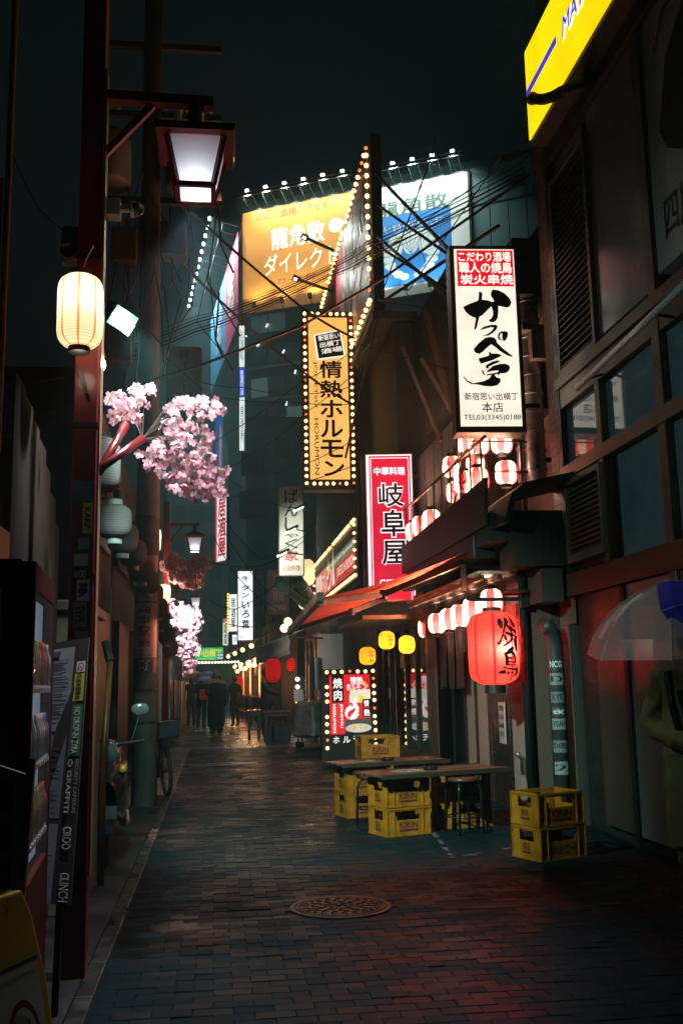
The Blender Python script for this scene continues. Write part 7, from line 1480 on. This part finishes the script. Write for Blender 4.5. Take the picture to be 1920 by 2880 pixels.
# ================================================================== people and umbrellas
def person(label, loc, rz, joints, cols, hair=(.01, .008, .007), coat=None, scale=1.0, extra=1.0):
    """one continuous skinned body; joints: name -> (pos, radius, parent)"""
    t = thing('person', label, 'person', loc, rz); names = list(joints); idx = {n_: i for i, n_ in enumerate(names)}
    me = bpy.data.meshes.new('body'); me.from_pydata([Vector(joints[n_][0])*scale for n_ in names], [(idx[joints[n_][2]], idx[n_]) for n_ in names if joints[n_][2]], []); o = bpy.data.objects.new('body', me); COL.objects.link(o); o.parent = t
    o.modifiers.new('skin', 'SKIN'); sv = me.skin_vertices[0].data
    for n_ in names: sv[idx[n_]].use_root = n_ == 'pelvis'
    for n_ in names:
        r_ = joints[n_][1]; r_ = r_ if isinstance(r_, tuple) else (r_, r_); sv[idx[n_]].radius = (r_[0]*scale, r_[1]*scale)
    s_ = o.modifiers.new('sub', 'SUBSURF'); s_.levels = s_.render_levels = 2
    for m_ in [cols]: me.materials.append(m_)
    o.modifiers['skin'].use_smooth_shade = True
    hz = Vector(joints['headtop'][0])*scale; hd_ = Vector(joints['head'][0])*scale
    MB().sphere((hz+hd_)/2+Vector((0, .012, .01)), (.105*scale, .12*scale, .13*scale), 16, 10).build('hair', mat('hair_%s' % str(hair), hair, .6), t, smooth=True)
    return t
def zmat(name, bands):
    """clothing by height on the body"""
    m = bpy.data.materials.new(name); m.use_nodes = True; nt = m.node_tree; b = nt.nodes['Principled BSDF']; tc = nt.nodes.new('ShaderNodeTexCoord'); sp = nt.nodes.new('ShaderNodeSeparateXYZ'); nt.links.new(tc.outputs['Object'], sp.inputs[0])
    mr = nt.nodes.new('ShaderNodeMath'); mr.operation = 'DIVIDE'; mr.inputs[1].default_value = 2.0; nt.links.new(sp.outputs[2], mr.inputs[0]); rp = nt.nodes.new('ShaderNodeValToRGB'); rp.color_ramp.interpolation = 'CONSTANT'
    el = rp.color_ramp.elements
    while len(el) < len(bands): el.new(.5)
    for e, (z, c) in zip(el, bands): e.position = z/2.0; e.color = (*c, 1)
    nt.links.new(mr.outputs[0], rp.inputs[0]); nt.links.new(rp.outputs[0], b.inputs['Base Color']); b.inputs['Roughness'].default_value = .8
    n3 = nt.nodes.new('ShaderNodeTexNoise'); n3.inputs['Scale'].default_value = 9; nt.links.new(tc.outputs['Object'], n3.inputs['Vector']); bp = nt.nodes.new('ShaderNodeBump'); bp.inputs['Strength'].default_value = .5; bp.inputs['Distance'].default_value = .05; nt.links.new(n3.outputs['Fac'], bp.inputs['Height']); nt.links.new(bp.outputs[0], b.inputs['Normal'])
    return m
def pose(la=((-.26, -.02, 1.15), (-.25, -.1, .9), (-.24, -.14, .8)), ra=((.26, .02, 1.15), (.25, -.05, .9), (.24, -.08, .8)), ll=((-.1, -.02, .5), (-.1, .03, .08), (-.1, -.12, .04)), rl=((.1, .0, .5), (.1, .04, .08), (.11, -.11, .04)), th=1.0):
    return {'pelvis': ((0, 0, .95), (.15*th, .12*th), None), 'waist': ((0, 0, 1.12), (.15*th, .11*th), 'pelvis'), 'chest': ((0, 0, 1.36), (.18*th, .13*th), 'waist'), 'neck': ((0, 0, 1.52), .055, 'chest'), 'head': ((0, -.01, 1.60), .08, 'neck'), 'headtop': ((0, -.01, 1.70), .085, 'head'),
            'ls': ((-.19, 0, 1.42), .075*th, 'chest'), 'le': (la[0], .06*th, 'ls'), 'lw': (la[1], .045*th, 'le'), 'lh': (la[2], .035, 'lw'), 'rs': ((.19, 0, 1.42), .075*th, 'chest'), 're': (ra[0], .06*th, 'rs'), 'rw': (ra[1], .045*th, 're'), 'rh': (ra[2], .035, 'rw'),
            'lhip': ((-.1, 0, .86), .1*th, 'pelvis'), 'lk': (ll[0], .075*th, 'lhip'), 'la': (ll[1], .055*th, 'lk'), 'lt': (ll[2], .045, 'la'), 'rhip': ((.1, 0, .86), .1*th, 'pelvis'), 'rk': (rl[0], .075*th, 'rhip'), 'ra': (rl[1], .055*th, 'rk'), 'rt': (rl[2], .045, 'ra')}
skin = (.35, .2, .14)
blackm = zmat('black_clothes', [(0, (.35, .28, .2)), (.085, (.014, .013, .013)), (1.5, skin)])
p1_ = person('person in a long black coat and pale shoes walking towards the camera', (.03, 29.6, 0), .1, pose(la=((-.27, -.1, 1.15), (-.16, -.28, 1.15), (-.1, -.33, 1.18)), th=1.2), blackm, (.2, .18, .17), scale=1.06)
MB().lathe([(.24, .28), (.26, .6), (.23, 1.0), (.25, 1.4), (.15, 1.52)], 20).build('coat', mat('black_wool', (.012, .011, .011), .9, bump=.3, bscale=12), p1_, smooth=True)
p2_ = person('person in jeans carrying a red bag under the purple umbrella', (-.45, 33.5, 0), .3, pose(la=((-.3, -.1, 1.2), (-.2, -.25, 1.4), (-.15, -.28, 1.5))), zmat('jeans_clothes', [(0, (.3, .3, .28)), (.08, (.03, .05, .08)), (.92, (.02, .03, .04)), (1.5, skin)]))
bgm = MB().box(-.16, .16, -.06, .06, 0, .34).build('red_bag', mat('bag_red', (.5, .02, .02), .5), None, (-.34, 33.0, .98), bevel=.03); tag(bgm, 'bright red shoulder bag on the person under the purple umbrella', 'bag')
p3_ = person('dark figure walking away at the far left behind the umbrellas', (-.85, 37, 0), math.pi, pose(), zmat('dark_clothes2', [(0, (.02, .02, .02)), (1.5, (.02, .015, .012))]))
p4_ = person('dark figure standing at the bar table under the pale awning', (at(612, 1640, y=28.2).x, 28.2, 0), 1.2, pose(la=((-.3, -.15, 1.2), (-.2, -.35, 1.1), (-.12, -.4, 1.1)), th=1.25), zmat('dark_clothes3', [(0, (.015, .015, .016)), (1.5, (.12, .07, .05))]), scale=1.08)
p5_ = person('slim dark figure standing near the far red lantern', (at(540, 1600, y=36).x, 36, 0), -.6, pose(), zmat('dark_clothes4', [(0, (.02, .02, .02)), (1.5, (.15, .09, .07))]))
p6_ = person('dark haired figure behind the person in the long black coat', (.1, 33, 0), .2, pose(th=1.1), zmat('dark_clothes5', [(0, (.02, .02, .022)), (1.5, skin)]), scale=1.05)
def umbrella(label, loc, r_, h, m_, rot=(0, 0, 0), ribs=8, pole=.85, hdl=True):
    t = thing('umbrella', label, 'umbrella', loc, 0, None, rot); n = ribs; S = 6
    cn = MB(); nseg = 6; P_ = lambda k, i: ((lambda u, a: (r_*math.sin(u*1.25)/math.sin(1.25)*math.cos(a)*(1-.06*(i/nseg)*(abs(math.sin(a*n/2)))), r_*math.sin(u*1.25)/math.sin(1.25)*math.sin(a)*(1-.06*(i/nseg)*abs(math.sin(a*n/2))), h*(math.cos(u*1.25)-math.cos(1.25))/(1-math.cos(1.25))))(i/nseg, 2*math.pi*k/(n*4)))
    for k in range(n*4):
        for i in range(nseg): cn.quad(P_(k, i), P_(k, i+1), P_(k+1, i+1), P_(k+1, i))
    cn.build('canopy', m_, t, smooth=True)
    for k in range(n): MB().tube([Vector(P_(k*4, i))-Vector((0, 0, .004)) for i in range(nseg+1)], .004, 5).build('rib', mat('rib_white', (.6, .65, .7), .3), t)
    MB().tube([(0, 0, h+.06), (0, 0, -pole)], .008, 8).build('shaft', steel, t); MB().tube([(0, 0, -pole), (0, 0, -pole-.1)], .014, 8).build('handle', black, t)
    return t
clear = bpy.data.materials.new('clear_vinyl'); clear.use_nodes = True; b = clear.node_tree.nodes['Principled BSDF']; b.inputs['Base Color'].default_value = (.9, .88, .9, 1); b.inputs['Roughness'].default_value = .16; b.inputs['Alpha'].default_value = .42; b.inputs['Specular IOR Level'].default_value = .9
umbrella('clear vinyl umbrella held by the person at the right edge', at(1590, 1490, y=6.2)+Vector((-.05, 0, 0)), .64, .44, clear, (R(4), R(-6), .2))
umbrella('blue umbrella partly cropped at the right edge', at(1640, 1440, y=6.0)+Vector((0, 0, -.08)), .50, .26, mat('blue_nylon', (.03, .025, .6), .5), (R(50), R(20), .4), pole=.22)
umbrella('pale umbrella in the crowd at the far left', (-.75, 37, 1.70), .55, .28, mat('grey_vinyl', (.3, .33, .34), .3), (0, R(6), 0)); umbrella('purple umbrella in the crowd below the bright blossoms', (-.3, 33.4, 1.66), .5, .24, mat('purple_nylon', (.09, .08, .16), .4), (R(5), R(-8), .3))
olive = zmat('olive_clothes', [(0, (.03, .03, .03)), (.30, (.14, .135, .1)), (.95, (.24, .215, .08)), (1.5, skin)])
p7_ = person('person in an olive jacket cropped by the right edge under the clear umbrella', (at(1608, 1700, y=6.2).x, 6.2, 0), R(-25), pose(la=((-.29, .04, 1.1), (-.08, -.24, 1.02), (.06, -.28, 1.04)), th=1.4), olive, scale=1.04)
txc = bpy.data.textures.new('cloth_folds', 'CLOUDS'); txc.noise_scale = .11; txc.noise_depth = 2
bo_ = [c for c in p7_.children if c.name.startswith('body')][0]; bo_.modifiers['sub'].levels = bo_.modifiers['sub'].render_levels = 3
dm_ = bo_.modifiers.new('folds', 'DISPLACE'); dm_.texture = txc; dm_.strength = .045; dm_.mid_level = .5
MB().tube([(-.17, -.19, 1.5), (-.16, -.23, 1.3), (-.1, -.2, 1.0)], .025, 8).build('strap', black, p7_); jk = MB().lathe([(.235*(1+.012*math.sin(i*2.1)), .42+i*.06) for i in range(17)], 40).build('jacket', mat('olive_coat', (.2, .18, .075), .85, bump=.4, bscale=9), p7_, (.02, 0, 0), smooth=True); jk.scale = (1.08, .85, 1)
dj = jk.modifiers.new('folds', 'DISPLACE'); dj.texture = txc; dj.strength = .035; dj.mid_level = .5

# ================================================================== rain haze
hz_m = bpy.data.materials.new('haze_air'); hz_m.use_nodes = True; nt = hz_m.node_tree; nt.nodes.remove(nt.nodes['Principled BSDF'])
pv = nt.nodes.new('ShaderNodeVolumePrincipled'); pv.inputs['Color'].default_value = (.5, .92, 1, 1); pv.inputs['Density'].default_value = .0033; pv.inputs['Anisotropy'].default_value = .4
nt.links.new(pv.outputs[0], nt.nodes['Material Output'].inputs['Volume'])
stuff(MB().box(-60, 90, -20, 150, -1.2, 62).build('haze', hz_m))
